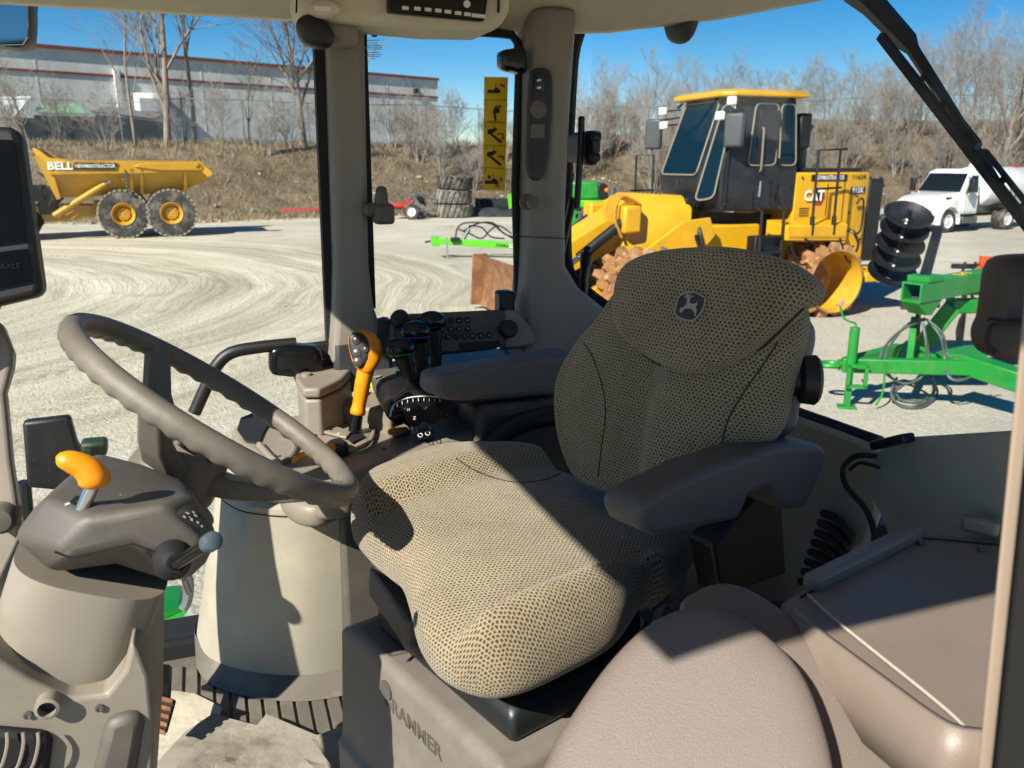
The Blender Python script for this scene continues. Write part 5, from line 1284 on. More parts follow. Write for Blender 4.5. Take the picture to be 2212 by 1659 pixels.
for y in (172, 188): MB().prism([on_sw(x, yy, .013) for x, yy in [(1160, y), (1168, y-2), (1169, y+3), (1160, y+4)]], nn*.0005).build('switch_symbol', M['print_w'], swp)
MB().disc(on_sw(1162, 237, .006), nn, .0175, 24, .003).build('blank_plug', M['trim_dk'], swp)
MB().prism([on_sw(x, y, .006) for x, y in [(1146, 268), (1176, 268), (1175, 299), (1145, 299)]], nn*.003).build('blank_plate', M['trim_dk'], swp, bevel=.001)
cb('pillar_seam', MB().span(onv(1116, 510, 1.632), onv(1226, 516, 1.632), .003, .002), 'rubber')
# rear window, curved in plan
arc = crom([cw(.80, 1.70, 0), cw(.90, 1.56, 0), cw(.985, 1.30, 0), cw(1.02, 1.0, 0), cw(1.0, .72, 0), cw(.90, .42, 0), cw(.74, .22, 0)], 26, False)
gz0 = lambda t: 2.02
gl = MB(); ringA = []
for i, p in enumerate(arc):
    ringA.append([p+UPZ*1.98, p+UPZ*2.80])
for a, b in zip(ringA, ringA[1:]):
    gl.add([a[0], b[0], b[1], a[1]], [(0, 1, 2, 3)])
go = cb('rear_glass', gl, 'glass', smooth=180)
sol = go.modifiers.new('thick', 'SOLIDIFY'); sol.thickness = .004
# rear frame: black seal up the corner, along the sill and the roof
seal = crom([onu(1252, 72, .80), onu(1240, 120, .80), onu(1232, 240, .80), onu(1226, 400, .80), onu(1224, 530, .80), onu(1232, 590, .80), onu(1262, 625, .82), onu(1310, 662, .85), onu(1420, 730, .90), onu(1560, 810, .95), onu(1690, 880, .985), onu(1800, 922, 1.0), onu(1900, 958, 1.01)], 48, False)
cb('rear_seal', MB().tube(seal, .013, 8), 'rubber')
inner = [p-BK*.025-UPZ*.03 for p in seal[22:]]
rs = MB()
for a, b in zip(inner, inner[1:]): rs.span(a, b+(b-a)*.1, .05, .045)
cb('rear_sill', rs, 'trim_dk', bevel=0)
top_arc = [p+UPZ*2.79 for p in arc]
# roof: lining, edge rail and outer shell
RF = [(-.40, .0), (-.40, 1.80), (.70, 1.82), (.86, 1.74), (.99, 1.50), (1.08, 1.1), (1.06, .7), (.98, .25), (.80, .0)]
cb('roof', MB().prism([cw(u, v, 2.93) for u, v in RF], UPZ*.16), 'hoodgreen', bevel=.05, seg=3)
# lining with a rolled edge
def rfs(k_, z): 
    c = (0.35, 1.05); return [cw(c[0]+(u-c[0])*k_, c[1]+(v-c[1])*k_, z) for u, v in RF]
ln = MB().loft([rfs(.985, 2.93), rfs(.985, 2.80), rfs(.965, 2.765), rfs(.92, 2.765), rfs(.80, 2.83), rfs(.5, 2.86), rfs(.05, 2.87)], cap=False)
cb('headliner', ln, 'liner', smooth=80)
cb('roof_edge_seal', MB().tube([p+UPZ*2.785 for p in arc], .012, 8), 'rubber')
# overhead console with the radio
OV = [onv(x, y, 1.60) for x, y in [(640, 14), (660, 30), (720, 44), (800, 52), (940, 66), (1060, 68), (1090, 55), (1105, 20), (1110, -60), (640, -60)]]
cb('overhead_console', MB().prism(OV, RT*.14), 'liner', bevel=.02, seg=4)
rq = [onv(x, y, 1.585) for x, y in [(838, -40), (838, 22), (842, 27), (1040, 46), (1048, 44), (1056, -20)]]
rad = cb('radio', MB().prism(rq, RT*.03), 'black_gl', bevel=.004)
for (x0, y0, w) in ((876, 17, 14), (902, 18.5, 14), (925, 20.5, 14), (947, 22.5, 14), (968, 25, 14), (990, 28, 14), (1010, 30.5, 14), (1034, 34, 30)):
    MB().prism([onv(x0+dx*w/2, y0+dy*4+dx*w*.05, 1.583) for dx, dy in ((-1, -1), (1, -1), (1, 1), (-1, 1))], RT*.004).build('radio_button', M['print_w'], rad, bevel=.0006)
MB().disc(onv(1008, 9, 1.583), -RT, .0065, 16, .003).build('radio_dial', M['print_w'], rad)
for px in (1078, 642): MB().prism([onv(x, y, 1.596) for x, y in [(px-3, -20), (px+1, -20), (px, 28), (px-4, 28)]], -RT*.003).build('console_slot', M['rubber'], rad)
# dome lamp
lmp = MB(); lmp.sph(onv(700, 20, 1.60), (.034, .02, .016), 16, 8, Matrix.Rotation(-YAW, 3, 'Z')); cb('dome_lamp', lmp, 'liner')
MB().obox(onv(697, 19, 1.578), BK*.014, UPZ*.004, RT*.003).build('lamp_lens', M['lamp'], cabt, bevel=.001)
# roof corner: speaker pod and grab bracket at the head of the side pillar
spk = MB(); pillow(spk, [onv(x, y, 1.62) for x, y in [(640, 55), (650, 36), (672, 32), (700, 45), (722, 75), (716, 100), (690, 105), (655, 92)]], onv(680, 68, 1.62), -RT, .02, .05, p=3, cnt=36, rings=6)
cb('roof_speaker', spk, 'black')
cb('pillar_head', MB().prism([onv(x, y, 1.63) for x, y in [(690, 38), (775, 44), (778, 100), (730, 95), (700, 80)]], RT*.08), 'pillar', bevel=.015, seg=3)
# latches, knobs and bars on the windows
lat = MB(); pillow(lat, [onv(x, y, 1.70) for x, y in [(1080, 112), (1100, 106), (1130, 106), (1132, 158), (1105, 156), (1082, 148), (1078, 130)]], onv(1105, 130, 1.70), -RT, .02, .03, p=4, cnt=32, rings=6)
cb('window_latch', lat, 'black_gl')
cb('window_catch', MB().obox(onv(1090, 655, 1.70), BK*.018, UPZ*.028, RT*.02), 'black', bevel=.006)
hd = MB(); hd.obox(onv(815, 452, 1.66), BK*.028, UPZ*.013, RT*.014).obox(onv(828, 462, 1.66), BK*.02, UPZ*.02, RT*.02)
ho = cb('window_handle', hd, 'trim_dk', bevel=.008, seg=3)
cb('handle_grip', MB().loft([[onv(x, 448, 1.64)+RT*d for x, d in ((812, 0), (842, 0), (842, .03), (812, .03))], [onv(x, 402, 1.64)+RT*d for x, d in ((816, .004), (838, .004), (838, .024), (816, .024))]]), 'trim_dk', ho, bevel=.008, seg=3)
cb('coat_hook', MB().lathe(onv(1138, 436, 1.64), -RT, [(.017, 0), (.017, .004), (.006, .008), (.006, .03), (.012, .032), (.012, .04), (.001, .042)], 16), 'trim_dk')
lt2 = MB(); pillow(lt2, [onu(x, y, .93) for x, y in [(1440, 44), (1470, 40), (1502, 36), (1500, 60), (1486, 86), (1468, 96), (1450, 88), (1442, 70)]], onu(1470, 64, .93), -BK, .014, .014, p=3, cnt=32, rings=5)
cb('rear_window_latch', lt2, 'black')
# gas strut, grab bar and bracket at the rear corner
st = cb('gas_strut', MB().tube([onu(1238, 430, .775), onu(1205, 575, .77)], .009, 10).tube([onu(1205, 575, .77), onu(1195, 600, .77)], .006, 8), 'black')
cb('strut_ball', MB().sph(onu(1194, 602, .77), .016, 12, 8), 'black', st)
br = MB(); pillow(br, [onu(x, y, .80) for x, y in [(1212, 300), (1228, 290), (1285, 282), (1290, 300), (1286, 345), (1276, 358), (1240, 352), (1216, 345)]], onu(1250, 320, .80), -BK, .012, .014, p=5, cnt=32, rings=5, smooth_curve=True)
bro = cb('bar_bracket', br, 'black')
for q in ((1286, 296), (1284, 340), (1218, 318)): cb('bracket_bolt', MB().lathe(onu(*q, .79), -BK, [(.009, -.01), (.009, .006), (.003, .008)], 10), 'black', bro)
cb('grab_bar', MB().tube([onu(1256, 262, .78), onu(1254, 330, .78), onu(1246, 450, .775)], .0075, 10).sph(onu(1256, 258, .78), .0078, 10, 6), 'black')
# grab rail and black lower panel in front of the side pillar
cb('lower_window_panel', MB().prism([onv(x, y, 1.72) for x, y in [(636, 748), (724, 736), (735, 830), (690, 840), (640, 830), (630, 800)]], RT*.02), 'black', bevel=.005)
cb('grab_rail', MB().tube(crom([onv(x, y, 1.68) for x, y in [(420, 892), (445, 836), (468, 790), (500, 762), (560, 750), (640, 742)]], 30, False), .0125, 12), 'black')
pod = MB(); pillow(pod, [onv(x, y, 1.68) for x, y in [(580, 775), (586, 752), (620, 742), (650, 745), (690, 752), (694, 800), (660, 812), (610, 810), (584, 803)]], onv(635, 778, 1.68), -RT, .02, .04, p=5, cnt=40, rings=6)
cb('rail_pod', pod, 'black_gl')
# rear wiper outside the back window
wu = 1.07
wp = MB()
arm = [onu(x, y, wu+.03) for x, y in [(1845, -20), (1885, 10), (1960, 90), (1972, 108), (2060, 245), (2140, 375), (2180, 440)]]
wp.tube(arm, [.022, .02, .016, .010, .008, .007, .006], 6); wo = cb('wiper_arm', wp, 'black')
bl1, bl2 = onu(1903, 78, wu), onu(2230, 500, wu)
cb('wiper_blade', MB().span(bl1, bl2, .012, .012), 'rubber', wo)
bd_ = (bl2-bl1)
for t0, t1 in ((.28, .42), (.42, .52), (.52, .64), (.68, .8), (.8, .92)):
    a, b = bl1+bd_*t0, bl1+bd_*t1; up_ = Vector((.35, .1, .45)).normalized()*.018
    cb('wiper_bridge', MB().span(a+up_, b+up_, .006, .006).span(a, a+up_*1.1, .006, .008).span(b, b+up_*1.1, .006, .008), 'black', wo)
# left rear trim panel, under the rear glass
M['panelgrey'] = pm('rear_panel_grey', '#8e8b80', .5, var=.04, bump=.25, bs=800, dirt='#a09c8e', dirt_amt=.3, dirt_scale=5)
TP = [onu(x, y, .80) for x, y in [(1880, 985), (1905, 962), (1960, 945), (2200, 930), (2200, 1180), (1930, 1200), (1900, 1120), (1872, 1060)]]
cb('rear_trim_panel', MB().prism(TP, BK*.015), 'panelgrey', bevel=.015, seg=3)
cb('rear_trim_clip', MB().span(onu(1890, 962, .785), onu(1965, 945, .785), .02, .012), 'black', bevel=.003)
TP2 = [onu(x, y, .84) for x, y in [(1690, 890), (1800, 930), (1890, 965), (1895, 1100), (1870, 1180), (1700, 1300), (1600, 1300), (1600, 1000)]]
cb('rear_wall', MB().prism(TP2, BK*.015), 'panelgrey', bevel=.01)
cb('rear_wall_lower', MB().prism([cw(.92, .25, FZ), cw(.92, 1.6, FZ), cw(.92, 1.6, 1.97), cw(.92, .25, 1.97)], BK*.05), 'trim_dk')
cb('window_cable', MB().tube(crom([onu(1892, 985, .79), onu(1850, 985, .78), onu(1822, 1010, .77), onu(1828, 1050, .76), onu(1870, 1100, .75), onu(1888, 1150, .74), onu(1885, 1190, .74)], 30, False), .0038, 8), 'rubber')
cb('window_cable', MB().tube(crom([onu(1900, 1010, .785), onu(1860, 1000, .78), onu(1835, 1015, .775)], 12, False), .0025, 6), 'rubber')
# left door pillar close to the camera: beige trim edge and black outer post
d0, d1 = atd(2222, 560, .40), atd(2100, 1790, .40)
dv = (d1-d0); aw = ray(2165, 1200).normalized()
a_ = [d0, d0+C_R*.0078, d0+C_R*.0078+aw*.045, d0+aw*.045]
M['doortrim'] = pm('door_trim_tan', '#94826f', .6, var=.05)
cb('door_pillar_trim', MB().prism([p-dv*1.2 for p in a_], dv*2.4), 'doortrim', bevel=.002)
a_ = [d0+C_R*.0084+aw*.012, d0+C_R*.06+aw*.012, d0+C_R*.06+aw*.06, d0+C_R*.0084+aw*.06]
cb('door_pillar', MB().prism([p-dv*1.2 for p in a_], dv*2.4), 'black', bevel=.004)
# brown padded block on the left rear window bar
pd = MB(); pillow(pd, [atd(x, y, .62) for x, y in [(2172, 552), (2230, 548), (2270, 560), (2275, 690), (2270, 775), (2210, 782), (2145, 772), (2118, 752), (2116, 715), (2128, 690), (2138, 640), (2150, 575)]], atd(2190, 670, .62), Vector((-.15, -1, .1)), .03, .03, p=4, cnt=48, rings=8)
M['gripbrown'] = pm('grip_brown', '#3d3531', .55, var=.05, bump=.3, bs=800)
pdo = cb('padded_grip', pd, 'gripbrown')
cb('grip_band', MB().tube([atd(x, y, .588) for x, y in [(2136, 690), (2170, 696), (2215, 698)]], .0022, 6), 'rubber', pdo)
cb('grip_band', MB().tube(crom([atd(x, y, .588) for x, y in [(2215, 702), (2150, 702), (2138, 712), (2135, 745), (2150, 760)]], 16, False), .0018, 6), 'rubber', pdo)
# safety decal on the side glass
dq = lambda x, y, d=0.0: onv(x, y, 1.74-d)
dec = cb('safety_decal', MB().prism([dq(1046, 166), dq(1097, 167), dq(1090, 411), dq(1043, 410)], -RT*.0012), 'yel', smooth=0)
def mark(pts, mat='print_k', d=.0022, nm='decal_mark'): return MB().prism([dq(x, y, d) for x, y in pts], -RT*.0004).build(nm, M[mat], dec, smooth=0)
for k in range(1, 5): mark([(1045-.6*k, 166+49*k), (1096-1.4*k, 167+49*k), (1096-1.4*k, 168+49*k), (1045-.6*k, 167+49*k)], nm='decal_rule')
for k in range(5):
    text('decal_number', str(k+1), dq(1050-.6*k, 174+49*k, .0018), BK, UPZ, .006, M['print_k'], dec, depth=.0008)
    oy = 49*k; ox = -1.3*k
    if k in (0, 4):
        yb = 197+oy
        mark([(1053+ox, yb-3), (1066+ox, yb-3), (1066+ox, yb+4), (1053+ox, yb+4)])
        mark([(1066+ox, yb-2), (1071+ox, yb-9), (1076+ox, yb-6), (1081+ox, yb-2), (1081+ox, yb+3), (1076+ox, yb+5), (1066+ox, yb+4)])
        mark([(1070.5+ox, yb-18), (1071.5+ox, yb-18), (1071.5+ox, yb-7), (1070.5+ox, yb-7)])
    elif k == 1:
        mark([(1056+ox, 261), (1086+ox, 262), (1086+ox, 263), (1056+ox, 262)])
        mark([(1066+ox, 240), (1071+ox, 239), (1074+ox, 260), (1070+ox, 261)])
        mark([(1067+ox, 236), (1071+ox, 231), (1080+ox, 234), (1081+ox, 243), (1073+ox, 245), (1067+ox, 243)])
    else:
        yb = 280+49*(k-2); mark([(1056+ox, yb), (1066+ox, yb-2), (1072+ox, yb-4), (1078+ox, yb-1), (1070+ox, yb+6), (1056+ox, yb+10)])
        mark([(1058+ox, yb+8), (1064+ox, yb+7), (1087+ox, yb+25), (1084+ox, yb+30)])
        mark([(1070+ox, yb-14), (1071+ox, yb-14), (1071+ox, yb-3), (1070+ox, yb-3)])
for pts in ([(1079, 184), (1084, 180), (1084, 182.5), (1090, 183), (1090, 190), (1087, 190), (1087, 186), (1084, 186), (1084, 188)],
            [(1070, 228), (1080, 228), (1080, 226), (1084, 230), (1080, 234), (1080, 232), (1070, 231)],
            [(1074, 287), (1088, 288), (1088, 298), (1090, 298), (1086, 303), (1082, 298), (1085, 298), (1085, 291), (1074, 290)],
            [(1074, 338), (1080, 334), (1080, 336), (1088, 336), (1088, 346), (1085, 346), (1085, 340), (1080, 340), (1080, 342)],
            [(1080, 383), (1084, 383), (1084, 388), (1086, 388), (1082, 393), (1078, 388), (1080, 388)]): mark(pts, 'print_r', nm='decal_arrow')
mark([(1068, 396), (1070, 395), (1080, 405), (1078, 406)], 'print_r'); mark([(1078, 395), (1080, 396), (1070, 406), (1068, 405)], 'print_r')
mark([(1054, 379), (1060, 379), (1060, 386), (1054, 386)])
# maker's mark etched on the glass
mk = cb('glass_mark', MB().prism([dq(x, y) for x, y in [(803, 68), (815, 68), (816, 74), (814, 80), (804, 80), (802, 74)]], -RT*.0005), 'print_k', smooth=0)
mark2 = lambda pts, m='print_w': MB().prism([dq(x, y, .001) for x, y in pts], -RT*.0003).build('mark_deer', M[m], mk, smooth=0)
mark2([(805, 77), (807, 74), (810, 72), (811, 70), (812, 74), (814, 77), (811, 76), (808, 76)])
for k, (y, w) in enumerate(((86, 26), (92, 20), (97, 30), (101, 34), (105, 34), (112, 26), (117, 32), (121, 26), (125, 6))):
    r_ = random.Random(k); x = 808-w/2-2
    while x < 808+w/2-2:
        l = r_.uniform(1.5, 3.5); MB().prism([dq(x, y), dq(x+l, y+.1), dq(x+l, y+2.2), dq(x, y+2.1)], -RT*.0003).build('mark_print', M['print_g'], mk, smooth=0); x += l+1.0

# ------------------------------------------------------------------ exterior mirror and tractor parts beyond the glass
mr = thing('wing_mirror', 'black wing mirror at the top left corner outside the glass', 'mirror', atd(20, 60, 1.75))
mm = MB(); pillow(mm, [atd(x, y, 1.95) for x, y in [(-60, -60), (60, -60), (68, 20), (68, 80), (60, 102), (40, 108), (0, 104), (-60, 98)]], atd(10, 20, 1.95), Vector((.25, -1, .05)), .03, .05, p=6, cnt=40, rings=6)
mm.build('housing', M['black'], mr)
MB().prism([atd(x, y, 1.905) for x, y in [(-60, -60), (48, -60), (58, 15), (58, 80), (48, 96), (0, 97), (-60, 90)]], Vector((0, .006, 0))).build('mirror_glass', M['mirror'], mr, smooth=0)
lt = thing('front_work_light', 'black hooded box on a bracket outside the front glass', 'work light', onv(110, 1000, 1.95))
MB().loft([[onv(x, y, 1.95)+RT*.0 for x, y in [(47, 912), (150, 900), (165, 955), (176, 975), (140, 1062), (58, 1055)]], [onv(x, y, 1.95)+RT*.03 for x, y in [(47, 912), (150, 900), (165, 955), (176, 975), (140, 1062), (58, 1055)]]]).build('hood', M['black'], lt, bevel=.008)
MB().prism([onv(x, y, 2.05) for x, y in [(170, 958), (230, 953), (231, 985), (205, 1005), (172, 985)]], RT*.05).build('green_bracket', pm('dark_green', '#20381f', .5), lt, bevel=.01)
MB().tube([onv(52, 1040, 1.97), onv(62, 1150, 1.97)], .014, 8).build('bracket_tube', M['mblack'], lt)
th = thing('tractor_hood', 'glossy green tractor bodywork seen low through the front glass', 'tractor body', cw(-.45, 2.2, .9))
hb2 = MB(); hb2.sph(cw(-.42, 2.06, 1.36), (.16, .13, .15), 24, 14); hb2.build('fuel_cap_dome', M['hoodgreen'], th)
MB().prism([onv(x, y, 2.0) for x, y in [(240, 1350), (300, 1330), (395, 1320), (395, 1400), (240, 1440)]], RT*.15).build('body_panel', M['hoodgreen'], th, bevel=.01)
MB().prism([onv(x, y, 1.99) for x, y in [(360, 1338), (402, 1318), (396, 1340), (362, 1352)]], RT*.002).build('green_label', pm('label_green', '#2aa03a', .5), th)
MB().tube(crom([onv(x, y, 2.02) for x, y in [(385, 1330), (404, 1300), (408, 1258), (400, 1240)]], 12, False), .012, 8).build('mirror_stay', M['galv'], th)
wsh = thing('rear_wheel_fender', 'green rear fender of the tractor below the side window', 'fender', cw(.6, 2.1, 1.0))
fdm = MB()
for k in range(12):
    a0, a1 = pi*k/12, pi*(k+1)/12
    P = lambda a, v: cw(1.0+.85*cos(a)*-1, v, .85+.85*sin(a))
    fdm.hull2([P(a0, 1.86), P(a1, 1.86), P(a1, 1.86)-UPZ*.02, P(a0, 1.86)-UPZ*.02], [P(a0, 2.3), P(a1, 2.3), P(a1, 2.3)-UPZ*.02, P(a0, 2.3)-UPZ*.02])
fdm.build('fender_skin', M['hoodgreen'], wsh)

# ------------------------------------------------------------------ display screen on the front post
ds = thing('touch_display', 'dark touch display in a black frame at the left edge', 'display', atd(20, 460, .95))
DD = .95; nD = Vector((.3, -1, .18)).normalized(); pD = atd(40, 460, DD)
def od(x, y, d=0): return onplane(x, y, pD+nD*d, nD)
MB().prism([od(x, y) for x, y in [(-130, 262), (20, 272), (38, 280), (44, 300), (88, 615), (86, 636), (70, 642), (-130, 690)]], -nD*.035).build('frame', M['black'], ds, bevel=.008, seg=3)
MB().prism([od(x, y, .002) for x, y in [(-130, 296), (30, 303), (57, 520), (-130, 545)]], nD*.001).build('screen', M['screen'], ds, smooth=0)
kp = MB().prism([od(x, y, .002) for x, y in [(-130, 560), (60, 537), (70, 608), (-130, 650)]], nD*.001).build('key_panel', M['screen'], ds, smooth=0)
text('key_lettering', 'AXLE', od(22, 575, .004), nD.cross(UPZ)*-1, UPZ, .006, M['black_gl'], ds, depth=.001)
MB().tube([pD-nD*.03, pD-nD*.03+Vector((-.25, .1, -.3))], .02, 10).build('display_arm', M['black'], ds)

# front left post trim
fp_ = thing('front_post_trim', 'beige moulded post trim at the lower left edge', 'cab trim', atd(0, 1000, 1.05))
MB().loft([[atd(-60, 690, 1.05), atd(0, 690, 1.05), atd(10, 700, 1.10), atd(-60, 700, 1.15)],
           [atd(-60, 760, 1.05), atd(28, 755, 1.05), atd(37, 770, 1.10), atd(-60, 770, 1.15)],
           [atd(-60, 800, 1.05), atd(26, 795, 1.05), atd(34, 800, 1.10), atd(-60, 800, 1.15)],
           [atd(-60, 850, 1.05), atd(12, 850, 1.05), atd(18, 850, 1.10), atd(-60, 850, 1.15)],
           [atd(-60, 1000, 1.05), atd(26, 1000, 1.05), atd(32, 1000, 1.10), atd(-60, 1000, 1.15)],
           [atd(-60, 1130, 1.05), atd(46, 1130, 1.05), atd(52, 1130, 1.10), atd(-60, 1130, 1.15)],
           [atd(-60, 1400, 1.05), atd(40, 1400, 1.05), atd(46, 1400, 1.10), atd(-60, 1400, 1.15)]]).build('post_cover', M['trim'], fp_, bevel=.008, seg=3)
MB().lathe(atd(6, 1117, 1.04), (.3, -1, .1), [(.02, -.02), (.02, .012), (.015, .018), (.001, .02)], 20).build('post_knob', M['trim_dk'], fp_)
MB().prism([atd(-40, 1180, 1.10), atd(60, 1180, 1.10), atd(20, 1300, 1.10), atd(-40, 1360, 1.10)], (0, .06, 0)).build('post_foot', M['black'], fp_)

# ------------------------------------------------------------------ driver's seat (turned a little towards the door)
SA = radians(52)
SB, SR = Vector((sin(SA), cos(SA), 0)), Vector((-cos(SA), sin(SA), 0))
def st_(b, r, z): return SB*b+SR*r+Vector((0, 0, z))
RC = .82
seat = thing('driver_seat', 'dark patterned fabric driver seat with two armrests, cushion in the sun', 'seat', st_(.55, RC, FZ))
# cushion
CZ = 1.975
cush_px = [(764, 1110), (772, 1052), (830, 1006), (930, 974), (1030, 964), (1150, 970), (1260, 1002), (1370, 1060), (1450, 1110), (1510, 1150), (1445, 1235), (1395, 1300), (1335, 1385), (1225, 1450), (1120, 1496), (1040, 1504), (955, 1468), (905, 1405), (885, 1325), (862, 1262), (822, 1212), (780, 1190)]
def cext(u, w, s):
    und = .0035*mnoise.noise(Vector((u*9, w*9, 1.3)))+.0012*mnoise.noise(Vector((u*30, w*30, 4.1)))
    q = abs(u)/.255
    t = min(max((q-.60)/.14, 0), 1); t = t*t*(3-2*t)
    e = .026*t*(1 if s < .93 else max(0, (1-s)/.07))
    front = min(max((w-(.0))/.25, -1), 1)
    return e-.008*(1-t)+und*(1 if s < .9 else max(0, (1-s)/.1))
cush_o = [(lambda q: Vector((q.x, q.y, CZ)))(onz(x, y, 2.0 if x < 790 and y < 1130 else (1.985 if x < 800 else (1.968 if x < 850 and y > 1130 else (2.025 if y < 1130 else (1.99 if y < 1300 and x > 1300 else 1.955)))))) for x, y in cush_px]
cush_o[0] = st_(.517, RC+.235, CZ); cush_o[1] = st_(.56, RC+.285, CZ); cush_o[21] = st_(.502, RC+.165, CZ); cush_o[20] = st_(.499, RC+.11, CZ)
cm = MB(); pillow(cm, cush_o, st_(.55, RC, CZ), UPZ, .062, .06, p=3.2, cnt=110, rings=22, extra=cext, ex=SR)
cush = cm.build('cushion', M['fabric'], seat, smooth=180)
# torn lining hanging from the cushion's left side
R = random.Random(6); tl = MB()
for k in range(16):
    p = onz(1440+R.uniform(-70, 40), 1250+R.uniform(-60, 110), 1.93); q = p+Vector((R.uniform(-.02, .03), R.uniform(-.03, .01), -R.uniform(.02, .06)))
    tl.add([p, p+Vector((R.uniform(.01, .03), R.uniform(-.01, .02), .01)), q, q+Vector((R.uniform(-.015, .015), .01, -.01))], [(0, 1, 3, 2)])
tl.build('torn_lining', pm('torn_grey_cloth', '#77756e', .9, var=.2, vs_=40), cush, merge=False)
# backrest
LN = radians(13)
BW = SB*sin(LN)+UPZ*cos(LN); BN = (-SB*cos(LN)+UPZ*sin(LN)).normalized()
BP = st_(.775, RC, 2.05)
def ob(x, y, d=0): return onplane(x, y, BP+BN*d, BN)
back_px = [(1262, 1040), (1222, 975), (1206, 890), (1212, 815), (1250, 745), (1300, 685), (1335, 635), (1362, 615), (1420, 590), (1560, 580), (1660, 590), (1705, 615), (1732, 660), (1738, 700), (1722, 770), (1700, 850), (1680, 925), (1600, 1010), (1500, 1060), (1380, 1075)]
def bext(u, w, s):
    und = .003*mnoise.noise(Vector((u*8, w*8, 7.3)))
    q = abs(u-.01)/.22
    t = min(max((q-.52)/.22, 0), 1); t = t*t*(3-2*t)
    lum = -.010*(1-t)
    return (.020*t+lum+und)*(1 if s < .9 else max(0, (1-s)/.1))
bm2 = MB(); pillow(bm2, [ob(x, y) for x, y in back_px], BP, BN, .036, .05, p=3.0, cnt=96, rings=20, extra=bext, ex=SR)
back = bm2.build('backrest', M['fabric'], seat, smooth=180)
head_px = [(1338, 640), (1350, 590), (1385, 560), (1450, 542), (1560, 535), (1640, 545), (1710, 568), (1762, 606), (1770, 632), (1752, 655), (1732, 662), (1690, 702), (1640, 748), (1590, 785), (1540, 806), (1490, 806), (1430, 785), (1372, 745), (1340, 698)]
def hext(u, w, s): return 0
hm2 = MB(); pillow(hm2, [ob(x, y, .05) for x, y in head_px], BP+BN*.05, BN, .030, .04, p=3.6, cnt=96, rings=16, ex=SR)
head = hm2.build('head_pad', M['fabric'], seat, smooth=180)
from mathutils.bvhtree import BVHTree
def on_surface(mb, px, lift=.0004):
    t = BVHTree.FromPolygons([tuple(v) for v in mb.v], mb.f); out = []
    for x, y in px:
        d = ray(x, y).normalized(); h = t.ray_cast(ORG, d)
        if h[0] is not None: out.append(h[0]-d*lift)
    return out
M['stitch'] = pm('seam_dark', '#2c2721', .9, var=.1)
def seam_line(mb, px, parent, r=.0010):
    pts = on_surface(mb, [tuple(q)[:2] for q in crom([Vector((x, y, 0)) for x, y in px], 40, False)])
    if len(pts) > 3: MB().tube(pts, r, 6).build('seam', M['stitch'], parent)
seam_line(bm2, [(1292, 1030), (1300, 960), (1308, 890), (1300, 830), (1282, 775), (1262, 742)], back)
seam_line(bm2, [(1575, 1030), (1560, 970), (1572, 910), (1605, 850), (1640, 800), (1680, 740)], back)
seam_line(cm, [(985, 990), (1030, 1018), (1100, 1040), (1170, 1038), (1225, 1018), (1290, 1012), (1340, 1040)], cush)
lowarc = crom([ob(x, y, .044) for x, y in [(1336, 640), (1340, 700), (1374, 750), (1432, 790), (1490, 811), (1542, 811), (1594, 788), (1644, 752), (1694, 705), (1736, 664)]], 40, False)
MB().tube(lowarc, .0024, 6).build('pad_piping', M['stitch'], head)
# emblem on the head pad
EN = BN; 
def oe(x, y, d=.0805): return onplane(x, y, BP+BN*d, BN)
sh_px = [(1461, 660), (1468, 640), (1484, 632), (1502, 632), (1518, 640), (1524, 645), (1519, 665), (1508, 683), (1495, 692), (1478, 690), (1462, 682), (1458, 672)]
em = MB(); pillow(em, [oe(x, y) for x, y in sh_px], oe(1490, 662), BN, .0025, .003, p=5, cnt=48, rings=4); emo = em.build('emblem', pm('emblem_grey', '#33343a', .8, var=.05, bump=.4, bs=1500), head)
rim_pts = crom([oe(x, y, .0825) for x, y in sh_px], 48)
MB().tube(rim_pts+[rim_pts[0]], .0011, 6).build('emblem_border', M['print_g'], emo)
deer = [(1468, 672), (1470, 665), (1476, 664), (1482, 658), (1485, 650), (1484, 646), (1488, 644), (1492, 648), (1490, 652), (1494, 656), (1502, 656), (1506, 652), (1507, 657), (1503, 664), (1506, 670), (1504, 680), (1501, 684), (1500, 674), (1495, 668), (1486, 666), (1478, 668), (1475, 672), (1472, 676)]
MB().prism([oe(x, y, .0842) for x, y in deer], BN*.0006).build('emblem_deer', M['print_g'], emo, smooth=0)
ant = MB()
for pth in ([(1486, 645), (1488, 639), (1492, 636)], [(1486, 645), (1484, 638), (1485, 635)], [(1486, 645), (1482, 641), (1479, 640)], [(1489, 644), (1494, 640), (1498, 640)]): ant.tube([oe(x, y, .0845) for x, y in pth], .0011, 4)
ant.build('emblem_antlers', M['print_g'], emo)
# hard shell and recline knob behind the backrest
shell_px = [(1700, 690), (1738, 690), (1745, 720), (1735, 770), (1722, 840), (1702, 900), (1700, 930), (1660, 940), (1640, 800)]
sh2 = MB(); pillow(sh2, [ob(x, y, -.045) for x, y in shell_px], ob(1690, 820, -.045), BN, .018, .03, p=4, cnt=40, rings=6); sho = sh2.build('back_shell', pm('shell_slate', '#39434a', .5, var=.05), seat)
MB().prism([ob(x, y, -.02) for x, y in [(1712, 740), (1735, 752), (1722, 830), (1698, 880), (1690, 840)]], BN*.004).build('adjuster_plate', M['black'], sho)
MB().lathe(onplane(1722, 820, BP-BN*.03, BN), (Vector((.95, -.1, 0))), [(.018, -.03), (.018, .0), (.028, .004), (.03, .02), (.026, .024), (.001, .025)], 20).build('lumbar_knob', M['black'], sho)
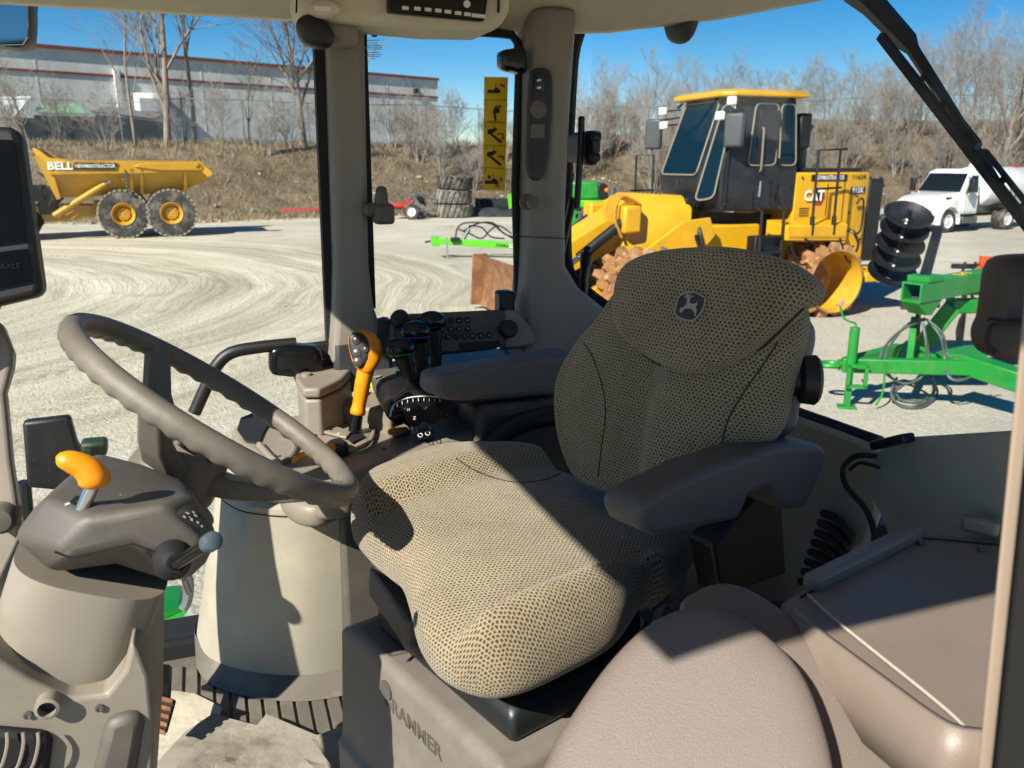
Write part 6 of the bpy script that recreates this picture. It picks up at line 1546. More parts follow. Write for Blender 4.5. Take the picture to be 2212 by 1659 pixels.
# armrests
def arm(name, px, r0, wid):
    P = lambda x, y: onplane(x, y, SR*r0, SR)
    m_ = MB().prism([P(x, y) for x, y in px], SR*wid)
    return m_.build(name, M['armrest'], seat, bevel=.022, seg=4)
rl = onz(1405, 1155, 2.135).dot(SR)
arm('armrest', [(1388, 1086), (1378, 1122), (1392, 1150), (1420, 1162), (1600, 1124), (1622, 1068), (1668, 1052), (1690, 1104), (1742, 1100), (1785, 1010), (1790, 975), (1775, 962), (1690, 962), (1520, 1020)], rl, .055)
rr_ = onz(960, 868, 2.135).dot(SR)
arm('armrest', [(950, 812), (944, 848), (958, 864), (1000, 868), (1120, 858), (1240, 852), (1290, 830), (1290, 775), (1240, 762), (1130, 778), (1030, 796)], rr_, .06)
# arm bracket and side box on the left
MB().prism([onplane(x, y, SR*(rl+.05), SR) for x, y in [(1640, 1060), (1690, 1060), (1700, 1240), (1560, 1290), (1540, 1180)]], SR*.04).build('arm_bracket', M['black'], seat, bevel=.005)
sb_ = MB().obox(st_(.66, .50, 1.90), SB*.10, SR*.035, UPZ*.05); sb_.build('control_box', pm('seat_box_navy', '#14181f', .35), seat, bevel=.01)
MB().tube(crom([onz(1270, 1010, 2.0), onz(1330, 1060, 1.99), onz(1400, 1110, 1.99)], 8, False), .008, 8).build('belt_stalk', M['black'], seat)
# suspension base
FB = .50
def q4(b0, b1, r0, r1, z): return [st_(b0, r0, z), st_(b0, r1, z), st_(b1, r1, z), st_(b1, r0, z)]
base = MB().loft([q4(FB-.03, .86, .61, 1.05, FZ), q4(FB-.03, .86, .61, 1.05, 1.62), q4(FB-.022, .86, .61, 1.05, 1.63), q4(FB-.022, .85, .63, 1.03, 1.825), q4(FB-.012, .85, .645, 1.0, 1.835)])
M['base'] = pm('base_grey', '#68625a', .5, var=.06, bump=.3, bs=700, dirt='#857d70', dirt_amt=.4, dirt_scale=9)
bs0 = base.build('suspension_base', M['base'], seat, bevel=.012, seg=3)
MB().loft([q4(FB+.012, .84, .655, .98, 1.836), q4(FB+.012, .84, .655, .98, 1.875), q4(FB+.03, .82, .67, .96, 1.885)]).build('seat_pan', pm('pan_black', '#161b1a', .4), seat, bevel=.008)
gt = onplane(888, 1566, SB*(FB-.0225), SB)
text('maker_lettering', 'GRAMMER', gt, -SR, UPZ, .022, M['trim_dk'], bs0, depth=.0004, bold=.02, width=.15)
MB().disc(onplane(835, 1490, SB*(FB-.0225), SB), -SB, .014, 20, .002).build('maker_roundel', M['trim_dk'], bs0)
# height handles under the front of the cushion
hnd = MB().obox(onz(850, 1232, 1.91), (SR*.62+SB*.1).normalized()*.055, SB*.018, UPZ*.016).build('height_handle', M['trim_dk'], seat, bevel=.006)
for px, py in ((832, 1212), (868, 1262)):
    p = onz(px, py, 1.929)
    MB().prism([p+SB*.008-SR*.006, p+SB*.008+SR*.006, p-SB*.002+SR*.006, p-SB*.008], UPZ*.0006).build('handle_symbol', M['print_w'], hnd)
MB().span(onz(815, 1250, 1.9), onz(900, 1370, 1.88), .03, .05).build('handle_rail', M['trim_dk'], seat, bevel=.006)
# weight lever at the lower corner
wl_ = onz(1095, 1605, 1.74)
wlo = MB().lathe(wl_, Vector((-.1, -.6, .8)), [(.022, -.01), (.024, .0), (.022, .012), (.001, .013)], 24).span(wl_, wl_+Vector((-.03, -.03, -.04)), .03, .014).build('weight_lever', M['column'], seat, bevel=.003)
MB().prism([wl_+Vector((-.02+dx, -.03+dy, .0+dz_)) for dx, dy, dz_ in ((-.01, 0, .01), (.0, 0, .018), (.008, 0, .004), (-.002, 0, -.004))], Vector((0, -.001, .0005))).build('lever_symbol', M['print_w'], wlo)

# ------------------------------------------------------------------ steering column and wheel
sc_t = thing('steering_column', 'taupe steering column with wheel, orange shuttle lever and stalk', 'steering column', onz(150, 1600, FZ))
def shp(nm, mb, mat, parent=None, **k): return mb.build(nm, M[mat], parent or sc_t, **k)
WC = ORG+ray(474, 885.2)*1.067
WNm = Vector((.555, .243, .795)).normalized(); vh = (WC-ORG).normalized()
WR = .195
wx_ = (vh-WNm*vh.dot(WNm)).normalized(); wy_ = WNm.cross(wx_)
# rim with finger grips along the underside
rim = MB(); rings = []; NR, NS = 368, 14
for i in range(NR):
    a = 2*pi*i/NR; rd = wx_*cos(a)+wy_*sin(a)
    ring = []
    for j in range(NS):
        b = 2*pi*j/NS; r_ = .0140
        und = max(0, -sin(b))
        r_ += und**1.5*.0013*cos(a*46)
        ring.append(WC+rd*(WR+r_*cos(b))+WNm*(r_*sin(b)*1.08))
    rings.append(ring)
rings.append(rings[0]); rim.loft(rings, cap=False)
wheel = shp('steering_wheel', rim, 'wheel', smooth=180)
HB = WC-WNm*.078
hub = MB().lathe(HB, WNm, [(.056, -.045), (.058, -.03), (.055, .0), (.050, .018), (.044, .026), (.001, .028)], 40); shp('hub', hub, 'wheel', wheel, smooth=50)
def ang_at(px, py):
    p = onplane(px, py, WC, WNm)-WC; return atan2(p.dot(wy_), p.dot(wx_))
for (px, py) in ((344, 760), (300, 880), (700, 1030)):
    a = ang_at(px, py); rd = wx_*cos(a)+wy_*sin(a); tg = WNm.cross(rd)
    secs = []
    for (t, rr2, off, hw, th_) in ((0, .035, -.085, .030, .014), (.3, .07, -.075, .024, .013), (.7, .13, -.045, .019, .011), (.93, .178, -.008, .017, .011), (1, .19, .0, .016, .010)):
        c = WC+rd*rr2+WNm*off; nn_ = (WNm+rd*-.35).normalized()
        secs.append([c+tg*hw*i+nn_*th_*j for i, j in ((-1, -1), (1, -1), (1, 1), (-1, 1))])
    shp('spoke', MB().loft(secs), 'wheel', wheel, bevel=.006, seg=3)
cp = shp('hub_cap', MB().lathe(HB, WNm, [(.047, .018), (.046, .030), (.040, .036), (.001, .038)], 40), 'black_gl', wheel)
shp('column_collar', MB().lathe(HB, WNm, [(.060, -.075), (.072, -.06), (.074, -.052), (.060, -.046)], 40), 'trim', smooth=50)
# shroud: side profile carried across the column
V0 = .80
Np = [(120, 1194), (155, 1209), (288, 1177), (350, 1200), (400, 1215), (437, 1190), (438, 1161), (352, 1088), (263, 1106), (190, 1124)]
Op = [(28, 1160), (112, 1236), (250, 1217), (353, 1250), (405, 1253), (445, 1214), (472, 1160), (414, 1070), (255, 1078), (93, 1073)]
Fp = [(60, 1110), (130, 1180), (250, 1170), (340, 1190), (390, 1190), (430, 1160), (458, 1112), (400, 1040), (304, 1003), (205, 978)]
ringsS = [[onv(x, y, .795) for x, y in Np], [onv(x, y, .84) for x, y in Op], [onv(x, y, 1.0) for x, y in Fp]]
cF = sum(ringsS[2], Vector())/10
ringsS.append([p_.lerp(cF, .2)+RT*.03 for p_ in ringsS[2]])
shm = MB().loft(ringsS); shr_ = shp('shroud', shm, 'trim_dk', bevel=.011, seg=4)
seam = [onv(x, y, .789) for x, y in [(118, 1192), (155, 1206), (288, 1175), (350, 1198), (398, 1212)]]
MB().tube(seam, .0012, 5).build('shroud_seam', M['rubber'], shr_)
# label plate with symbols on the near side
lpx = [(380, 1112), (392, 1100), (418, 1098), (440, 1120), (450, 1142), (440, 1146), (400, 1130)]
lpl = MB(); pillow(lpl, [onv(x, y, V0-.008) for x, y in lpx], onv(415, 1120, V0-.008), -RT, .003, .01, p=4, cnt=28, rings=4); lpo = lpl.build('symbol_plate', M['black'], shr_)
for (x, y, w, h) in ((398, 1116, 6, 4), (405, 1108, 8, 3), (414, 1122, 5, 5), (422, 1113, 7, 3), (427, 1128, 5, 4), (436, 1136, 4, 4), (410, 1117, 4, 2), (418, 1106, 5, 3)):
    MB().prism([onv(x+a*w/2, y+b*h/2+a*w*.2, V0-.013) for a, b in ((-1, -1), (1, -1), (1, 1), (-1, 1))], -RT*.0005).build('plate_symbol', M['print_g'], lpo, smooth=0)
# orange lever on a chrome stem with its gate
lvb = on_surface(shm, [(178, 1099)])[0]; lvd = lvb.dot(RT)
lv0, lv1 = lvb, onv(200, 1050, lvd)
gate = MB().prism(on_surface(shm, [(150, 1088), (166, 1074), (216, 1092), (208, 1106), (178, 1104)], .001), UPZ*.002); shp('lever_gate', gate, 'rubber')
lvo = shp('shuttle_lever', MB().tube([lv0-(lv1-lv0)*.3, lv1], .0062, 12), 'chrome')
gp_ = crom([onv(x, y, lvd-.005) for x, y in [(208, 1050), (203, 1032), (188, 1014), (164, 1001), (142, 997), (125, 1004)]], 18, False)
MB().tube(gp_, [.009, .0128, .0138, .0145, .0142, .0138, .0133, .0128, .0123, .0118, .0114, .011, .0107, .0104, .010, .0094, .0078, .003], 16).build('lever_grip', M['orange'], lvo, smooth=180)
for pts in ([(140, 1090), (150, 1086), (152, 1090), (142, 1094)], [(196, 1062), (206, 1056), (210, 1060), (204, 1066)], [(222, 1088), (232, 1092), (240, 1098), (230, 1098)]):
    MB().prism(on_surface(shm, pts, .0015), UPZ*.0008).build('gate_symbol', M['print_w'], lvo, smooth=0)
scr = on_surface(shm, [tuple(q)[:2] for q in crom([Vector((250, 1062, 0)), Vector((270, 1075, 0)), Vector((292, 1088, 0))], 8, False)], .0003)
MB().tube(scr, .0004, 4).build('scratch', M['print_g'], shr_)
# right hand stalk with boot
b0_, b1_ = onv(372, 1222, .775), onv(444, 1178, .72)
stl = shp('stalk', MB().tube([b0_, b1_], [.0065, .0055], 10), 'black_gl')
MB().tube([b0_+RT*.03, b0_+RT*.005, b0_-(b1_-b0_)*-.12], [.019, .017, .009], 16).build('stalk_boot', M['rubber'], stl)
MB().tube([b1_, b1_+(b1_-b0_).normalized()*.006, b1_+(b1_-b0_).normalized()*.017, b1_+(b1_-b0_).normalized()*.019], [.006, .0085, .0085, .0055], 18).build('stalk_knob', pm('knob_slate', '#46525a', .35), stl)
ky = shp('ignition_key', MB().tube(crom([onv(398, 1252, .82), onv(402, 1264, .82), onv(410, 1282, .82)], 8, False), .003, 6), 'steel')
# lower column tube
tubeA = [(62, 1222), (352, 1258)]; 
c_top = onv(206, 1215, .89); c_bot = onv(102, 1510, .89)
axd = (c_top-c_bot).normalized(); sx = (RT.cross(axd)).normalized()
tb = MB(); secs = []
for t in (0, .35, .75, 1.0):
    c = c_bot.lerp(c_top, t); hw = .071+.003*t; hd2 = .07
    secs.append([c+sx*hw*(abs(cos(a))**.7)*(1 if cos(a) > 0 else -1)+RT*hd2*(abs(sin(a))**.7)*(1 if sin(a) > 0 else -1) for a in [2*pi*k/40 for k in range(40)]])
tb.loft(secs); shp('column_tube', tb, 'column', smooth=60)
# base housing
bsx = [(-80, 1390), (0, 1428), (60, 1466), (150, 1508), (230, 1500), (268, 1450), (284, 1388), (300, 1405), (322, 1460), (332, 1560), (330, 1800), (-80, 1800)]
bh = MB().loft([[onv(x, y, .80) for x, y in bsx], [onv(x, y, .80)+RT*.28 for x, y in bsx]]); bho = shp('column_base', bh, 'trim', bevel=.02, seg=3)
MB().lathe(onv(104, 1522, .795), -RT, [(.011, -.02), (.011, .008), (.008, .009), (.0075, -.01)], 24, cap=False).build('screw_boss', M['trim'], bho)
MB().disc(onv(104, 1522, .796), -RT, .0078, 20, .001).build('boss_hole', M['rubber'], bho)
MB().prism([onv(x, y, .79) for x, y in [(-40, 1578), (100, 1590), (112, 1610), (105, 1659), (100, 1720), (-40, 1720)]], RT*.02).build('vent_recess', M['rubber'], bho, bevel=.006)
for px in (8, 43, 75): MB().tube(crom([onv(px+7, 1582, .786), onv(px+8, 1610, .782), onv(px-2, 1650, .782), onv(px-14, 1668, .786)], 10, False), .0017, 6).build('vent_vane', M['trim'], bho)
MB().prism([onv(x, y, .79) for x, y in [(228, 1560), (300, 1540), (312, 1570), (290, 1700), (180, 1750)]], RT*.02).build('side_pocket', M['trim_dk'], bho, bevel=.01)
# pedal
pdl = thing('pedal', 'worn brown ribbed pedal beside the steering column', 'pedal', onz(345, 1560, FZ+.06))
pn = Vector((.25, -.75, .6)).normalized(); pp0 = onz(350, 1540, FZ+.10)
def opd(x, y, d=0): return onplane(x, y, pp0+pn*d, pn)
MB().prism([opd(x, y) for x, y in [(315, 1492), (380, 1512), (360, 1584), (318, 1580)]], -pn*.012).build('pad', M['rubber'], pdl, bevel=.003)
for k in range(5):
    y = 1502+k*17; MB().prism([opd(x, yy, .001) for x, yy in [(317, y-6), (376-k*4, y+8), (374-k*4, y+19), (317, y+6)]], pn*.007).build('pad_rib', M['rust'], pdl, bevel=.002)
MB().tube([pp0-pn*.01, pp0-pn*.14+UPZ*.1], .012, 8).build('pedal_arm', M['mblack'], pdl)

# ------------------------------------------------------------------ papers on the floor
def paper(px, z, mat, label, seed):
    R = random.Random(seed); t = onz(*px[0], z)
    pts = [onz(x, y, z) for x, y in px]
    cen = sum(pts, Vector())/len(pts); m_ = MB(); n = 10; rings = []
    sub = []
    for i in range(len(pts)):
        a, b = pts[i], pts[(i+1) % len(pts)]
        for k in range(6): sub.append(a.lerp(b, k/6))
    vs = [cen+UPZ*.004]; fs = []
    for rg in range(1, 7):
        for p in sub:
            q = cen.lerp(p, rg/6); q = q+UPZ*(.006*mnoise.noise(q*9)+(.010 if rg == 6 else .003)*max(0, mnoise.noise(q*4+Vector((seed, 0, 0))))); vs.append(q)
    N_ = len(sub)
    for i in range(N_): fs.append((0, 1+i, 1+(i+1) % N_))
    for rg in range(5):
        for i in range(N_):
            j = (i+1) % N_; fs.append((1+rg*N_+i, 1+(rg+1)*N_+i, 1+(rg+1)*N_+j, 1+rg*N_+j))
    m_.add(vs, fs); o = m_.build('paper_mat', M[mat], None, smooth=0)
    o.modifiers.new('thick', 'SOLIDIFY').thickness = .0008
    return tag(o, label, 'paper', 'paper sheets on the cab floor')
paper([(330, 1500), (375, 1492), (420, 1498), (480, 1528), (470, 1560), (560, 1600), (560, 1700), (330, 1700)], FZ+.016, 'paper', 'brightly lit cream paper sheet beside the pedal', 1)
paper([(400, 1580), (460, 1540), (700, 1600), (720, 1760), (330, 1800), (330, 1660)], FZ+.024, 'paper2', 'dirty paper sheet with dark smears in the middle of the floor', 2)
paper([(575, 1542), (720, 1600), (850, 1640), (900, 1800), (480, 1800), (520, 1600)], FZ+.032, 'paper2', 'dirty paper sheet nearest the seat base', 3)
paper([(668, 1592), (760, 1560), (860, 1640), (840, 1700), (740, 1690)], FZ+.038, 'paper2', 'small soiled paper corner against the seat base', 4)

# ------------------------------------------------------------------ right-hand control console
cs = thing('control_console', 'taupe right-hand control console with levers, buttons and dials', 'control console', cw(.25, 1.5, FZ))
def cn(nm, mb, mat, parent=None, **k): return mb.build(nm, M[mat], parent or cs, **k)
KZ = 1.985
near = [(498, 925), (512, 958), (560, 992), (610, 1016), (690, 1046), (745, 1040), (800, 1012), (900, 975), (1012, 935), (1100, 915)]
nr = [onz(x, y, KZ) for x, y in near]
far = [cw(.72, 1.60, KZ), cw(.72, 1.72, KZ), cw(.10, 1.73, KZ), cw(.02, 1.71, KZ)]
top = nr+far
lowr = [p-UPZ*.16+RT*.0 for p in nr]
body = MB().prism([p-UPZ*.07 for p in top], UPZ*.07); bo_ = cn('deck', body, 'trim', bevel=.014, seg=4)
cn('side_wall', MB().prism([cw(.18, 1.40, FZ), cw(.75, 1.46, FZ), cw(.75, 1.72, FZ), cw(.18, 1.72, FZ)], UPZ*(KZ-FZ-.1)), 'trim_dk', bevel=.01)
# beige pedestal
bot = crom([onz(x, y, FZ+.02) for x, y in [(424, 1372), (424, 1402), (452, 1436), (530, 1462), (640, 1472), (740, 1458), (830, 1430)]], 30, False)
tp_ = crom([onz(x, y, 1.90) for x, y in [(470, 1030), (472, 1052), (492, 1075), (540, 1095), (640, 1102), (740, 1092), (830, 1075)]], 30, False)
md_ = [a.lerp(b, .5)-RT*.012 for a, b in zip(bot, tp_)]
ped = MB(); ped.loft([[p+RT*.0 for p in bot], md_, tp_, [p+RT*.03+UPZ*.012 for p in tp_], [p+RT*.3+UPZ*.012 for p in tp_]], cap=False, close=False)
cn('pedestal', ped, 'fender', smooth=60)
cn('pedestal_foot', MB().loft([[p-RT*.05-UPZ*.012 for p in bot], [p-RT*.02+UPZ*.004 for p in bot], [p+UPZ*.03+RT*.012 for p in bot]], cap=False, close=False), 'mat', smooth=80)
cpf_ = [onz(x, y, 1.925) for x, y in [(606, 1062), (660, 1058), (730, 1060), (748, 1085), (700, 1112), (650, 1112), (612, 1090)]]
cph = MB(); pillow(cph, cpf_, sum(cpf_, Vector())/7, UPZ, .02, .03, p=4, cnt=36, rings=6); cn('cup_holder', cph, 'trim')
# pocket at the front end and moulded ridges
pk = [onz(x, y, KZ+.002) for x, y in [(520, 905), (560, 888), (590, 905), (570, 935), (560, 960), (530, 955), (512, 930)]]
cn('front_pocket', MB().prism(pk, UPZ*.003), 'rubber', bevel=.001)
rg = crom([onz(x, y, KZ+.003) for x, y in [(560, 960), (600, 1000), (625, 990), (640, 965), (660, 940), (700, 910), (760, 892)]], 30, False)
cn('deck_ridge', MB().tube(rg, .006, 8), 'trim')
# gate: dished round plate, slots and letters
gc = onz(728, 930, KZ)
def oz(x, y, d=.004): return onz(x, y, KZ+d)
gpx = [(640, 940), (660, 905), (705, 888), (760, 890), (800, 905), (806, 935), (790, 962), (740, 975), (690, 968), (655, 955)]
gm = MB(); pillow(gm, [oz(x, y, .002) for x, y in gpx], gc, UPZ, .010, .01, p=6, cnt=60, rings=6); gto = cn('shift_gate', gm, 'trim')
gpts = crom([oz(x, y, .008) for x, y in gpx], 60)
MB().tube(gpts+[gpts[0]], .004, 8).build('gate_rim', M['trim'], gto)
for k_ in (.62, .78):
    rc_ = [gc.lerp(p, k_)+UPZ*.006 for p in gpts]
    MB().tube(rc_[8:30], .0022, 6).build('gate_rib', M['trim'], gto)
MB().prism([oz(x, y, .012) for x, y in [(690, 925), (705, 918), (760, 938), (748, 950), (700, 938)]], UPZ*.006).build('gate_island', M['trim'], gto, bevel=.002)
MB().prism([oz(x, y, .012) for x, y in [(668, 938), (684, 930), (690, 936), (675, 946)]], UPZ*.0015).build('gate_slot', M['rubber'], gto)
MB().prism([oz(x, y, .012) for x, y in [(748, 946), (778, 934), (788, 944), (760, 958)]], UPZ*.0015).build('gate_slot', M['rubber'], gto)
MB().disc(oz(712, 928, .0185), UPZ, .006, 14, .001).build('gate_screw', M['chrome'], gto)
for ch, x, y in (('N', 675, 942), ('P', 733, 938), ('D', 796, 910), ('B', 796, 928)):
    text('gate_letter', ch, oz(x, y, .0185 if ch == 'P' else .0135), (oz(x+30, y-4, .01)-oz(x, y, .01)), RT, .011, M['print_w'], gto, depth=.0008, bold=.01)
# orange gear lever with black base and keypad
l0 = onz(768, 948, KZ); 
lvv = l0.dot(RT)
def ol(x, y, d=0): return onv(x, y, lvv+d)
gl_ = cn('gear_lever', MB().tube([ol(765, 950), ol(768, 920), ol(774, 885)], [.015, .012, .010], 12), 'black_gl', smooth=50)
sh3 = crom([ol(x, y) for x, y in [(772, 894), (777, 868), (783, 830), (790, 800), (795, 780), (792, 760)]], 20, False)
MB().tube(sh3, [.0145, .0148, .0135, .013, .0132, .0135, .014, .0143, .0146, .0148, .015, .015, .0155, .016, .0165, .017, .018, .019, .0195, .016], 18).build('lever_shaft', M['orange'], gl_, smooth=180)
hdp = [(757, 722), (775, 713), (800, 716), (820, 735), (826, 760), (818, 785), (802, 806), (784, 806), (766, 790), (757, 765), (753, 740)]
hn = (-RT*.9-BK*.35+UPZ*.25).normalized(); hc = ol(790, 758)
hdm = MB(); pillow(hdm, [onplane(x, y, hc, hn) for x, y in hdp], hc, hn, .018, .022, p=2.4, cnt=44, rings=10); hdo = hdm.build('lever_head', M['orange'], gl_, smooth=180)
kpx = [(756, 724), (770, 717), (786, 722), (800, 742), (802, 762), (795, 782), (782, 796), (770, 790), (760, 770), (754, 745)]
def ok_(x, y, d=.0165): return onplane(x, y, hc+hn*d, hn)
km = MB(); pillow(km, [ok_(x, y, .012) for x, y in kpx], ok_(778, 758, .012), hn, .0065, .006, p=4, cnt=40, rings=6); kmo = km.build('keypad', M['black'], hdo)
for (x, y, r1, r2) in ((770, 735, .0085, .0095), (771, 763, .0095, .007), (773, 782, .0095, .0065), (790, 755, .0068, .0068)):
    b_ = MB(); c0 = ok_(x, y, .0185); b_.lathe(c0, hn, [(r1, -.002), (r1, .001), (r1*.7, .0028), (.0005, .0032)], 18); bo2 = b_.build('keypad_button', M['black_gl'], kmo, smooth=50) if False else b_.build('keypad_button', pm('button_grey_'+str(x), '#3a3c3b', .3), hdo, smooth=50)
    MB().obox(c0+hn*.0036, (BK*.7+UPZ*.3)*.0028, (UPZ*.9-BK*.2)*.0008, hn*.0002).build('button_mark', M['print_r'], hdo)
# three black spool levers with coloured rings
for (x0, y0, x1, y1, hx, hy, ringm, vv) in ((885, 815, 870, 768, 864, 748, 'green_ring', 1.50), (912, 792, 905, 738, 898, 712, 'blue_ring', 1.54), (942, 775, 935, 712, 932, 690, 'black', 1.58)):
    o1 = cn('spool_lever', MB().tube([onv(x0, y0+25, vv), onv(x0, y0, vv), onv(x1, y1, vv)], [.009, .012, .018], 12), 'black', smooth=60)
    dirl = (onv(hx, hy, vv)-onv(x1, y1, vv)).normalized()
    hm_ = MB(); c = onv(hx, hy+4, vv)
    hm_.sph(c, (.030, .022, .021), 20, 10, Matrix.Rotation(YAW, 3, 'Z')); hm_.build('lever_knob', M['black_gl'], o1, smooth=180)
    MB().tube([c-UPZ*.009+(BK*.0305*cos(a)+RT*.0225*sin(a))*.92 for a in [2*pi*k/24 for k in range(25)]], .0018, 6).build('lever_ring', M[ringm], o1)
# rear deck with slots and arrows
dk_ = [onz(x, y, 2.085) for x, y in [(800, 800), (830, 780), (960, 760), (1200, 740), (1230, 790), (1180, 815), (1000, 832), (880, 832), (812, 826)]]
dko = cn('lever_deck', MB().prism([p-UPZ*.04 for p in dk_], UPZ*.04), 'trim_dk', bevel=.01, seg=3)
for (xa, ya, xb, yb) in ((840, 850, 900, 846), (855, 803, 905, 806), (890, 785, 960, 792)): MB().span(onz(xa, ya, 2.087), onz(xb, yb, 2.087), .006, .002).build('lever_slot', M['rubber'], dko)
for x in (815, 845): MB().prism([onz(x+a, 814+b, 2.087) for a, b in ((-8, 0), (4, -3), (10, -4), (6, 0), (4, 1), (-8, 3))], UPZ*.0006).build('deck_symbol', M['print_g'], dko)
# lime tab in its holder
hp_ = [onz(x, y, 2.035) for x, y in [(728, 872), (776, 846), (836, 844), (852, 866), (846, 884), (800, 882)]]
hld = cn('tab_holder', MB().prism([p-UPZ*.07 for p in hp_], UPZ*.07), 'trim', bevel=.007, seg=3)
hv = hp_[2].dot(RT)-.03
tbo = MB().prism([onv(x, y, hv) for x, y in [(806, 842), (820, 836), (842, 868), (826, 882)]], RT*.018).build('tab_lever', M['black'], hld, bevel=.003)
MB().prism([onv(x, y, hv-.003) for x, y in [(800, 834), (813, 823), (824, 838), (809, 851)]], RT*.022).build('lime_cap', M['lime'], tbo, bevel=.003)
# switch box on the front deck
bxp = [onz(x, y, 2.09) for x, y in [(640, 816), (655, 838), (690, 838), (736, 818), (758, 796), (754, 780), (700, 768), (640, 793)]]
sbx = cn('switch_box', MB().prism([p-UPZ*.12 for p in bxp], UPZ*.097), 'trim', bevel=.006, seg=3)
MB().prism([p-UPZ*.020+(p-sum(bxp, Vector())/8)*.03 for p in bxp], UPZ*.020).build('box_lid', M['trim'], sbx, bevel=.006, seg=3)
for k, (x, y) in enumerate(((655, 793), (672, 788), (690, 783), (707, 778))): MB().obox(onz(x, y, 2.098), BK*.011, RT*.016, UPZ*.009).build('rocker_switch', M['black'], sbx, bevel=.002)
MB().lathe(onz(662, 812, 2.089), UPZ, [(.011, 0), (.010, .006), (.001, .007)], 16).build('small_knob', M['trim'], sbx)
M['tower_shade'] = pm('tower_shaded_grey', '#2e3031', .55, var=.06, bump=.3, bs=900)  # shade on the tower is put into its colour, darker than the trim
cn('front_tower', MB().prism([onv(x, y, 1.66) for x, y in [(722, 738), (800, 728), (812, 700), (850, 690), (850, 830), (760, 850), (724, 850)]], RT*.06), 'tower_shade', bevel=.01)
# throttle and speed dial pod
dpx = [(832, 888), (845, 862), (880, 848), (940, 846), (985, 856), (1000, 880), (990, 905), (930, 916), (860, 918), (838, 910)]
pv_ = 1.44
dp = MB().hull2([onv(x, y, pv_) for x, y in dpx], [onv(x, y, pv_)+RT*.09+UPZ*.01 for x, y in dpx]); dpo = cn('speed_dial_pod', dp, 'black', bevel=.012, seg=3)
dc = onv(880, 885, pv_-.001)
arcp = [onv(x, y, pv_-.003) for x, y in [(842, 900), (850, 876), (872, 862), (910, 856), (950, 858)]]
MB().tube(crom(arcp, 20, False), .0012, 5).build('dial_scale', M['print_w'], dpo)
for k, p in enumerate(crom(arcp, 12, False)[1:]): MB().obox(p-UPZ*.006, BK*.0006, UPZ*.003, RT*.0004).build('dial_tick', M['print_w'], dpo)
for (x, y, r_) in ((860, 905, .011), (892, 898, .022), (935, 895, .020)): MB().lathe(onv(x, y, pv_-.001), -RT, [(r_, 0), (r_*.95, .003), (r_*.5, .004), (.001, .004)], 24).build('push_button', M['black_gl'], dpo)
text('dial_letter', 'Z', onv(895, 903, pv_-.006), BK, UPZ, .006, M['print_w'], dpo, depth=.001, bold=.02)
text('dial_letter', 'H', onv(882, 885, pv_-.006), BK, UPZ, .005, M['print_w'], dpo, depth=.001, bold=.01)
wh_ = MB(); 
for k in range(16): 
    p = onv(842+k*2.2, 868-k*1.6, pv_-.004); wh_.obox(p, BK*.0008, UPZ*.004, RT*.004)
wh_.build('dial_wheel', M['rubber'], dpo)
# paddle, orange button and rocker on the near slope
ob0 = oz(860, 931, .006)
obo = cn('button_mount', MB().prism([oz(x, y, .0) for x, y in [(838, 928), (880, 922), (886, 936), (862, 946), (840, 942)]], UPZ*.010), 'trim', bevel=.004, seg=3)
MB().obox(oz(859, 930, .014), BK*.020, RT*.008, UPZ*.005).build('orange_button', M['orange'], obo, bevel=.003)
rk = [oz(x, y, .004) for x, y in [(890, 930), (932, 922), (940, 944), (902, 954)]]
rko = cn('rocker_frame', MB().prism(rk, UPZ*.010), 'trim', bevel=.004, seg=3)
MB().prism([oz(x, y, .0145) for x, y in [(897, 934), (930, 927), (935, 941), (903, 949)]], UPZ*.007).build('rocker_switch', M['black_gl'], rko, bevel=.003)
for x, y in ((908, 940), (924, 936)): text('rocker_symbol', '&', oz(x, y, .0225), BK, RT, .012, M['print_w'], rko, depth=.001) if False else MB().tube([oz(x+5*cos(a), y+4*sin(a), .0225) for a in [2*pi*k/10 for k in range(11)]], .0008, 5).build('rocker_symbol', M['print_w'], rko)
pdm = crom([oz(x, y, h) for x, y, h in [(632, 1000, .006), (645, 988, .012), (668, 980, .016), (700, 978, .018)]], 12, False)
cn('orange_paddle', MB().tube(pdm, [.003, .005, .006, .0065, .0065, .0065, .0065, .0065, .006, .006, .006, .006], 10), 'orange', smooth=180)
kb = cn('park_knob', MB().lathe(oz(728, 975, .006), (UPZ*.8-RT*.3-BK*.2), [(.022, -.01), (.023, .008), (.018, .016), (.001, .018)], 24), 'black')
MB().loft([[oz(x, y, h) for x, y, h in ((706, 985, .01), (722, 990, .01), (722, 984, .02), (706, 980, .02))], [oz(x, y, h) for x, y, h in ((705, 962, .05), (726, 964, .05), (724, 958, .06), (707, 957, .06))]]).build('orange_thumb', M['orange'], kb, bevel=.005, seg=3)
# button panel along the window
pq = [(846, 700), (852, 682), (866, 678), (1084, 668), (1090, 672), (1092, 745), (1060, 752), (860, 772), (846, 760)]
PN_ = (-RT*.94+UPZ*.34).normalized(); PP = onv(960, 715, 1.63)
def op_(x, y, d=0): return onplane(x, y, PP+PN_*d, PN_)
bpn = cn('button_panel', MB().prism([op_(x, y) for x, y in pq], -PN_*.04), 'trim_dk', bevel=.006, seg=3)
cn('panel_end', MB().prism([op_(x, y, -.004) for x, y in [(1088, 668), (1120, 668), (1172, 735), (1160, 745), (1092, 752)]], -PN_*.05), 'trim', bevel=.008, seg=3)
cn('rotary_knob', MB().lathe(op_(1096, 712), PN_, [(.019, -.004), (.019, .014), (.016, .017), (.001, .018)], 24), 'black')
cn('rotary_knob', MB().lathe(op_(862, 690), PN_, [(.018, -.004), (.018, .016), (.015, .02), (.001, .021)], 24), 'black')
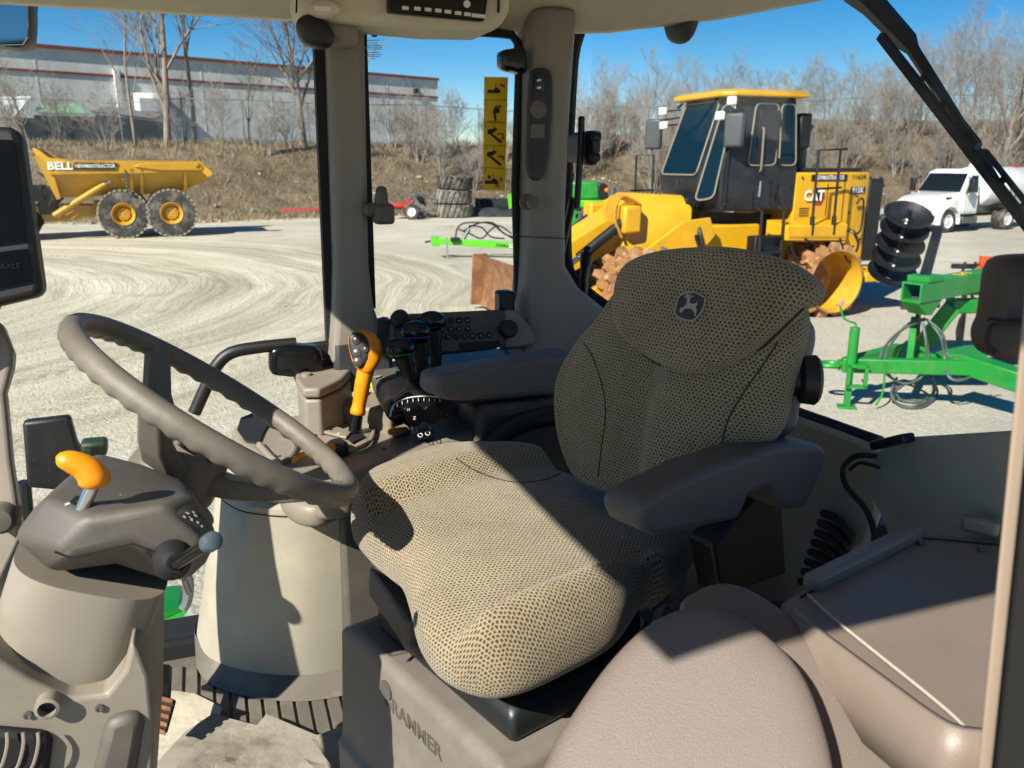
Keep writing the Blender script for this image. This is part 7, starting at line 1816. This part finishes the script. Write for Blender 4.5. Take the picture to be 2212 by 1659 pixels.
MB().prism([op_(x, y, .001) for x, y in [(1030, 680), (1078, 676), (1080, 708), (1032, 712)]], PN_*.0015).build('blank_cover', M['trim_dk'], bpn, bevel=.0008)
MB().prism([op_(x, y, .001) for x, y in [(990, 742), (1078, 735), (1082, 748), (1070, 754), (995, 758)]], PN_*.002).build('card_slot', M['rubber'], bpn, bevel=.0008)
btn = [(868, 718, 'green_btn'), (886, 722, 'green_btn')]
for r_, (ys, xs_) in enumerate(((694, (885, 903, 918, 955, 974, 992, 1010)), (712, (955, 974, 992, 1010)), (728, (950, 968, 985, 1003, 1020, 1038, 1057)), (735, (880, 900, 918)))):
    for x in xs_: btn.append((x, ys-(x-950)*.035, 'black'))
for i, (x, y, mt) in enumerate(btn):
    b = MB().lathe(op_(x, y), PN_, [(.0072, 0), (.0072, .0025), (.006, .0038), (.0005, .004)], 14).build('panel_button', M[mt], bpn, smooth=50)
    R = random.Random(i)
    if mt == 'green_btn' or R.random() < .75:
        a_ = R.uniform(0, 3)
        MB().obox(op_(x, y, .0045), (BK*cos(a_)+UPZ*sin(a_))*.0032, (UPZ*cos(a_)-BK*sin(a_))*.0007, PN_*.0002).obox(op_(x, y, .0046)+BK*.001, (BK*cos(a_+1.3)+UPZ*sin(a_+1.3))*.0022, (UPZ*cos(a_+1.3)-BK*sin(a_+1.3))*.0007, PN_*.0002).build('button_symbol', M['print_g'], bpn)
# dark recess behind the dial and black lever beyond
cn('console_rear', MB().prism([cw(.46, 1.47, FZ+.2), cw(.78, 1.44, FZ+.2), cw(.86, 1.70, FZ+.2), cw(.46, 1.72, FZ+.2)], UPZ*.36), 'trim_dk', bevel=.02, seg=3)
rcv = crom([cw(u, v, z) for u, v, z in [(.44, 1.455, 1.93), (.52, 1.44, 2.0), (.62, 1.43, 2.02), (.70, 1.425, 2.0)]], 16, False)
cn('console_trim_bow', MB().tube(rcv, .02, 10), 'black')
pt = cn('black_post_lever', MB().tube([onu(1258, 690, .80), onu(1262, 600, .80), onu(1264, 575, .80), onu(1265, 570, .80), onu(1268, 548, .80)], [.0095, .010, .0115, .0135, .0135], 14).sph(onu(1269, 540, .80), .0095, 12, 8), 'black', smooth=60)
ptb = MB(); pillow(ptb, [onu(x, y, .81) for x, y in [(1206, 655), (1225, 655), (1270, 690), (1285, 735), (1262, 715), (1222, 690)]], onu(1245, 690, .81), (-BK*.6-RT*.6+UPZ*.4), .006, .01, p=4, cnt=30, rings=4); ptb.build('post_slot', M['rubber'], pt)

# ------------------------------------------------------------------ left fender tray
tr_ = thing('fender_tray', 'brown moulded storage tray half in the sun at the right', 'storage tray', onz(1950, 1400, FZ))
TZ = 2.10
def oT(x, y, d=0): return onz(x, y, TZ+d)
tpl = [(1682, 1322), (1690, 1295), (1745, 1262), (1985, 1142), (2010, 1150), (2170, 1162), (2172, 1640), (2105, 1612), (2060, 1600), (2020, 1575), (1900, 1490), (1780, 1400), (1715, 1355)]
tm = MB().prism([oT(x, y)-UPZ*.07 for x, y in tpl], UPZ*.07); tro = tm.build('tray_top', M['tan'], tr_, bevel=.006, seg=3)
MB().prism([oT(x, y)-UPZ*.6 for x, y in [(1700, 1318), (1985, 1165), (2165, 1180), (2165, 1620), (2020, 1560)]], UPZ*.52).build('tray_body', M['tan'], tr_, bevel=.01)
MB().span(oT(1748, 1262, .006), oT(1980, 1148, .006), .018, .018).build('rear_lip', M['tan'], tr_, bevel=.005, seg=3)
MB().span(oT(2075, 1125, .014), oT(2160, 1142, .014), .018, .018).build('back_lip', M['tan'], tr_, bevel=.005, seg=3)
lipp = crom([oT(x, y, .004) for x, y in [(1708, 1330), (1760, 1372), (1900, 1478), (2010, 1560), (2060, 1588), (2110, 1597), (2180, 1597)]], 40, False)
lm_ = MB(); 
lm_.loft([[p+UPZ*.010 for p in lipp], [p+UPZ*.010-Vector((.004, .006, 0)) for p in lipp], [p-UPZ*.02-Vector((.008, .011, 0)) for p in lipp], [p-UPZ*.05-Vector((.008, .011, 0)) for p in lipp]], cap=False, close=False)
lo_ = lm_.build('front_lip', M['tan'], tr_, smooth=80); lo_.modifiers.new('th', 'SOLIDIFY').thickness = .006
cdp = crom([oT(x, y, .005) for x, y in [(1745, 1285), (1800, 1335), (1880, 1400), (1990, 1488), (2050, 1538), (2085, 1572), (2096, 1590)]], 40, False)
MB().tube(cdp, .0014, 8).build('bungee_cord', M['cord'], tr_)
# vent grille in the wall behind the seat
vt = thing('air_vent', 'slotted air vent with curved slats behind the left armrest', 'vent', onu(1790, 1180, .83))
for k in range(8):
    y = 1108+k*21; x = 1768-k*7
    MB().tube(crom([onu(x+10, y, .828), onu(x+40, y+14, .824), onu(x+72, y+52-k*1.5, .828)], 8, False), .0062, 6).build('slat', M['rubber'], vt)

# ------------------------------------------------------------------ folded passenger seat in the foreground
bd2 = thing('passenger_seat', 'folded grey brown passenger seat in the foreground, partly sunlit', 'seat', atd(1600, 1640, .55))
n1_ = Vector((-.20, -.62, .76)).normalized()
p1_ = atd(1520, 1560, .56)
f1 = [(1150, 1800), (1190, 1640), (1245, 1545), (1320, 1440), (1400, 1362), (1480, 1325), (1560, 1328), (1640, 1372), (1720, 1450), (1770, 1560), (1800, 1700), (1800, 1900), (1400, 1980)]
m1 = MB(); pillow(m1, [onplane(x, y, p1_, n1_) for x, y in f1], p1_, n1_, .022, .05, p=6.5, cnt=80, rings=14); m1.build('folded_backrest', M['buddy'], bd2, smooth=180)
p2_ = atd(1750, 1540, .60); n2_ = Vector((-.05, -.55, .83)).normalized()
f2 = [(1470, 1330), (1500, 1290), (1545, 1272), (1605, 1282), (1690, 1335), (1790, 1415), (1880, 1500), (1950, 1590), (1990, 1680), (2000, 1850), (1800, 1950), (1650, 1800), (1560, 1500)]
m2 = MB(); pillow(m2, [onplane(x, y, p2_, n2_) for x, y in f2], p2_, n2_, .02, .06, p=6, cnt=80, rings=14); m2.build('seat_cushion', M['buddy'], bd2, smooth=180)
MB().prism([atd(x, y, .66) for x, y in [(1300, 1560), (1500, 1380), (1900, 1560), (1950, 1800), (1300, 1800)]], Vector((0, .05, -.25))).build('seat_frame', M['black'], bd2)
MB().obox(onz(1195, 1580, 1.80), SB*.03, SR*.03, UPZ*.025).build('frame_bracket', M['fender'], bd2, bevel=.008)

# mould joints, screws and small fixings of the cab mouldings
def screws(parent, pts, ax, r=.0045):
    for q in pts: MB().lathe(q, ax, [(r, -.001), (r, .0012), (r*.6, .0016), (r*.5, .0006), (.0004, .0006)], 12).build('screw', M['steel'], parent)
screws(cs, [oz(600, 985, .001), oz(830, 968, .001), oz(985, 925, .001)], UPZ)
screws(tr_, [oT(1990, 1172, .002), oT(2120, 1185, .002)], UPZ)
screws(bho, [onv(60, 1545, .798), onv(215, 1530, .798)], -RT, .004)
MB().tube([a.lerp(b, .06)-RT*.0022 for a, b in zip(tp_, md_)], .0011, 5).build('mould_joint', M['rubber'], cs)
MB().tube([oT(x, y, .0006) for x, y in [(1730, 1290), (1985, 1162), (2165, 1178)]], .0013, 5).build('tray_joint', M['rubber'], tr_)
MB().tube([p-UPZ*.045 for p in lipp], .0012, 5).build('tray_joint', M['rubber'], tr_)
